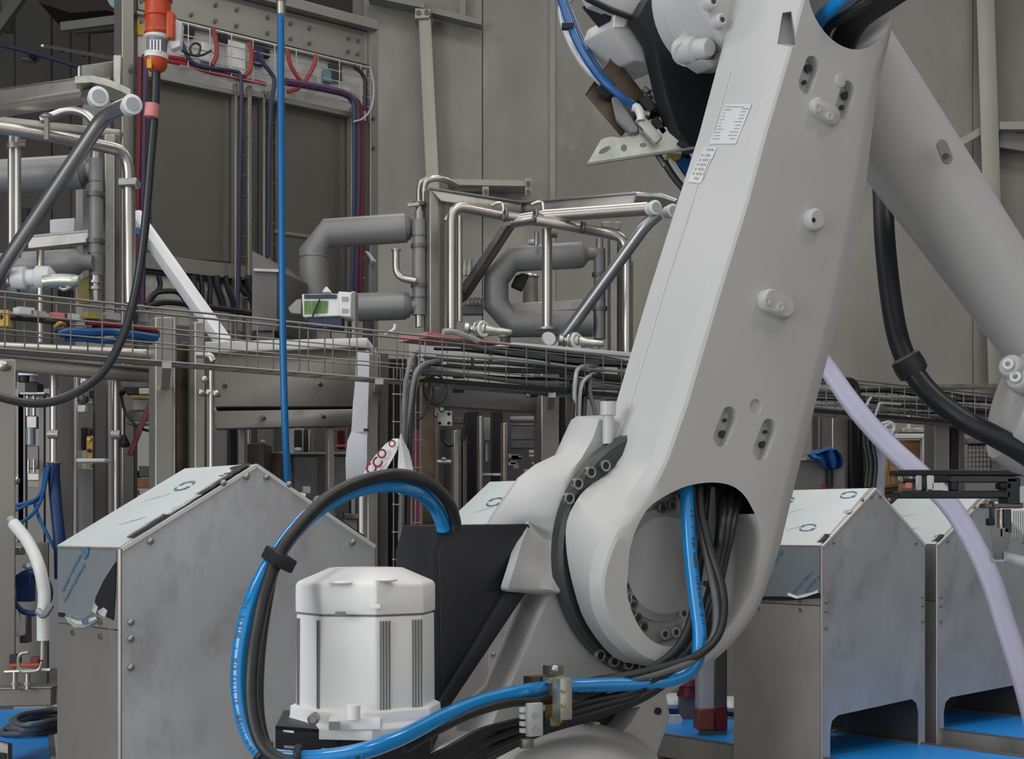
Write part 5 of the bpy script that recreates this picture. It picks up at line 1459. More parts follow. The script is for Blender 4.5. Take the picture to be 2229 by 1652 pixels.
    # screws
    for s, z in ((.10 * L, ze + .28 * (zpk - ze) * .55), (.5 * L - .13 * L, zpk - .045), (.46 * L, zpk - .028), (.54 * L, zpk - .028), (.5 * L + .13 * L, zpk - .045), (.9 * L, ze + .012),
                 (.03 * L, zseam + .02), (.03 * L, zseam - .018), (.03 * L, zseam - .085), (.97 * L, zseam + .02), (.97 * L, zseam - .018), (.97 * L, zseam - .085)):
        if s < .2 * L and z > ze - .01:
            z = ze + .018
        b = MB(); p = V(q(s, z)); b.lathe(p, p + n * .010, [(0, .0085), (.5, .0085), (1, .003)], 10); b.build('dome_screw', M['zinc'], t)
    for z in (zseam + .016, zseam - .018):
        for d in (.11, .27 if D < .4 else .33):
            b = MB(); p = V(q(-.0005, z, -d)); b.cyl(p, p - u * .006, .007, seg=8); b.build('dome_screw', M['zinc'], t)
    return t, pl

M['red_brown'] = mat('red_brown_tape', (.17, .045, .02), .5, 0, .25, 10)
M['brown_side'] = mat('warm_stained_sheet', (0.42, 0.39, 0.37), .5, .5, .14, 4, (1, 1, .5), rvar=.06)
housing('large stainless gabled housing with torn film, left foreground', 265, 3.4, .706, .37, 1.452, 1.655, 1.262, None, True, 2, logos=((.52, .74, .028),))
housing('stainless gabled housing with belt opening, just right of the robot arm', 1790, 5.9, .700, .47, 1.427, 1.664, 1.187, (.742, .77, .6, .05, .045), True, 3, tear=False,
        logos=((.22, .88, .03), (.88, .80, .03), (.33, .30, .03)))
housing('stainless gabled housing partly behind the lavender hose, farther right', 2040, 6.42, .76, .47, 1.427, 1.640, 1.18, (.755, .775, .6, .05, .045), True, 4, tear=False)
# further housings of the row
housing('filmed gabled housing between the cable arch and the white robot column', 1062, 4.95, .70, .42, 1.405, 1.67, 1.16, None, False, 5, tear=False, logos=((.62, .70, .03), ))
housing('last gabled housing of the row, cut by the right picture edge', 2236, 6.95, .72, .47, 1.42, 1.63, 1.17, (.755, .775, .6, .05, .045), False, 6, tear=False)

# ---- conveyors under the housings
def conveyor(label, pl, s0, s1, f, bq, z, legs=True, name='belt_conveyor'):
    t = thing(name, label, 'conveyor')
    q = pl.pt
    b = MB(); b.prism([q(s0, z, f), q(s1, z, f), q(s1, z, -bq), q(s0, z, -bq)], -Z * .012); b.build('belt', M['belt'], t)
    for s in (s0 - .012, s1 + .012):
        b = MB(); b.beam(q(s, z - .045, f), q(s, z - .045, -bq), .02, .10); b.build('side_rail', M['steel'], t, bevel=.002, bseg=1)
        b = MB(); b.beam(q(s, z + .007, f), q(s, z + .007, -bq), .022, .005); b.build('rail_lip', M['wire'], t)
    b = MB(); b.cyl(q(s0, z - .05, f - .02), q(s1, z - .05, f - .02), .04, seg=14); b.build('end_roller', M['steel_dark'], t)
    for s in (s0, s1):
        for o in (f - .15, -bq + .15):
            b = MB(); p = q(s, 0, o); b.box((p.x, p.y, (z - .09) / 2), .04, .04, z - .09, (pl.u, pl.n, Z)); b.build('leg', M['steel'], t)
    return t
pA = Plane(1790, 5.9, 39.8)
conveyor('blue belt conveyor through the housing right of the arm', pA, .03, .665, .9, 1.6, .570)
pB = Plane(2040, 6.42, 39.8)
conveyor('blue belt conveyor through the farther right housing', pB, .04, .70, .55, 1.2, .615)
pL = Plane(0, 6.4, 18)
conveyor('wide blue belt conveyor behind the left gabled housing', pL, -1.2, .20, .75, .95, .60)
t = thing('belt_cable', 'coil of grey cable lying on the blue belt at lower left', 'cable')
cc = P(86, 1568, 6.6); cc.z = .614
for k in range(5):
    rx, ry = .135 - .012 * (k % 3), .30 - .03 * (k % 2)
    pts = [cc + V((rx * math.cos(a) + .012 * k, ry * math.sin(a), .012 * k + .006 * math.sin(3 * a + k))) for a in [j * math.pi / 6 for j in range(13)]]
    b = MB(); b.tube(pts, .011, seg=8); b.build('cable_turn', M['rubber_grey'], t)
t = thing('belt_guide', 'small grey steel guide plate on the belt in the bottom left corner', 'guide')
b = MB(); b.prism([P(-40, 1608, 5.6), P(17, 1622, 5.6), P(17, 1700, 5.6), P(-40, 1700, 5.6)], (0, .05, 0)); b.build('guide_plate', M['steel'], t)
b = MB(); b.beam(P(-40, 1606, 5.59), P(18, 1620, 5.59), .01, .006); b.build('guide_edge', M['wire'], t)
b = MB(); b.prism([P(-40, 1632, 5.59), P(12, 1640, 5.59), P(10, 1700, 5.59), P(-40, 1700, 5.59)], (0, .004, 0)); b.build('dark_insert', M['gap'], t)
p0, p1 = P(-30, 1700, 5.62), P(10, 1700, 5.62)
b = MB(); b.prism([p0, p1, V((p1.x, p1.y, 0)), V((p0.x, p0.y, 0))], (0, .04, 0)); b.build('guide_leg', M['steel'], t)

# ---- bits seen between robot foot and right housing
t = thing('tinted_post', 'steel post with red brown foot between robot and right housing', 'post')
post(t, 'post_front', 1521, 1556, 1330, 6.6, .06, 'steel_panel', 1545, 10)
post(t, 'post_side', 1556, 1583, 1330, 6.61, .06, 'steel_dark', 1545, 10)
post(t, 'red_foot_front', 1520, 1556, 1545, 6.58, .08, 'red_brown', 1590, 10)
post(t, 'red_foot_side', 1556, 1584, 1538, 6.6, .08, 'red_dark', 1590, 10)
p = P(1552, 1588, 6.65); b = MB(); b.box((p.x, p.y, p.z / 2), .12, .06, p.z); b.build('post_base', M['steel_dark'], t)
t = thing('red_canister', 'dark red ribbed canister half hidden behind the blue hose', 'canister')
b = MB(); b.lathe(P(1500, 1515, 7.2), P(1500, 1478, 7.2), [(0, .06), (.3, .06), (.34, .05), (.6, .05), (.64, .058), (1, .05)], 16); b.build('canister_body', M['red_dark'], t)
p = P(1500, 1515, 7.2); b = MB(); b.box((p.x, p.y, p.z / 2), .1, .08, p.z); b.build('stand', M['steel_dark'], t)
t = thing('white_bags', 'white plastic wrapped sacks lying behind the robot foot', 'sacks')
for x, y, w in ((1465, 1528, .11), (1500, 1530, .1), (1535, 1534, .1), (1590, 1535, .09)):
    b = MB(); b.ell(P(x, y, 7.4), w, .12, .045, 14, 8); b.build('sack', M['film'], t)
b = MB(); b.prism([P(1440, 1540, 7.3), P(1610, 1542, 7.3), P(1610, 1556, 7.3), P(1440, 1552, 7.3)], (0, .4, 0)); b.build('pallet_edge', M['navy'], t)
b = MB(); p0, p1 = P(1445, 1552, 7.35), P(1605, 1552, 7.35); b.prism([p0, p1, V((p1.x, p1.y, 0)), V((p0.x, p0.y, 0))], (0, .3, 0)); b.build('pallet_block', M['steel_dark'], t)
t = thing('grey_connector', 'pale grey toothed connector beside the robot foot', 'connector')
b = MB(); b.prism([P(1455, 1558, 7.0), P(1482, 1558, 7.0), P(1486, 1566, 7.0), P(1482, 1576, 7.0), P(1455, 1576, 7.0)], (0, .06, 0)); b.build('connector_body', M['steel_panel'], t)
p = P(1468, 1576, 7.03); b = MB(); b.box((p.x, p.y, p.z / 2), .03, .03, p.z); b.build('stem', M['steel_dark'], t)
# ================================================================= the robot
R = Plane(1440, 3.0, 31)
rob = thing('industrial_robot', 'large pale grey articulated robot arm with hollow joint and black covers', 'robot')
RP = R.at
# ---- lower arm (the big leaning link)
#        face                outer              back (px, py, depth)
LA = [((1790, -150), (1756, -150), (1640, -150, .235)), ((1722, 115), (1690, 110), (1568, 120, .235)),
      ((1669, 293), (1636, 287), (1522, 292, .235)), ((1630, 440), (1597, 436), (1475, 440, .235)),
      ((1570, 635), (1534, 630), (1413, 635, .235)), ((1498, 880), (1461, 874), (1342, 875, .235)),
      ((1456, 1000), (1417, 1000), (1315, 985, .215)), ((1398, 1108), (1358, 1090), (1300, 1040, .15)),
      ((1352, 1162), (1318, 1142), (1263, 1077, .132)), ((1328, 1216), (1295, 1200), (1234, 1135, .13)),
      ((1316, 1270), (1283, 1262), (1234, 1207, .13)), ((1320, 1320), (1290, 1326), (1250, 1285, .13)),
      ((1345, 1373), (1320, 1386), (1277, 1358, .13)), ((1390, 1420), (1373, 1434), (1337, 1432, .13)),
      ((1440, 1442), (1432, 1456), (1395, 1446, .13)), ((1485, 1449), (1486, 1461), None), ((1535, 1435), (1541, 1446), None),
      ((1590, 1385), (1600, 1394), None), ((1635, 1325), (1647, 1330), None), ((1658, 1265), (1672, 1267), None),
      ((1678, 1180), (1700, 1182), None), ((1708, 1040), (1733, 1042), None), ((1757, 850), (1782, 852), None),
      ((1810, 640), (1838, 642), None), ((1855, 402), (1884, 404), None), ((1880, 250), (1903, 250), None),
      ((1896, 165), (1917, 163), None), ((1925, 92), (1936, 84), None), ((1944, 15), (1948, 12), None),
      ((1942, -80), (1948, -80), None), ((1900, -160), (1905, -165), None)]
def cl(pts, res=5):
    return catmull(pts, res, True)
HOLE = [(1367, 1247), (1371, 1197), (1387, 1147), (1410, 1108), (1437, 1086), (1472, 1067), (1507, 1055), (1553, 1050), (1592, 1057), (1619, 1077),
        (1638, 1108), (1652, 1141), (1656, 1184), (1650, 1232), (1638, 1278), (1615, 1325), (1590, 1362), (1556, 1390), (1507, 1406), (1456, 1408),
        (1421, 1396), (1394, 1368), (1374, 1327), (1365, 1288)]
def circ(cx, cy, r, off=0.0, n=20, ry=None):
    c = RP(cx, cy, off)
    return [c + R.u * (r * math.cos(2 * math.pi * i / n)) + Z * ((ry or r) * math.sin(2 * math.pi * i / n)) for i in range(n)]
def stadium(x0, y0, x1, y1, r, off=0.0, n=7):
    a, c = RP(x0, y0, off), RP(x1, y1, off)
    d = (c - a).normalized()
    e = R.n.cross(d)
    out = []
    for i in range(n + 1):
        th = -math.pi / 2 + math.pi * i / n
        out.append(c + e * (r * math.sin(th)) + d * (r * math.cos(th)))
    for i in range(n + 1):
        th = math.pi / 2 + math.pi * i / n
        out.append(a + e * (r * math.sin(th)) + d * (r * math.cos(th)))
    return out
def sub(pts, res=3):
    n, out = len(pts), []
    cm = catmull(pts, res, True)
    for i in range(n):
        for k in range(res):
            # long straight flanks stay straight, hubs are rounded
            out.append(pts[i].lerp(pts[(i + 1) % n], k / res) if i < 6 or 20 <= i < 25 else cm[i * res + k])
    return out
b = MB()
# straight flanks keep their own corners: resample only lightly
face = [RP(p[0][0], p[0][1], 0) for p in LA]
outer = [RP(p[1][0], p[1][1], -.028) for p in LA]
back = []
for p in LA:
    if p[2]:
        back.append(RP(p[2][0], p[2][1], -p[2][2]))
    else:
        q = RP(p[1][0], p[1][1], -.028)
        back.append(q + R.b * (.105 if p[1][1] > 1100 else .2))
face, outer, back = sub(face), sub(outer), sub(back)
mid = [a.lerp(c, .3) + (R.n * .0045) for a, c in zip(face, outer)]
mid2 = [c.lerp(d, .05) for c, d in zip(outer, back)]
hole = cl([RP(x, y, 0) for x, y in HOLE], 3)
hole_up = circ(1850, -18, .128, 0, 40, .127)
slots = [(stadium(1588, 906, 1570, 952, .021), .03), (stadium(1674, 932, 1655, 982, .021), .03), (circ(1645, 885, .0165), .008),
         (stadium(1769, 142, 1754, 184, .021), .03), (stadium(1846, 196, 1832, 240, .021), .03), (circ(1829, 176, .015), .01)]
slots = slots[:5]
loops = [face, hole, hole_up] + [s for s, d in slots]
A = b.fill(loops)
rings = [A[0]] + [[b.bm.verts.new(p) for p in r] for r in (mid, outer, mid2, back)]
n = len(face)
for i in range(len(rings) - 1):
    for j in range(n):
        k = (j + 1) % n
        b.face([rings[i][j], rings[i][k], rings[i + 1][k], rings[i + 1][j]])
# back closed with matching through holes
hb = [p + R.b * .12 for p in hole]
hub = [p + R.b * .225 for p in hole_up]
vb = [b.bm.verts.new(p) for p in hb]
# lower hole wall, leaving the upper right open into the hollow arm
nh = len(hole)
for j in range(nh):
    k = (j + 1) % nh
    px = (hole[j].x * FPX / hole[j].y) + CX
    py = HY - (hole[j].z - EYE) * FPX / hole[j].y
    if py < 1110 and 1500 < px < 1650:
        continue
    b.face([A[1][j], A[1][k], vb[k], vb[j]])
vu = [b.bm.verts.new(p) for p in hub]
for j in range(len(hole_up)):
    k = (j + 1) % len(hole_up)
    b.face([A[2][j], A[2][k], vu[k], vu[j]])
for (lp, d), vs in zip(slots, A[3:]):
    c = sum((V(p) for p in lp), V()) / len(lp)
    wv = [b.bm.verts.new(p.lerp(c, .05) + R.b * d * .9) for p in lp]
    fv = [b.bm.verts.new(p.lerp(c, .22) + R.b * d) for p in lp]
    m_ = len(lp)
    for j in range(m_):
        k = (j + 1) % m_
        b.face([vs[j], vs[k], wv[k], wv[j]])
        b.face([wv[j], wv[k], fv[k], fv[j]])
    b.face(fv)
# back faces as two caps around the upper hole are never seen; a plain back sheet closes the arm
b.face(list(reversed(vu)))
arm = b.build('lower_arm', M['robot'], rob, ang=26)
# moulded finger pocket cut into the upper edge between flank and face
cb = MB()
p4 = [RP(1700, 18, .03), RP(1726, 18, .03), RP(1738, 108, .03), RP(1684, 104, .03)]
q4 = [RP(1704, 30, -.055), RP(1720, 30, -.055), RP(1730, 96, -.045), RP(1694, 94, -.045)]
cb.loft([p4, q4])
cut_o = cb.build('cutter', M['robot'], None, smooth=False)
bpy.context.view_layer.update()
md = arm.modifiers.new('pocket', 'BOOLEAN')
md.operation, md.object, md.solver = 'DIFFERENCE', cut_o, 'EXACT'
md.use_hole_tolerant = True
me2 = bpy.data.meshes.new_from_object(arm.evaluated_get(bpy.context.evaluated_depsgraph_get()))
arm.modifiers.clear()
if len(me2.polygons) > len(arm.data.polygons) * .9:
    arm.data = me2
    me2.set_sharp_from_angle(angle=math.radians(26))
print('POCKET', len(me2.polygons), len(arm.data.polygons))
bpy.data.objects.remove(cut_o)
bs = [RP(p[2][0], p[2][1], -.226) for p in LA[:7]] + [RP(p[1][0], p[1][1], -.028) + R.b * .198 for p in LA[21:]]
bs = [p + R.u * .006 for p in bs[:7]] + [p - R.u * .004 for p in bs[7:]]
b = MB(); b.plate([bs], R.b * .004); b.build('arm_back_sheet', M['robot'], arm)
# slot screws and bosses
for x, y, r in ((1567, 945, .008), (1572, 915, .004), (1654, 968, .008), (1660, 940, .004), (1753, 150, .009), (1745, 180, .005), (1833, 209, .009), (1826, 234, .005)):
    p = RP(x + 4, y, -.026); bb = MB(); bb.cyl(p, p + R.n * .006, r, seg=12); bb.build('set_screw', M['seal'], arm)
def boss(x0, y0, x1, y1, r, h, scr):
    bb = MB(); lp = stadium(x0, y0, x1, y1, r); c = sum((V(p) for p in lp), V()) / len(lp)
    bb.loft([[p + R.b * .002 for p in lp], [p + R.n * h * .8 for p in lp], [p.lerp(c, .12) + R.n * h for p in lp]])
    bb.build('mounting_boss', M['robot'], arm)
    for x, y in scr:
        p = RP(x, y, h); bb = MB(); bb.lathe(p, p + R.n * .006, [(0, .0105), (.6, .0105), (.7, .006), (.6, .005)], 14); bb.build('boss_screw', M['robot'], arm)
boss(1667, 655, 1700, 670, .024, .022, ((1670, 656), (1698, 669)))
boss(1776, 234, 1806, 254, .020, .016, ((1779, 236), (1806, 253)))
p = RP(1767, 480, 0); bb = MB(); bb.lathe(p - R.n * .001, p + R.n * .020, [(0, .024), (.75, .024), (1, .019), (1.0, .006)], 24); bb.build('round_boss', M['robot'], arm)
p = RP(1771, 479, .0205); bb = MB(); bb.cyl(p, p + R.n * .001, .005, seg=12); bb.build('boss_hole', M['gap'], arm)
p = RP(1829, 176, 0); bb = MB(); bb.lathe(p - R.n * .001, p + R.n * .003, [(0, .0155), (.8, .0145), (1, .012)], 18); bb.build('round_pad', M['robot'], arm)
# casting line down the left flank, and the label plate on it
def flank(px, py):
    """point on the arm's left flank: between outer (w -.03) and back (w -.235)"""
    best = None
    for i in range(6):
        pass
    return None
OL = [(p[1], p[2]) for p in LA[:7]]
def flankpt(f, y, lift=.001):
    """f: 0 at the front chamfer, 1 at the back edge; y: pixel height of the front edge"""
    for (o0, b0), (o1, b1) in zip(OL[:-1], OL[1:]):
        if o0[1] <= y <= o1[1]:
            k = (y - o0[1]) / (o1[1] - o0[1])
            o = RP(o0[0] + (o1[0] - o0[0]) * k, y, -.028)
            bk = RP(b0[0] + (b1[0] - b0[0]) * k, b0[1] + (b1[1] - b0[1]) * k, -.235)
            return o.lerp(bk, f) - R.u * lift - Z * 0
bb = MB(); bb.tube([flankpt(.72, y, .0) for y in (150, 287, 436, 630, 780, 900, 985)], .0035, seg=6, smooth=False); bb.build('casting_seam', M['robot'], arm)
bb = MB(); c = [flankpt(f, y, .0022) for f, y in ((.14, 226), (.62, 222), (.72, 310), (.22, 312))]
bb.prism(c, R.u * .001); lab = bb.build('type_plate', M['label'], arm)
c2 = [flankpt(f, y, .0022) for f, y in ((.55, 318), (.80, 316), (.92, 392), (.66, 396))]
bb = MB(); bb.prism(c2, R.u * .001); lab2 = bb.build('serial_sticker', M['label'], arm)
def platept(cc, a, t_):
    return cc[1].lerp(cc[0], a).lerp(cc[2].lerp(cc[3], a), t_) - R.u * .0006
def bars(cc, parent, rows, name='plate_print'):
    bb = MB()
    for t_, a0, a1, h in rows:
        bb.poly([platept(cc, a0, t_), platept(cc, a1, t_), platept(cc, a1, t_ + h), platept(cc, a0, t_ + h)])
    bb.build(name, M['groove_ink'], parent, smooth=False)
M['groove_ink'] = mat('grey_plate_print', (.30, .30, .31), .6, 0, .1, 40)
rows = [(.06, .04, .78, .02), (.13, .04, .3, .025), (.1, .72, .97, .03)]
for k in range(9):
    rows.append((.22 + k * .08, .05, .12 + .04 * (k % 3) + (.12 if k > 4 else 0), .022))
    rows.append((.18 + k * .085, .72 - .12 * (k in (3, 6, 7)), .92, .022))
bars(c, lab, rows)
bars(c2, lab2, [(.05, .25, .85, .05)] + [(.2 + k * .13, .35, .75, .06) for k in range(6)] + [(.2 + k * .13, .1, .22, .07) for k in range(5)] + [(.3, .88, .93, .5)])
# ---- back plate inside the hollow joint
b = MB(); b.plate([[p + R.b * .122 for p in hole]], R.b * .01); hubd = b.build('joint_plate', M['robot'], rob)
HC = RP(1512, 1232, 0)
b = MB()
ctr = HC + R.b * .108
b.lathe(ctr + R.b * .014, ctr + R.n * .012, [(0, .120), (.45, .120), (.6, .112), (1, .104), (1.0, .02)], 40); b.build('gear_cover', M['robot'], rob)
for k, (x, y) in enumerate(((1444, 1380), (1468, 1376), (1490, 1364), (1485, 1335), (1530, 1270), (1398, 1364), (1378, 1300), (1366, 1275), (1385, 1345), (1440, 1105), (1460, 1100), (1476, 1080), (1375, 1316))):
    p = RP(x, y, -.104)
    big = k < 5
    bb = MB(); bb.lathe(p, p + R.n * .008, [(0, .0115), (.9, .0115), (1, .009), (.95, .007), (.5, .007)], 16); sc = bb.build('cap_screw', M['robot'] if big else M['zinc'], rob)
    bb = MB(); bb.cyl(p + R.n * .003, p + R.n * .0065, .007, seg=12); bb.build('screw_socket', M['seal'], sc)
# inner grey lever seen behind the cables
b = MB(); b.prism([RP(1535, 1060, -.09), RP(1556, 1060, -.09), RP(1560, 1110, -.09), RP(1552, 1210, -.09), RP(1540, 1200, -.09)], R.b * .02); b.build('cable_guide', M['robot'], rob)
b = MB(); b.prism([RP(1612, 1125, -.06), RP(1642, 1125, -.06), RP(1640, 1148, -.06), RP(1612, 1152, -.06)], R.b * .05); b.build('guide_block', M['robot'], rob, bevel=.006)
# ---- dark flange and column casting behind the joint
b = MB(); c0 = RP(1449, 1206, -.14)
b.lathe(c0 + R.b * .035, c0, [(0, .272), (.75, .272), (1, .264), (1, .1)], 72); fl_o = b.build('joint_flange', M['seal'], rob)
for x, y in ((1314, 1014), (1282, 1028), (1254, 1053), (1235, 1085), (1303, 1426), (1334, 1438), (1364, 1444), (1395, 1452)):
    p = RP(x, y, -.1395)
    bb = MB(); bb.lathe(p, p + R.n * .010, [(0, .0125), (.9, .0125), (1, .010), (.9, .008), (.3, .008)], 16); sc = bb.build('flange_screw', M['zinc'], fl_o)
    bb = MB(); bb.cyl(p + R.n * .002, p + R.n * .006, .0082, seg=12); bb.build('screw_socket', M['black_plastic'], sc)
COLP = [(1256, 906), (1330, 903), (1420, 960), (1560, 1060), (1640, 1200), (1620, 1330), (1560, 1420), (1500, 1480), (1447, 1512), (1456, 1560), (1428, 1640), (1405, 1760),
        (860, 1760), (960, 1660), (1020, 1540), (1062, 1500), (1150, 1287), (1112, 1278), (1122, 1225), (1150, 1160), (1060, 1150), (1079, 1116), (1135, 1037), (1175, 1006), (1220, 985), (1240, 940)]
COLF = [(1304, 914), (1332, 910), (1420, 960), (1560, 1060), (1640, 1200), (1620, 1330), (1560, 1420), (1500, 1480), (1447, 1512), (1456, 1560), (1428, 1640), (1405, 1760),
        (960, 1760), (1040, 1660), (1086, 1540), (1108, 1500), (1192, 1306), (1222, 1290), (1223, 1225), (1222, 1160), (1223, 1125), (1226, 1090), (1234, 1048), (1246, 1022), (1264, 1000), (1290, 955)]
cut = [(1262, 1552), (1395, 1538), (1375, 1572), (1352, 1596), (1322, 1604), (1290, 1602), (1272, 1585)]
b = MB()
fr = [RP(x, y, -.19) for x, y in COLF]
bkk = [RP(x, y, -.275) for x, y in COLP]
hc = [RP(x, y, -.19) for x, y in cut]
A = b.fill([fr, hc])
m1 = [b.bm.verts.new(f.lerp(k, .12) + R.b * -.004) for f, k in zip(fr, bkk)]
m2_ = [b.bm.verts.new(f.lerp(k, .45) + (R.b * .008 if 11 < i < 17 else R.b * 0)) for i, (f, k) in enumerate(zip(fr, bkk))]
m3 = [b.bm.verts.new(k) for k in bkk]
m4 = [b.bm.verts.new(k + R.b * .10 + R.u * .05) for k in bkk]
for r0, r1 in ((A[0], m1), (m1, m2_), (m2_, m3), (m3, m4)):
    for j in range(len(r0)):
        k = (j + 1) % len(r0)
        b.face([r0[j], r0[k], r1[k], r1[j]])
hw = [b.bm.verts.new(p + R.b * .07) for p in hc]
for j in range(len(hc)):
    k = (j + 1) % len(hc)
    b.face([A[1][j], A[1][k], hw[k], hw[j]])
col = b.build('rotating_column', M['robot'], rob, ang=50)
# shoulder shield flaring forward towards its lower edge
rows = [((1150, 1096), (1222, 1092), -.275), ((1150, 1128), (1221, 1126), -.238), ((1148, 1150), (1220, 1150), -.215), ((1136, 1180), (1221, 1180), -.195), ((1120, 1235), (1223, 1240), -.172), ((1107, 1276), (1230, 1286), -.158), ((1107, 1284), (1231, 1292), -.164), ((1112, 1289), (1233, 1298), -.20)]
b = MB(); rg = []
for i, (l, r_, w) in enumerate(rows):
    f_ = []
    for k in range(7):
        t_ = k / 6
        dip = .016 * math.sin(math.pi * t_) * (1 if 1 < i < 5 else .4)
        f_.append(RP(l[0] + (r_[0] - l[0]) * t_, l[1] + (r_[1] - l[1]) * t_, w - dip + (.010 if k == 6 else 0) + (.004 if k == 0 else 0)))
    rg.append(f_ + [p + R.b * .03 for p in reversed(f_)])
b.loft(rg); b.build('shoulder_shield', M['robot'], rob, ang=70)
b = MB(); b.plate([[RP(x, y, -.26) for x, y in ((1250, 1530), (1410, 1530), (1410, 1615), (1250, 1615))]], R.b * .02); b.build('dark_pocket', M['black_plastic'], rob)
b = MB(); b.prism([RP(1293, 1572, -.2), RP(1306, 1572, -.2), RP(1305, 1582, -.2), RP(1299, 1590, -.2), RP(1294, 1582, -.2)], R.b * .02); b.build('pocket_tab', M['robot'], rob)
p = RP(1324, 905, -.17); b = MB(); b.lathe(p - Z * .06, p + Z * .03, [(0, .012), (.66, .012), (.68, .017), (1, .017)], 16); b.build('vent_plug', M['robot'], rob)
# front skirt: domed foot under the cables
b = MB(); c = RP(1150, 1700, -.24); b.lathe((c.x, c.y, .80), (c.x, c.y, 1.085), [(0, .30), (.45, .30), (.62, .292), (.78, .27), (.9, .23), (.97, .17), (1, .08)], 48); b.build('column_foot', M['robot'], rob, ang=60)
p = RP(1433, 1548, -.186); b = MB(); b.cyl(p - R.n * .01, p + R.n * .002, .008, seg=14); b.build('hole', M['gap'], rob)
b = MB(); c = RP(1150, 1700, -.24); b.cyl((c.x, c.y, 0.0), (c.x, c.y, .84), .36, .30, 40); b.build('base_pedestal', M['robot'], rob)
# ---- black covers
CV = [(957, 1143), (1151, 1140), (1155, 1147), (1109, 1284), (1147, 1289), (984, 1532), (940, 1640), (940, 1200)]
CO = -.215
b = MB(); b.plate([[RP(x, y, CO) for x, y in CV]], R.b * .165); cov = b.build('black_cover', M['black_plastic'], rob, bevel=.007, bseg=2)
fr = [(966, 1163), (1143, 1160), (1100, 1286), (1060, 1286), (962, 1500), (956, 1200)]
b = MB(); b.plate([[RP(x, y, CO + .004) for x, y in fr]], R.b * .006); b.build('cover_face', M['black_plastic'], rob, bevel=.004)
b = MB(); b.plate([[RP(x, y, CO + .012) for x, y in ((1098, 1290), (1143, 1291), (984, 1528), (958, 1545), (950, 1540))]], R.b * .02); b.build('cover_strip', M['seal_dark'] if 'seal_dark' in M else M['black_plastic'], rob, bevel=.003)
# ---- motor
mot = Plane(796, 2.64, 14)
YM = 2.64
mc = P(797, HY, YM + .03); mc.z = 0
def motsec(r, z, ch=.586, rot=math.radians(36)):
    """square with wide chamfered corners"""
    out = []
    for k in range(4):
        a = rot + k * math.pi / 2
        d, e = V((math.cos(a), math.sin(a), 0)), V((-math.sin(a), math.cos(a), 0))
        for s in (-1, 1):
            out.append(mc + d * r + e * (s * r * (1 - ch)) + Z * z)
    return out
zz = lambda py: EYE - (py - HY) * YM / FPX
RB = 143 * YM / FPX
b = MB(); b.loft([motsec(RB * .995, zz(1545)), motsec(RB * .985, zz(1336))]); mo = b.build('drive_motor', M['motor'], rob, bevel=.004)
b = MB(); b.loft([motsec(RB * 1.0, zz(1332)), motsec(RB * 1.0, zz(1275)), motsec(RB * .98, zz(1268)), motsec(RB * .94, zz(1264)), motsec(RB * .52, zz(1236))]); b.build('motor_cap', M['motor'], mo, bevel=.003)
b = MB(); b.loft([motsec(RB * .96, zz(1338)), motsec(RB * .96, zz(1330))]); b.build('cap_joint', M['groove'], mo)
b = MB(); b.loft([motsec(RB * 1.13, zz(1592), .5), motsec(RB * 1.13, zz(1570), .5), motsec(RB * 1.06, zz(1560), .54), motsec(RB * 1.05, zz(1536), .54), motsec(RB * .98, zz(1530), .586)]); b.build('motor_flange', M['motor'], mo, bevel=.002)
# cooling grooves as thin dark strips on the faces, their shade put into the grey
def facept(k, s, z, r):
    a = math.radians(36) + k * math.pi / 2
    d, e = V((math.cos(a), math.sin(a), 0)), V((-math.sin(a), math.cos(a), 0))
    return mc + d * r + e * s + Z * z, d, e
for k in (2, 3):
    for s in ((-.040, -.034, -.028, -.022, .026, .032, .038, .044) if k == 3 else (-.040, -.035, .034, .040)):
        p, d, e = facept(k, s, (zz(1532) + zz(1345)) / 2, RB * .988)
        bb = MB(); bb.box(p, .006, .0022, (zz(1345) - zz(1532)), (d, e, Z)); bb.build('cooling_groove', M['groove_dark'] if 'groove_dark' in M else M['groove'], mo)
for sg, (x, y) in enumerate(((741, 1336), (818, 1320))):
    p = P(x, y, YM - .105 + (.03 if sg in (2, 3) else 0) + (.06 if sg == 3 else 0))
    bb = MB(); bb.box(p, .018, .012, .008); bb.build('cap_clip', M['groove'] if sg in (0, 2) else M['motor'], mo, bevel=.002)
for x, y in ((742, 1268), (842, 1262)):
    p = P(x, y, YM - .085); bb = MB(); bb.ell(p, .020, .02, .004); bb.build('cap_boss', M['motor'], mo)
p = P(680, 1567, YM - .135); bb = MB(); bb.lathe(p + V((0, .03, 0)), p, [(0, .010), (.7, .010), (.72, .008), (1, .006)], 14); bb.build('flange_bolt', M['zinc'], mo)
p = P(768, 1550, YM - .135); bb = MB(); bb.cyl(p - Z * .012, p + Z * .012, .013, seg=14); bb.build('flange_plug', M['motor'], mo)
bb = MB(); bb.box(P(728, 1580, YM - .14), .018, .006, .014); bb.build('flange_tab', M['groove'], mo)
b = MB(); b.box(P(775, 1572, YM - .10), .09, .05, .02); b.build('flange_pad', M['motor'], mo, bevel=.004)
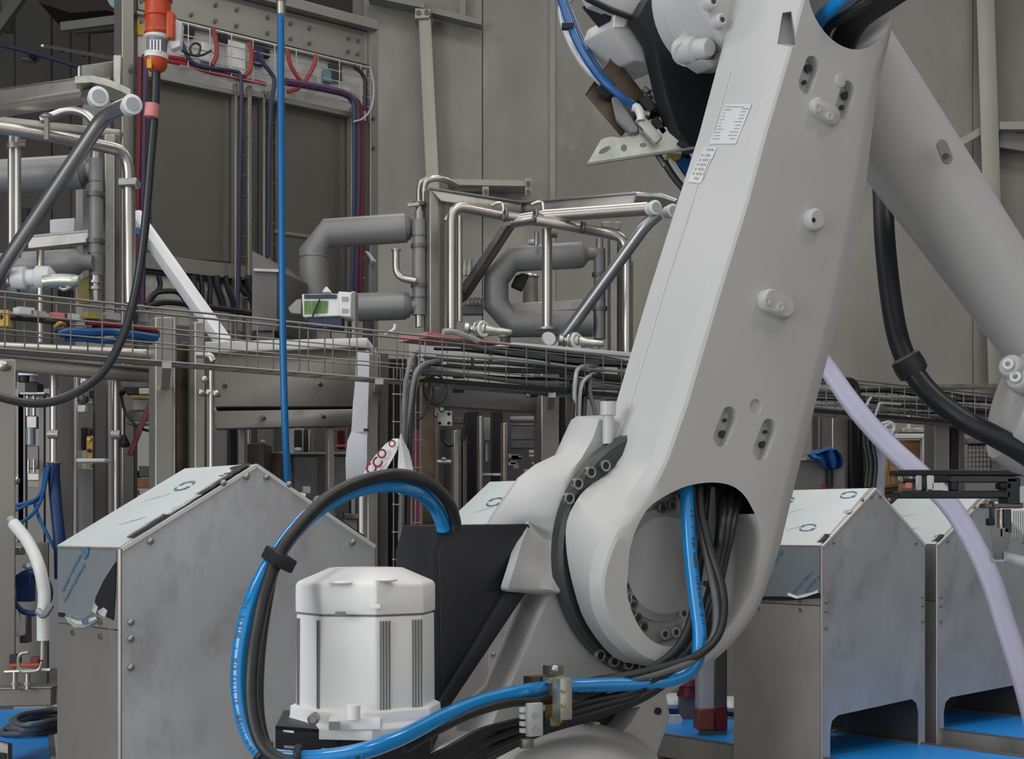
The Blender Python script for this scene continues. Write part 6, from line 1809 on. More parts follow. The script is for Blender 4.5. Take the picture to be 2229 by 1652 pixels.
# slotted bracket under the motor
bk1 = Plane(600, 2.52, 14)
b = MB(); b.plate([[bk1.at(x, y, 0) for x, y in ((600, 1580), (741, 1591), (741, 1700), (600, 1700))]] +
                  [[bk1.at(x + dx, y + dy, 0) for dx, dy in ((-12, -4), (12, -2), (12, 5), (-12, 3))] for x, y in ((628, 1592), (711, 1600), (630, 1626), (712, 1632))], bk1.b * .006)
br = b.build('slotted_bracket', M['black_plastic'], rob)
e0, e1 = bk1.at(741, 1591, 0), bk1.at(741, 1700, 0)
b = MB(); b.prism([e0, e1, e1 + V((.15, .12, 0)), e0 + V((.15, .12, 0))], bk1.u * -.006); b.build('bracket_return', M['black_plastic'], rob)
e2 = bk1.at(600, 1580, 0)
b = MB(); b.prism([e2, e0, e0 + V((.15, .12, 0)), e0 + V((.12, .25, 0)), e2 + V((-.02, .22, 0))], -Z * .006); b.build('bracket_top', M['black_plastic'], rob)
# ---- elbow: drive flange, lug, black cover, second motor
EC = RP(1640, -30, -.235)
b = MB(); b.lathe(EC + R.b * .20, EC, [(0, .150), (.28, .150), (.30, .162), (.62, .162), (.64, .170), (.96, .170), (1, .16)], 48); el = b.build('elbow_drive', M['robot'], rob)
for a in (3.05, 3.32, 3.6, 3.9):
    p = EC + R.u * (.150 * math.cos(a)) + Z * (.150 * math.sin(a)) + R.n * .004
    bb = MB(); bb.lathe(p - R.n * .01, p + R.n * .018, [(0, .017), (.8, .016), (1, .011), (.95, .006), (.5, .006)], 18); sc = bb.build('flange_screw', M['robot'], el)
    bb = MB(); bb.cyl(p + R.n * .012, p + R.n * .0185, .0055, seg=10); bb.build('screw_socket', M['seal'], sc)
b = MB(); q0, q1 = RP(1498, 108, -.34), RP(1540, 104, -.26)
b.tube([RP(1520, 70, -.36), RP(1500, 100, -.34), RP(1498, 118, -.32)], [.03, .033, .033], seg=16)
b.build('stop_lug', M['robot'], rob)
b = MB(); b.lathe(RP(1478, 112, -.36), RP(1545, 104, -.255), [(0, .022), (.08, .032), (.62, .032), (.64, .028), (.66, .024), (.92, .024), (1, .018)], 20); b.build('stop_buffer', M['robot'], rob)
b = MB(); b.prism([RP(1522, 128, -.27), RP(1560, 128, -.27), RP(1575, 90, -.27), RP(1575, 140, -.27), RP(1552, 148, -.27)], R.b * .06); b.build('lug_web', M['robot'], rob, bevel=.006)
CB = [(1445, -40), (1412, -5), (1388, 36), (1424, 92), (1452, 215), (1476, 282), (1502, 318), (1522, 330), (1600, 100), (1560, -40)]
b = MB(); b.plate([[RP(x, y, -.43) for x, y in CB]], R.b * .05); b.build('black_cover', M['black_plastic'], rob, bevel=.006)
b = MB(); b.plate([[RP(x, y, -.47) for x, y in ((1300, -20), (1400, -20), (1418, 10), (1388, 44), (1296, 8), (1280, -20))]], R.b * .04); b.build('forearm_housing', M['lilac'] if 'lilac' in M else M['robot'], rob, bevel=.004)
b = MB(); b.tube([RP(1276, -4, -.46), RP(1330, 22, -.46), RP(1392, 44, -.46), RP(1420, 8, -.44)], .008, seg=8, smooth=False); b.build('black_seal_lip', M['black_plastic'], rob)
b = MB(); b.prism([RP(1292, 2, -.50), RP(1336, 26, -.50), RP(1334, 54, -.50)], R.b * .05); b.build('black_corner', M['black_plastic'], rob)
b = MB()
M2 = [(1328, 60), (1338, 32), (1372, 40), (1392, 46), (1426, 92), (1441, 150), (1428, 146), (1410, 138), (1382, 132)]
b.plate([[RP(x, y, -.49) for x, y in M2]], R.b * .12); m2 = b.build('wrist_motor', M['robot'], rob, bevel=.008)
b = MB(); b.prism([RP(1340, 30, -.485), RP(1390, 44, -.485), RP(1394, 56, -.485), RP(1336, 60, -.485)], R.b * .06); b.build('motor_connector', M['motor'], m2, bevel=.004)
b = MB(); b.tube([RP(1362, 58, -.48), RP(1370, 48, -.478), RP(1376, 46, -.478)], .004, seg=6); b.build('clip', M['zinc'], m2)
# ---- forearm: tapering tube sloping down to the right, behind the lower arm
def taper(name, pts, m, parent, seg=36, bev=0):
    """pts: ((upper px,py),(lower px,py), Y)"""
    b = MB(); rings = []
    ce = [((P(*a, y) + P(*c, y)) / 2, (P(*a, y) - P(*c, y)).length / 2) for a, c, y in pts]
    for i, (c, r) in enumerate(ce):
        ax = (ce[min(i + 1, len(ce) - 1)][0] - ce[max(i - 1, 0)][0]).normalized()
        rings.append(b.ring(c, ax, r, seg))
    b.loft(rings); return b.build(name, m, parent, ang=60)
fa = taper('forearm', [((1830, -93), (1630, 46), 3.6), ((1880, -14), (1688, 119), 3.6), ((1945, 88), (1760, 216), 3.62), ((2040, 237), (1866, 358), 3.65), ((2134, 386), (1974, 498), 3.69), ((2229, 535), (2081, 638), 3.73), ((2400, 803), (2273, 891), 3.8)], M['robot'], rob)
fp = RP(2055, 330, -.3)
# slot on the forearm
def fslot(x, y, Y, d, w, name, m):
    bb = MB(); c = P(x, y, Y); dd = V(d).normalized(); e = V((0, -1, 0)).cross(dd).normalized()
    lp = [c + dd * (w * 1.0 * (1 if abs(a) < 1.58 else -1)) + dd * (w * math.cos(a)) * .9 + e * (w * math.sin(a)) * .8 for a in [i * math.pi / 7 - math.pi / 2 for i in range(8)] + []]
    lp += [c - dd * w + dd * (w * math.cos(a)) * .9 + e * (w * math.sin(a)) * .8 for a in [math.pi / 2 + i * math.pi / 7 for i in range(8)]]
    bb.prism(lp, (0, .006, 0)); return bb.build(name, m, fa)
# wrist piece entering at the right edge
wr = taper('wrist', [((2204, 770), (2180, 1000), 3.7), ((2240, 760), (2225, 1030), 3.7), ((2330, 760), (2330, 1060), 3.72)], M['robot'], rob)
for x, y, a in ((2196, 795, 0), (2212, 822, 1)):
    b = MB(); p = P(x, y, 3.56); b.lathe(p + V((.05, .06, -.02)), p, [(0, .026), (.5, .026), (.55, .03), (.9, .03), (1, .024)], 18); q = b.build('lifting_eye', M['robot'], rob)
    b = MB(); p = P(x - 2, y - 2, 3.55); b.torus(p, (-.4, -.9, .1), .010, .005, 16, 6); b.build('eye_ring', M['white_plastic'], q)

q = fslot(2057, 330, 3.50, (.35, 0, -.9), .016, 'forearm_slot', M['groove'])
b = MB(); p = P(2058, 340, 3.495); b.cyl(p, p + V((0, -.004, 0)), .007, seg=12); b.build('slot_screw', M['seal'], fa)
# shallow pocket frame high on the flank
b = MB()
b.bm.free()
# ================================================================= hoses and cables on the robot
def hose(name, label, pts, r, m, cat='hose', seg=14, res=8, group=None):
    b = MB(); b.tube(pts, r, seg=seg, res=res)
    return tag(b.build(name, M[m] if isinstance(m, str) else m, ang=60), label, cat, group)
bl = [RP(1494, 1040, -.05), RP(1496, 1110, -.03), RP(1502, 1200, -.01), RP(1512, 1290, .015), RP(1522, 1370, .04), RP(1520, 1425, .05), RP(1500, 1462, .045), RP(1455, 1480, .03), RP(1390, 1488, .015),
      RP(1300, 1491, .0), RP(1215, 1495, -.01), P(1130, 1507, 2.80), P(1040, 1530, 2.72), P(960, 1562, 2.62), P(880, 1602, 2.52), P(800, 1632, 2.46), P(720, 1648, 2.44), P(640, 1652, 2.44), P(575, 1640, 2.44), P(540, 1590, 2.45),
      P(522, 1510, 2.46), P(524, 1420, 2.48), P(542, 1330, 2.50), P(570, 1260, 2.53), P(606, 1202, 2.56), P(655, 1140, 2.60), P(715, 1093, 2.64), P(780, 1064, 2.70), P(845, 1054, 2.76), P(905, 1068, 2.84), P(943, 1098, 2.92), P(962, 1135, 2.96), P(966, 1152, 2.97)]
hb_ = hose('blue_hose', 'thick bright blue hose looping from the hollow joint round the white motor', bl, .0148, 'blue_hose', 'hose', 16)
# printed marks along the hose
mk = catmull(bl, 14)
rr = random.Random(4)
def marks(i0, i1, side, cnt):
    b = MB()
    for i in range(i0, i1):
        if rr.random() < .22:
            continue
        a, c = mk[i], mk[i + 1]
        d = (c - a).normalized()
        view = (V((0, 0, EYE)) - a).normalized()
        e = d.cross(view).normalized() * side
        o = (view * .80 + e * .62).normalized()
        w = d.cross(o).normalized()
        p = a + o * .0151
        L = (c - a).length
        for k in range(2):
            if rr.random() < .6:
                q = p + d * (L * .5 * k)
                h = .0032 + .0022 * rr.random()
                b.poly([q - w * h, q + d * L * .33 - w * h, q + d * L * .33 + w * h, q + w * h])
    return b
b = marks(14, 74, -1, 0); b.build('hose_print', M['ink'], hb_, smooth=False)
b = marks(250, 330, -1, 0); b.build('hose_print', M['ink'], hb_, smooth=False)
b = marks(120, 240, -1, 0); b.build('hose_print', M['ink'], hb_, smooth=False)
hose('black_hose', 'thick black hose arching over the blue hose above the black cover', [P(992, 1152, 2.97), P(990, 1130, 2.96), P(975, 1090, 2.92), P(930, 1049, 2.84), P(862, 1033, 2.74), P(785, 1048, 2.67), P(715, 1083, 2.60), P(658, 1138, 2.55),
      P(612, 1200, 2.51), P(580, 1280, 2.48), P(560, 1370, 2.46), P(549, 1450, 2.44), P(548, 1530, 2.43), P(562, 1600, 2.42), P(590, 1642, 2.41), P(640, 1665, 2.40)], .0118, 'rubber')
hose('black_cable', 'thinner black cable inside the loop, running down beside the thick black hose', [P(600, 1225, 2.53), P(588, 1290, 2.51), P(575, 1370, 2.49), P(567, 1450, 2.47), P(566, 1540, 2.45), P(578, 1610, 2.44), P(605, 1655, 2.43)], .0072, 'rubber', 'cable')
t = thing('hose_clamp', 'black square clamp holding blue and black hoses on the left of the loop', 'clamp')
b = MB(); ax = (P(580, 1205, 2.52) - P(630, 1228, 2.54)).normalized(); up = V((.38, 0, .92)).normalized()
b.box(P(607, 1217, 2.515), .040, .075, .024, (ax, ax.cross(up).normalized(), ax.cross(up).cross(ax).normalized())); b.build('clamp_block', M['black_plastic'], t, bevel=.004)
b = MB(); b.box(P(596, 1198, 2.535), .014, .02, .01); b.build('clamp_ear', M['black_plastic'], t, bevel=.002)
t = thing('hose_clamp', 'black clip gripping the hoses at the lowest point of the loop', 'clamp')
b = MB(); b.torus(P(572, 1638, 2.435), (.6, .0, -.5), .018, .006, 18, 8); b.build('clip_ring', M['black_plastic'], t)
b = MB(); b.torus(P(650, 1652, 2.435), (1, 0, .05), .020, .006, 18, 8); b.build('clip_ring', M['black_plastic'], t)
b = MB(); b.beam(P(572, 1650, 2.44), P(650, 1662, 2.44), .012, .008); b.build('clip_bridge', M['black_plastic'], t)
# bundle of black cables through the hollow joint
rr = random.Random(8)
GB = 'black cables through the hollow joint'
LB = 'black cable of the bundle running from the hollow joint to the clamp'
for k in range(9):
    f = k / 8
    o = -.085 + .04 * (k % 3)
    x0 = 1565 + 48 * f
    pts = [RP(x0, 1050, -.09 + .01 * (k % 2)), RP(1566 + 30 * f, 1140, o * .8), RP(1556 + 22 * f, 1220, o * .6), RP(1540 + 20 * f, 1300, o * .3 + .005), RP(1514 + 26 * f, 1372, .01 + .012 * (k % 3)),
           RP(1480 + 34 * f, 1430, .03), RP(1430 + 26 * f, 1476 + 6 * f, .03 - .02 * (k % 2)), RP(1370 + 20 * f, 1508 + 16 * f, .01 - .02 * (k % 3)), RP(1300, 1522 + 36 * f, -.02 - .02 * (k % 3)), RP(1240, 1538 + 36 * f, -.03 - .02 * (k % 3)),
           P(1170, 1560 + 36 * f, 2.88 + .02 * (k % 3)), P(1100, 1578 + 52 * f, 2.82 + .02 * (k % 3)), P(1040, 1596 + 66 * f, 2.76), P(960, 1640 + 60 * f, 2.70), P(880, 1672 + 50 * f, 2.64)]
    hose('black_cable', LB, pts, .0082 + .001 * (k % 2), 'rubber', 'cable', 10, 6, GB)
hose('black_cable', 'black cable just under the blue hose, leaving the joint lowest left', [RP(1540, 1052, -.08), RP(1530, 1160, -.05), RP(1518, 1270, -.01), RP(1503, 1350, .02), RP(1470, 1415, .035), RP(1400, 1465, .02), RP(1300, 1505, -.02), P(1190, 1524, 2.83), P(1110, 1530, 2.76), P(1030, 1552, 2.68), P(950, 1590, 2.6), P(880, 1630, 2.54)], .0085, 'rubber', 'cable')
hose('black_cable', 'black cable swinging out right in the joint and wrapping over the blue hose', [RP(1522, 1052, -.04), RP(1528, 1120, -.02), RP(1548, 1200, .02), RP(1570, 1270, .05), RP(1576, 1330, .07), RP(1562, 1385, .085), RP(1520, 1425, .09), RP(1450, 1450, .06), RP(1380, 1467, .02), RP(1310, 1479, -.03), RP(1250, 1490, -.06), P(1195, 1500, 2.90)], .0085, 'rubber', 'cable')
hose('black_cable', 'second black cable wrapping over the blue hose beneath the first', [RP(1515, 1052, -.05), RP(1522, 1130, -.03), RP(1540, 1215, .0), RP(1556, 1290, .035), RP(1560, 1350, .06), RP(1548, 1398, .075), RP(1505, 1438, .085), RP(1440, 1462, .055), RP(1370, 1478, .01), RP(1310, 1488, -.04), RP(1250, 1500, -.07), P(1195, 1508, 2.91)], .0085, 'rubber_grey', 'cable')
# cable clamp brackets
t = thing('cable_clamp', 'galvanised clamp bracket with two brass screws gripping the blue hose', 'clamp')
b = MB(); b.box(P(1224, 1520, 2.80), .028, .03, .080, (R.u, R.n, Z)); q = b.build('clamp_block', M['galv'], t, bevel=.004)
for y in (1505, 1537):
    b = MB(); p = P(1227, y, 2.775); b.ell(p, .0038, .005, .0038, 10, 6); b.build('brass_screw', M['gold'], q)
b = MB(); b.box(P(1205, 1520, 2.84), .006, .05, .09, (R.u, R.n, Z)); b.build('clamp_liner', M['gold'], t)
b = MB(); b.box(P(1200, 1480, 2.845), .022, .03, .012, (R.u, R.n, Z)); b.build('clamp_top', M['galv'], t, bevel=.002)
b = MB(); b.box(P(1204, 1458, 2.85), .030, .03, .018, (R.u, R.n, Z)); b.build('clamp_head', M['zinc'], t, bevel=.002)
b = MB(); b.ell(P(1208, 1456, 2.83), .010, .008, .008); b.build('clamp_bolt', M['steel_bright'], t)
b = MB(); b.box(P(1172, 1480, 2.87), .05, .03, .016, (R.u, R.n, Z)); b.build('mounting_rail', M['brown_steel'], t)
b = MB(); b.box(P(1203, 1568, 2.845), .022, .02, .02, (R.u, R.n, Z)); b.build('clamp_foot', M['zinc'], t, bevel=.002)
t = thing('cable_clamp', 'pale grey clamp plate with two screws across the black cable bundle', 'clamp')
b = MB(); b.box(P(1163, 1566, 2.74), .032, .012, .062, (R.u, R.n, Z)); q = b.build('clamp_plate', M['steel_panel'], t, bevel=.002)
for y in (1556, 1586):
    b = MB(); p = P(1165, y, 2.733); b.cyl(p, p + V((0, -.005, 0)), .0045, seg=12); b.build('screw', M['zinc'], q)
b = MB(); b.box(P(1146, 1618, 2.74), .026, .014, .018, (R.u, R.n, Z)); b.build('clamp_foot', M['zinc'], t, bevel=.003)
for k, y in enumerate((1545, 1560, 1575, 1590)):
    b = MB(); b.box(P(1139, y, 2.745), .010, .012, .008, (R.u, R.n, Z)); b.build('clamp_tooth', M['white_plastic'], t)
# cables out of the elbow
for k in range(6):
    f = k / 5
    pts = [RP(1840 - 30 * f, 130 - 22 * f, -.16), RP(1852 - 22 * f, 96 - 30 * f, -.08), RP(1880 - 26 * f, 50 - 22 * f, -.02), RP(1930 - 34 * f, 14 - 16 * f, .03), RP(2000 - 36 * f, -30, .06), RP(2080 - 40 * f, -70, .08)]
    hose('black_cable', 'black cable of the bundle leaving the hollow elbow at the top', pts, .0125, 'rubber', 'cable', 10, 6, 'black cables out of the elbow')
hose('black_cable', 'separate black cable left of the elbow bundle, next to the blue hose', [RP(1790, 110, -.16), RP(1800, 62, -.08), RP(1838, 36, -.02), RP(1900, 0, .03), RP(1970, -50, .05)], .0125, 'rubber', 'cable')
hose('blue_hose', 'short bright blue hose length in the hollow elbow at the top edge', [RP(1765, 90, -.16), RP(1785, 44, -.06), RP(1815, 15, .0), RP(1850, -20, .05), RP(1900, -60, .05)], .0165, 'blue_hose')
# big black conduit at right
t = thing('cable_conduit', 'very thick black corrugated conduit with ring collar hanging from the forearm', 'hose')
cd = [P(1918, 330, 3.95), P(1922, 420, 3.9), P(1926, 520, 3.85), P(1938, 640, 3.8), P(1955, 735, 3.76), P(1982, 800, 3.72), P(2030, 862, 3.68), P(2100, 915, 3.64), P(2170, 952, 3.62), P(2235, 990, 3.62), P(2330, 1060, 3.66)]
b = MB(); b.tube(cd, .027, seg=20, res=8); cn = b.build('conduit', mat('satin_black_conduit', (.010, .012, .018), .4, 0, .15, 12), t, ang=60)
b = MB(); c = P(1980, 796, 3.72); ax = V((.5, 0, -.86)).normalized()
b.lathe(c - ax * .028, c + ax * .028, [(0, .030), (.1, .038), (.5, .040), (.9, .038), (1, .030)], 28); b.build('ring_collar', M['rubber'], t)
mk = catmull(cd, 10); b = MB()
rr = random.Random(3)
for i in range(14, 46):
    if rr.random() < .5:
        p = mk[i]; d = (mk[i + 1] - p).normalized(); e = d.cross(V((0, -1, 0))).normalized()
        o = (V((0, -1, 0)) * .9 - e * .35).normalized()
        q = p + o * .0274
        w = d.cross(o).normalized()
        b.poly([q - w * .003, q + d * .010 - w * .003, q + d * .010 + w * .003, q + w * .003])
b.build('conduit_print', M['rubber_grey'], cn, smooth=False)
# lavender lay-flat hose
def ribbonhose(name, label, pts, w, m=M['lavender']):
    b = MB(); rings = []
    c = catmull([P(x, y, Y) for x, y, Y, _ in pts], 6)
    ws = [p[3] for p in pts]
    n = len(c)
    for i, p in enumerate(c):
        d = (c[min(i + 1, n - 1)] - c[max(i - 1, 0)]).normalized()
        e = d.cross(V((0, 1, 0))).normalized()
        f = i / (n - 1) * (len(ws) - 1); k = min(int(f), len(ws) - 2)
        hw = (ws[k] + (ws[k + 1] - ws[k]) * (f - k)) * p.y / FPX / 2
        g = e.cross(d).normalized()
        rings.append([p + e * (hw * math.cos(a)) + g * (hw * .55 * math.sin(a)) for a in [j * math.pi / 7 for j in range(14)]])
    b.loft(rings); return tag(b.build(name, m, ang=60), label, 'hose')
ribbonhose('lavender_hose', 'pale lavender flexible hose sagging from behind the arm past the right housings', [(1760, 745, 5.3, 38), (1800, 800, 5.3, 40), (1860, 885, 5.25, 44), (1930, 965, 5.2, 44), (2000, 1030, 5.15, 46), (2068, 1100, 5.1, 46), (2118, 1180, 5.05, 46), (2160, 1270, 5.0, 48), (2192, 1370, 4.95, 48), (2228, 1480, 4.9, 50), (2270, 1640, 4.85, 52)], 1)
ribbonhose('lavender_hose', 'short upright lavender hose behind the sloping one', [(1922, 930, 7.6, 26), (1918, 980, 7.6, 30), (1912, 1030, 7.6, 32), (1910, 1090, 7.6, 30)], 1)
# ---- gripper tool at the right edge
t = thing('gripper_tool', 'black double bar gripper with hanging grey cup at the right edge', 'gripper')
Yg = 4.3
def gq(name, x0, y0, x1, y1, m, d=.05, Y=Yg, bev=.003):
    b = MB(); b.prism([P(x0, y0, Y), P(x1, y0, Y), P(x1, y1, Y), P(x0, y1, Y)], (0, d, 0)); return b.build(name, M[m], t, bevel=bev, bseg=1)
gq('upper_bar', 1952, 1022, 2320, 1035, 'gripper', .09)
gq('lower_bar', 1960, 1068, 2200, 1084, 'gripper_green', .10)
gq('bar_block', 2034, 1034, 2070, 1049, 'gripper', .08)
gq('inner_rail', 2068, 1036, 2215, 1050, 'seal', .06)
gq('steel_spacer', 1994, 1034, 2008, 1068, 'steel_panel', .04)
gq('dark_spacer', 2009, 1034, 2018, 1068, 'gripper', .04)
gq('white_bracket', 2018, 1034, 2034, 1066, 'white_plastic', .04)
gq('dark_spacer', 2072, 1048, 2088, 1068, 'gripper', .04)
gq('silver_clip', 1955, 1036, 1968, 1050, 'zinc', .04)
gq('dark_clip', 1968, 1042, 1992, 1050, 'gap', .04)
gq('pink_fitting', 1972, 1050, 1986, 1064, 'pink', .04)
b = MB(); b.prism([P(2030, 1052, Yg), P(2046, 1051, Yg), P(2060, 1067, Yg), P(2030, 1067, Yg)], (0, .05, 0)); b.build('white_wedge', M['white_plastic'], t)
gq('bearing_block', 2178, 1051, 2202, 1064, 'gap', .05)
gq('side_block', 2192, 1040, 2222, 1098, 'gripper_green', .08)
gq('grey_plate', 2218, 1058, 2300, 1096, 'steel_panel', .05)
gq('hanger_rail', 2145, 1096, 2229, 1106, 'steel_dark', .06)
for x0, x1, y0, y1, m in ((2158, 2165, 1090, 1130, 'seal'), (2176, 2184, 1110, 1170, 'steel_bright'), (2186, 2202, 1108, 1160, 'seal')):
    gq('hanger_rod', x0, y0, x1, y1, m, .025)
gq('black_plug', 2152, 1128, 2166, 1144, 'gap', .03)
b = MB()
b.loft([[P(2156, 1148, Yg), P(2198, 1148, Yg), P(2198, 1148, Yg + .06), P(2156, 1148, Yg + .06)], [P(2160, 1180, Yg), P(2198, 1180, Yg), P(2198, 1180, Yg + .06), P(2160, 1180, Yg + .06)], [P(2164, 1216, Yg + .01), P(2186, 1216, Yg + .01), P(2186, 1216, Yg + .05), P(2164, 1216, Yg + .05)]])
b.build('grey_cup', mat('grey_soft_cup', (.22, .225, .23), .55), t, bevel=.004)
b = MB(); b.tube([P(2156, 1206, Yg), P(2160, 1220, Yg), P(2186, 1220, Yg), P(2188, 1200, Yg)], .004, seg=8); b.build('cup_hook', M['lavender'], t)
b = MB(); b.tube([P(2186, 1212, Yg + .03), P(2240, 1226, Yg + .03), P(2330, 1240, Yg + .03)], .017, seg=12); b.build('suction_hose', M['film'], t)
for k in range(6):
    b = MB(); b.cyl(P(2206 + k * 5, 1112, 5.6), P(2206 + k * 5, 1170, 5.6), .003, seg=5); b.build('guard_wire', M['wire'], t)
# ---- blue hose hanging in front of the tray
t = thing('hanging_hose', 'long straight blue hose hanging from a silver coupling at the top', 'hose')
b = MB(); b.tube([P(611, 30, 4.35), P(612, 300, 4.33), P(614, 600, 4.3), P(617, 800, 4.3), P(622, 960, 4.32), P(629, 1090, 4.38)], .0105, seg=14); b.build('hose_tube', mat('hanging_blue_hose', (.004, .13, .36), .35, 0, .05, 8), t, ang=60)
b = MB(); b.lathe(P(612, 40, 4.35), P(611, -30, 4.35), [(0, .010), (.1, .010), (.12, .013), (.5, .013), (.52, .016), (.62, .016), (.64, .010), (1, .010)], 16); b.build('coupling', M['steel_bright'], t)
b = MB(); b.cyl(P(611, -20, 4.35), V((P(611, 0, 4.35).x, 4.35, 8.4)), .006, seg=8); b.build('suspension_rod', M['steel_dark'], t)
# ---- orange plug with black cable
t = thing('orange_plug', 'orange and white industrial plug and socket hanging at the upper left', 'plug')
Yo = 3.9
pz = lambda y, x=344: P(x, y, Yo)
b = MB(); b.lathe(pz(78), pz(-20), [(0, .034), (.06, .037), (.12, .034), (.4, .034), (.42, .038), (.46, .038), (.48, .034), (.75, .034), (.77, .038), (.80, .038), (.82, .032), (1, .030)], 26); b.build('socket_body', M['orange'], t)
b = MB(); b.box(P(374, 60, Yo), .02, .05, .07); b.build('socket_flap', M['orange'], t, bevel=.004)
b = MB(); b.lathe(pz(86, 342), pz(76, 343), [(0, .028), (.3, .033), (1, .033)], 26); b.build('socket_rim', M['white_plastic'], t)
b = MB(); b.lathe(pz(118, 341), pz(84, 342), [(0, .026), (1, .028)], 22); b.build('grey_collar', M['cable_mid'], t)
for k, x in enumerate((328, 335, 342, 349)):
    b = MB(); p = P(x, 100, Yo - .028); b.box(p, .004, .006, .032); b.build('collar_rib', M['white_plastic'], t)
b = MB(); b.lathe(pz(128, 340), pz(115, 341), [(0, .031), (.9, .031), (1, .027)], 24); b.build('white_ring', M['white_plastic'], t)
b = MB(); b.lathe(pz(157, 340), pz(128, 340), [(0, .014), (.15, .022), (.35, .028), (1, .0305)], 24); b.build('plug_body', M['orange'], t)
b = MB(); b.box(P(326, 139, Yo - .024), .012, .012, .024); b.build('yellow_mark', M['yellow'], t)
b = MB(); b.prism([P(372, 52, Yo), P(384, 40, Yo), P(396, 50, Yo), P(392, 100, Yo), P(372, 108, Yo), P(364, 96, Yo)], (0, .03, 0)); b.build('white_cover', M['white_plastic'], t, bevel=.004)
b = MB(); b.cyl(P(344, -20, Yo), V((P(344, 0, Yo).x, Yo, 8.4)), .012, seg=10); b.build('supply_cable', M['rubber'], t)
b = MB(); b.tube([P(340, 152, Yo), P(337, 240, 3.9), P(328, 350, 3.9), P(315, 500, 3.9), P(298, 620, 3.9), P(270, 725, 3.88), P(222, 812, 3.85), P(150, 862, 3.8), P(80, 878, 3.78), P(0, 864, 3.76), P(-80, 830, 3.75)], .0115, seg=14, res=8)
b.build('plug_cable', mat('dark_slate_cable', (.020, .025, .028), .35, 0, .1, 20), t, ang=60)
b = MB(); b.cyl(P(331.5, 226, 3.885), P(329, 255, 3.885), .0185, seg=14); b.build('pink_cable_tag', M['pink'], t)
# ---- sensor bracket by the wrist
t = thing('sensor_bracket', 'bent steel bracket with valves and a perforated plate below the black cover', 'bracket')
Yb = 3.62
def bq(name, pts, m, d=.01, Y=Yb, bev=.001):
    b = MB(); b.prism([P(x, y, Y) for x, y in pts], (.004, d, 0)); return b.build(name, M[m], t, bevel=bev, bseg=1)
bq('bent_sheet', [(1333, 118), (1398, 200), (1408, 228), (1350, 296), (1272, 204), (1302, 170)], 'brown_steel', .006)
bq('sheet_edge', [(1333, 118), (1336, 121), (1274, 207), (1272, 204)], 'wire', .008, Yb - .004)
b = MB(); b.plate([[P(x, y, Yb - .03) for x, y in ((1278, 356), (1309, 303), (1330, 297), (1352, 300), (1400, 290), (1470, 270), (1512, 318), (1300, 354))],
                   [P(1316 + 12 * math.cos(a) - 5 * math.sin(a), 327 - 3 * math.cos(a) + 8 * math.sin(a), Yb - .03) for a in [i * .524 for i in range(12)]],
                   [P(1358 + 7 * math.cos(a), 322 + 8 * math.sin(a), Yb - .03) for a in [i * .785 for i in range(8)]],
                   [P(1400 + 8 * math.cos(a), 316 + 5 * math.sin(a), Yb - .03) for a in [i * .785 for i in range(8)]]], (.0, .006, 0)); b.build('perforated_plate', M['galv'], t)
b = MB(); b.beam(P(1276, 358, Yb - .035), P(1512, 322, Yb - .035), .008, .006); b.build('plate_lip', M['wire'], t)
bq('valve_body', [(1330, 210), (1345, 208), (1392, 278), (1388, 290), (1372, 290), (1340, 256)], 'insul', .04, Yb - .05, .004)
bq('black_fitting', [(1302, 182), (1322, 170), (1340, 205), (1320, 214), (1300, 200)], 'black_plastic', .04, Yb - .05, .004)
bq('black_block', [(1385, 215), (1410, 205), (1432, 235), (1412, 246)], 'gripper', .04, Yb - .02, .003)
bq('black_block', [(1416, 262), (1430, 250), (1454, 285), (1442, 296)], 'gripper', .04, Yb - .03, .003)
b = MB(); b.beam(P(1396, 264, Yb - .06), P(1434, 308, Yb - .06), .024, .024); b.build('silver_cylinder', M['steel_bright'], t, bevel=.003)
b = MB(); b.cyl(P(1394, 246, Yb - .06), P(1414, 250, Yb - .06), .009, seg=10); b.build('fitting_nut', M['zinc'], t)
b = MB(); b.tube([P(1376, 232, Yb - .07), P(1388, 236, Yb - .07), P(1395, 250, Yb - .07), P(1396, 262, Yb - .07)], .011, seg=12); b.build('white_elbow', M['white_plastic'], t)
bq('slotted_plate', [(1432, 228), (1456, 205), (1482, 300), (1466, 306)], 'galv', .01, Yb + .01)
for x, y in ((1448, 262), (1460, 280)):
    b = MB(); p = P(x, y, Yb); b.cyl(p, p + V((0, -.004, 0)), .006, seg=8); b.build('hole', M['gap'], t)
for k in range(9):
    x, y = 1402 + (k % 3) * 20 + 6 * random.random(), 190 + (k // 3) * 15 + 5 * random.random()
    b = MB(); b.cyl(P(x, y, Yb), P(x + 10, y + 8, Yb - .01), .009, seg=8); b.build('small_fitting', M[('steel_dark', 'galv', 'zinc')[k % 3]], t)
bq('black_foot', [(1472, 312), (1486, 300), (1506, 318), (1490, 324)], 'gripper', .03, Yb - .04, .002)
b = MB(); b.cyl(P(1428, 330, Yb), P(1448, 362, Yb), .008, seg=10); b.build('rod_tip', M['steel_dark'], t)
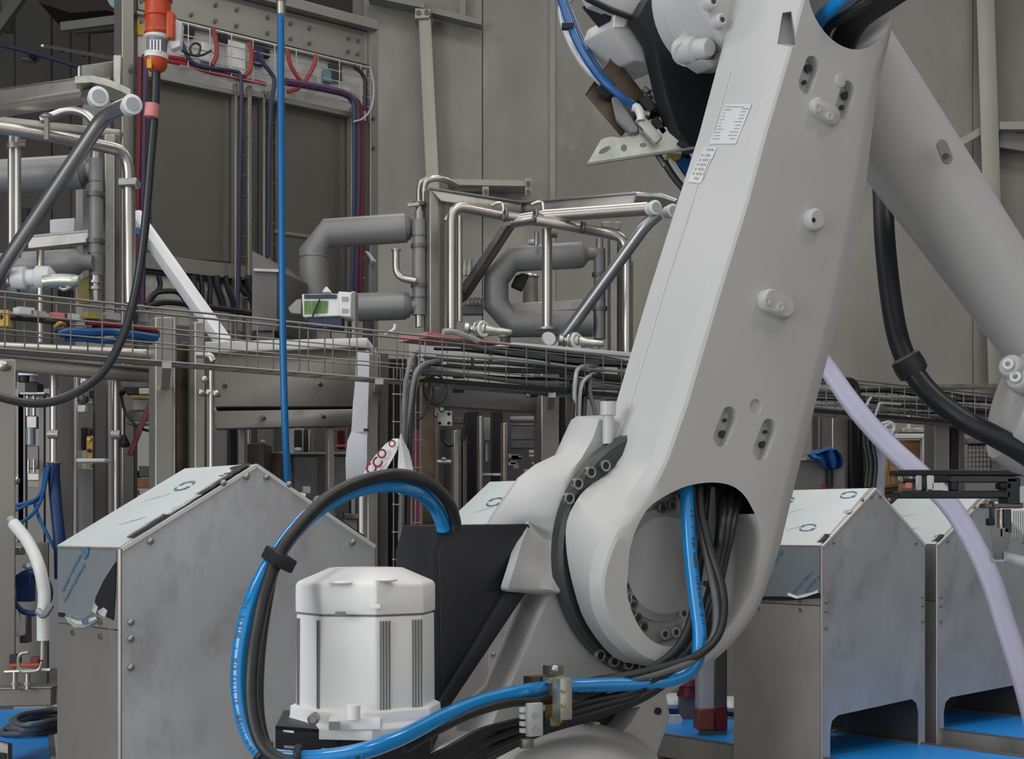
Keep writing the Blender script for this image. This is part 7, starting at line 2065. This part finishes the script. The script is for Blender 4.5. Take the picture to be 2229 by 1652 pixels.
b = MB(); b.beam(P(1400, 250, Yb), P(1480, 230, 3.72), .03, .03); b.build('mounting_arm', M['gripper'], t)
hose('black_hose', 'black tube running down from the bracket to behind the arm', [P(1446, 352, Yb), P(1462, 378, Yb), P(1486, 408, Yb), P(1520, 440, Yb)], .009, 'rubber', 'hose', 10)
hose('blue_air_hose', 'dark blue air hose sweeping down from the top edge to the bracket', [P(1208, -40, 3.75), P(1228, 20, 3.72), P(1258, 95, 3.64), P(1300, 162, 3.56), P(1346, 205, 3.54), P(1380, 232, 3.55)], .0095, 'blue_deep', 'hose', 12)
hose('blue_air_hose', 'second dark blue air hose right against the first one', [P(1216, -40, 3.77), P(1240, 25, 3.74), P(1272, 100, 3.66), P(1308, 158, 3.58), P(1334, 188, 3.57)], .0085, 'blue_deep', 'hose', 12)
hose('grey_air_hose', 'translucent grey air hose hanging behind the blue air hoses', [P(1230, -10, 3.8), P(1222, 30, 3.78), P(1236, 80, 3.76), P(1270, 140, 3.64), P(1312, 182, 3.57)], .0095, 'steel_panel', 'hose', 12)
hose('loop_hose', 'grey hose end curling in from the top edge beside the blue hoses', [P(1232, 10, 3.8), P(1240, 2, 3.8), P(1254, -10, 3.8), P(1280, -30, 3.82)], .006, 'steel_panel', 'hose', 8)
b = MB(); b.box(P(1236, 58, 3.672), .030, .022, .012); tag(b.build('cable_tie', M['gap']), 'black cable tie round the blue air hoses at the top', 'cable tie')
t = thing('tool_edge', 'blue, white and tan tool edge peeping out beside the arm under the bracket', 'tool')
Yt = 3.72
for pts, m in (([(1452, 334), (1486, 334), (1476, 352), (1462, 346)], 'olive'), ([(1470, 352), (1500, 334), (1520, 370), (1492, 378)], 'blue_deep'), ([(1458, 344), (1470, 352), (1500, 400), (1490, 400)], 'white_plastic'), ([(1484, 330), (1500, 330), (1500, 345), (1494, 346)], 'gap')):
    b = MB(); b.prism([P(x, y, Yt) for x, y in pts], (0, .05, 0)); b.build({'olive': 'tan_panel', 'blue_deep': 'blue_panel', 'white_plastic': 'white_panel', 'gap': 'black_panel'}[m], M[m], t)
finalize()
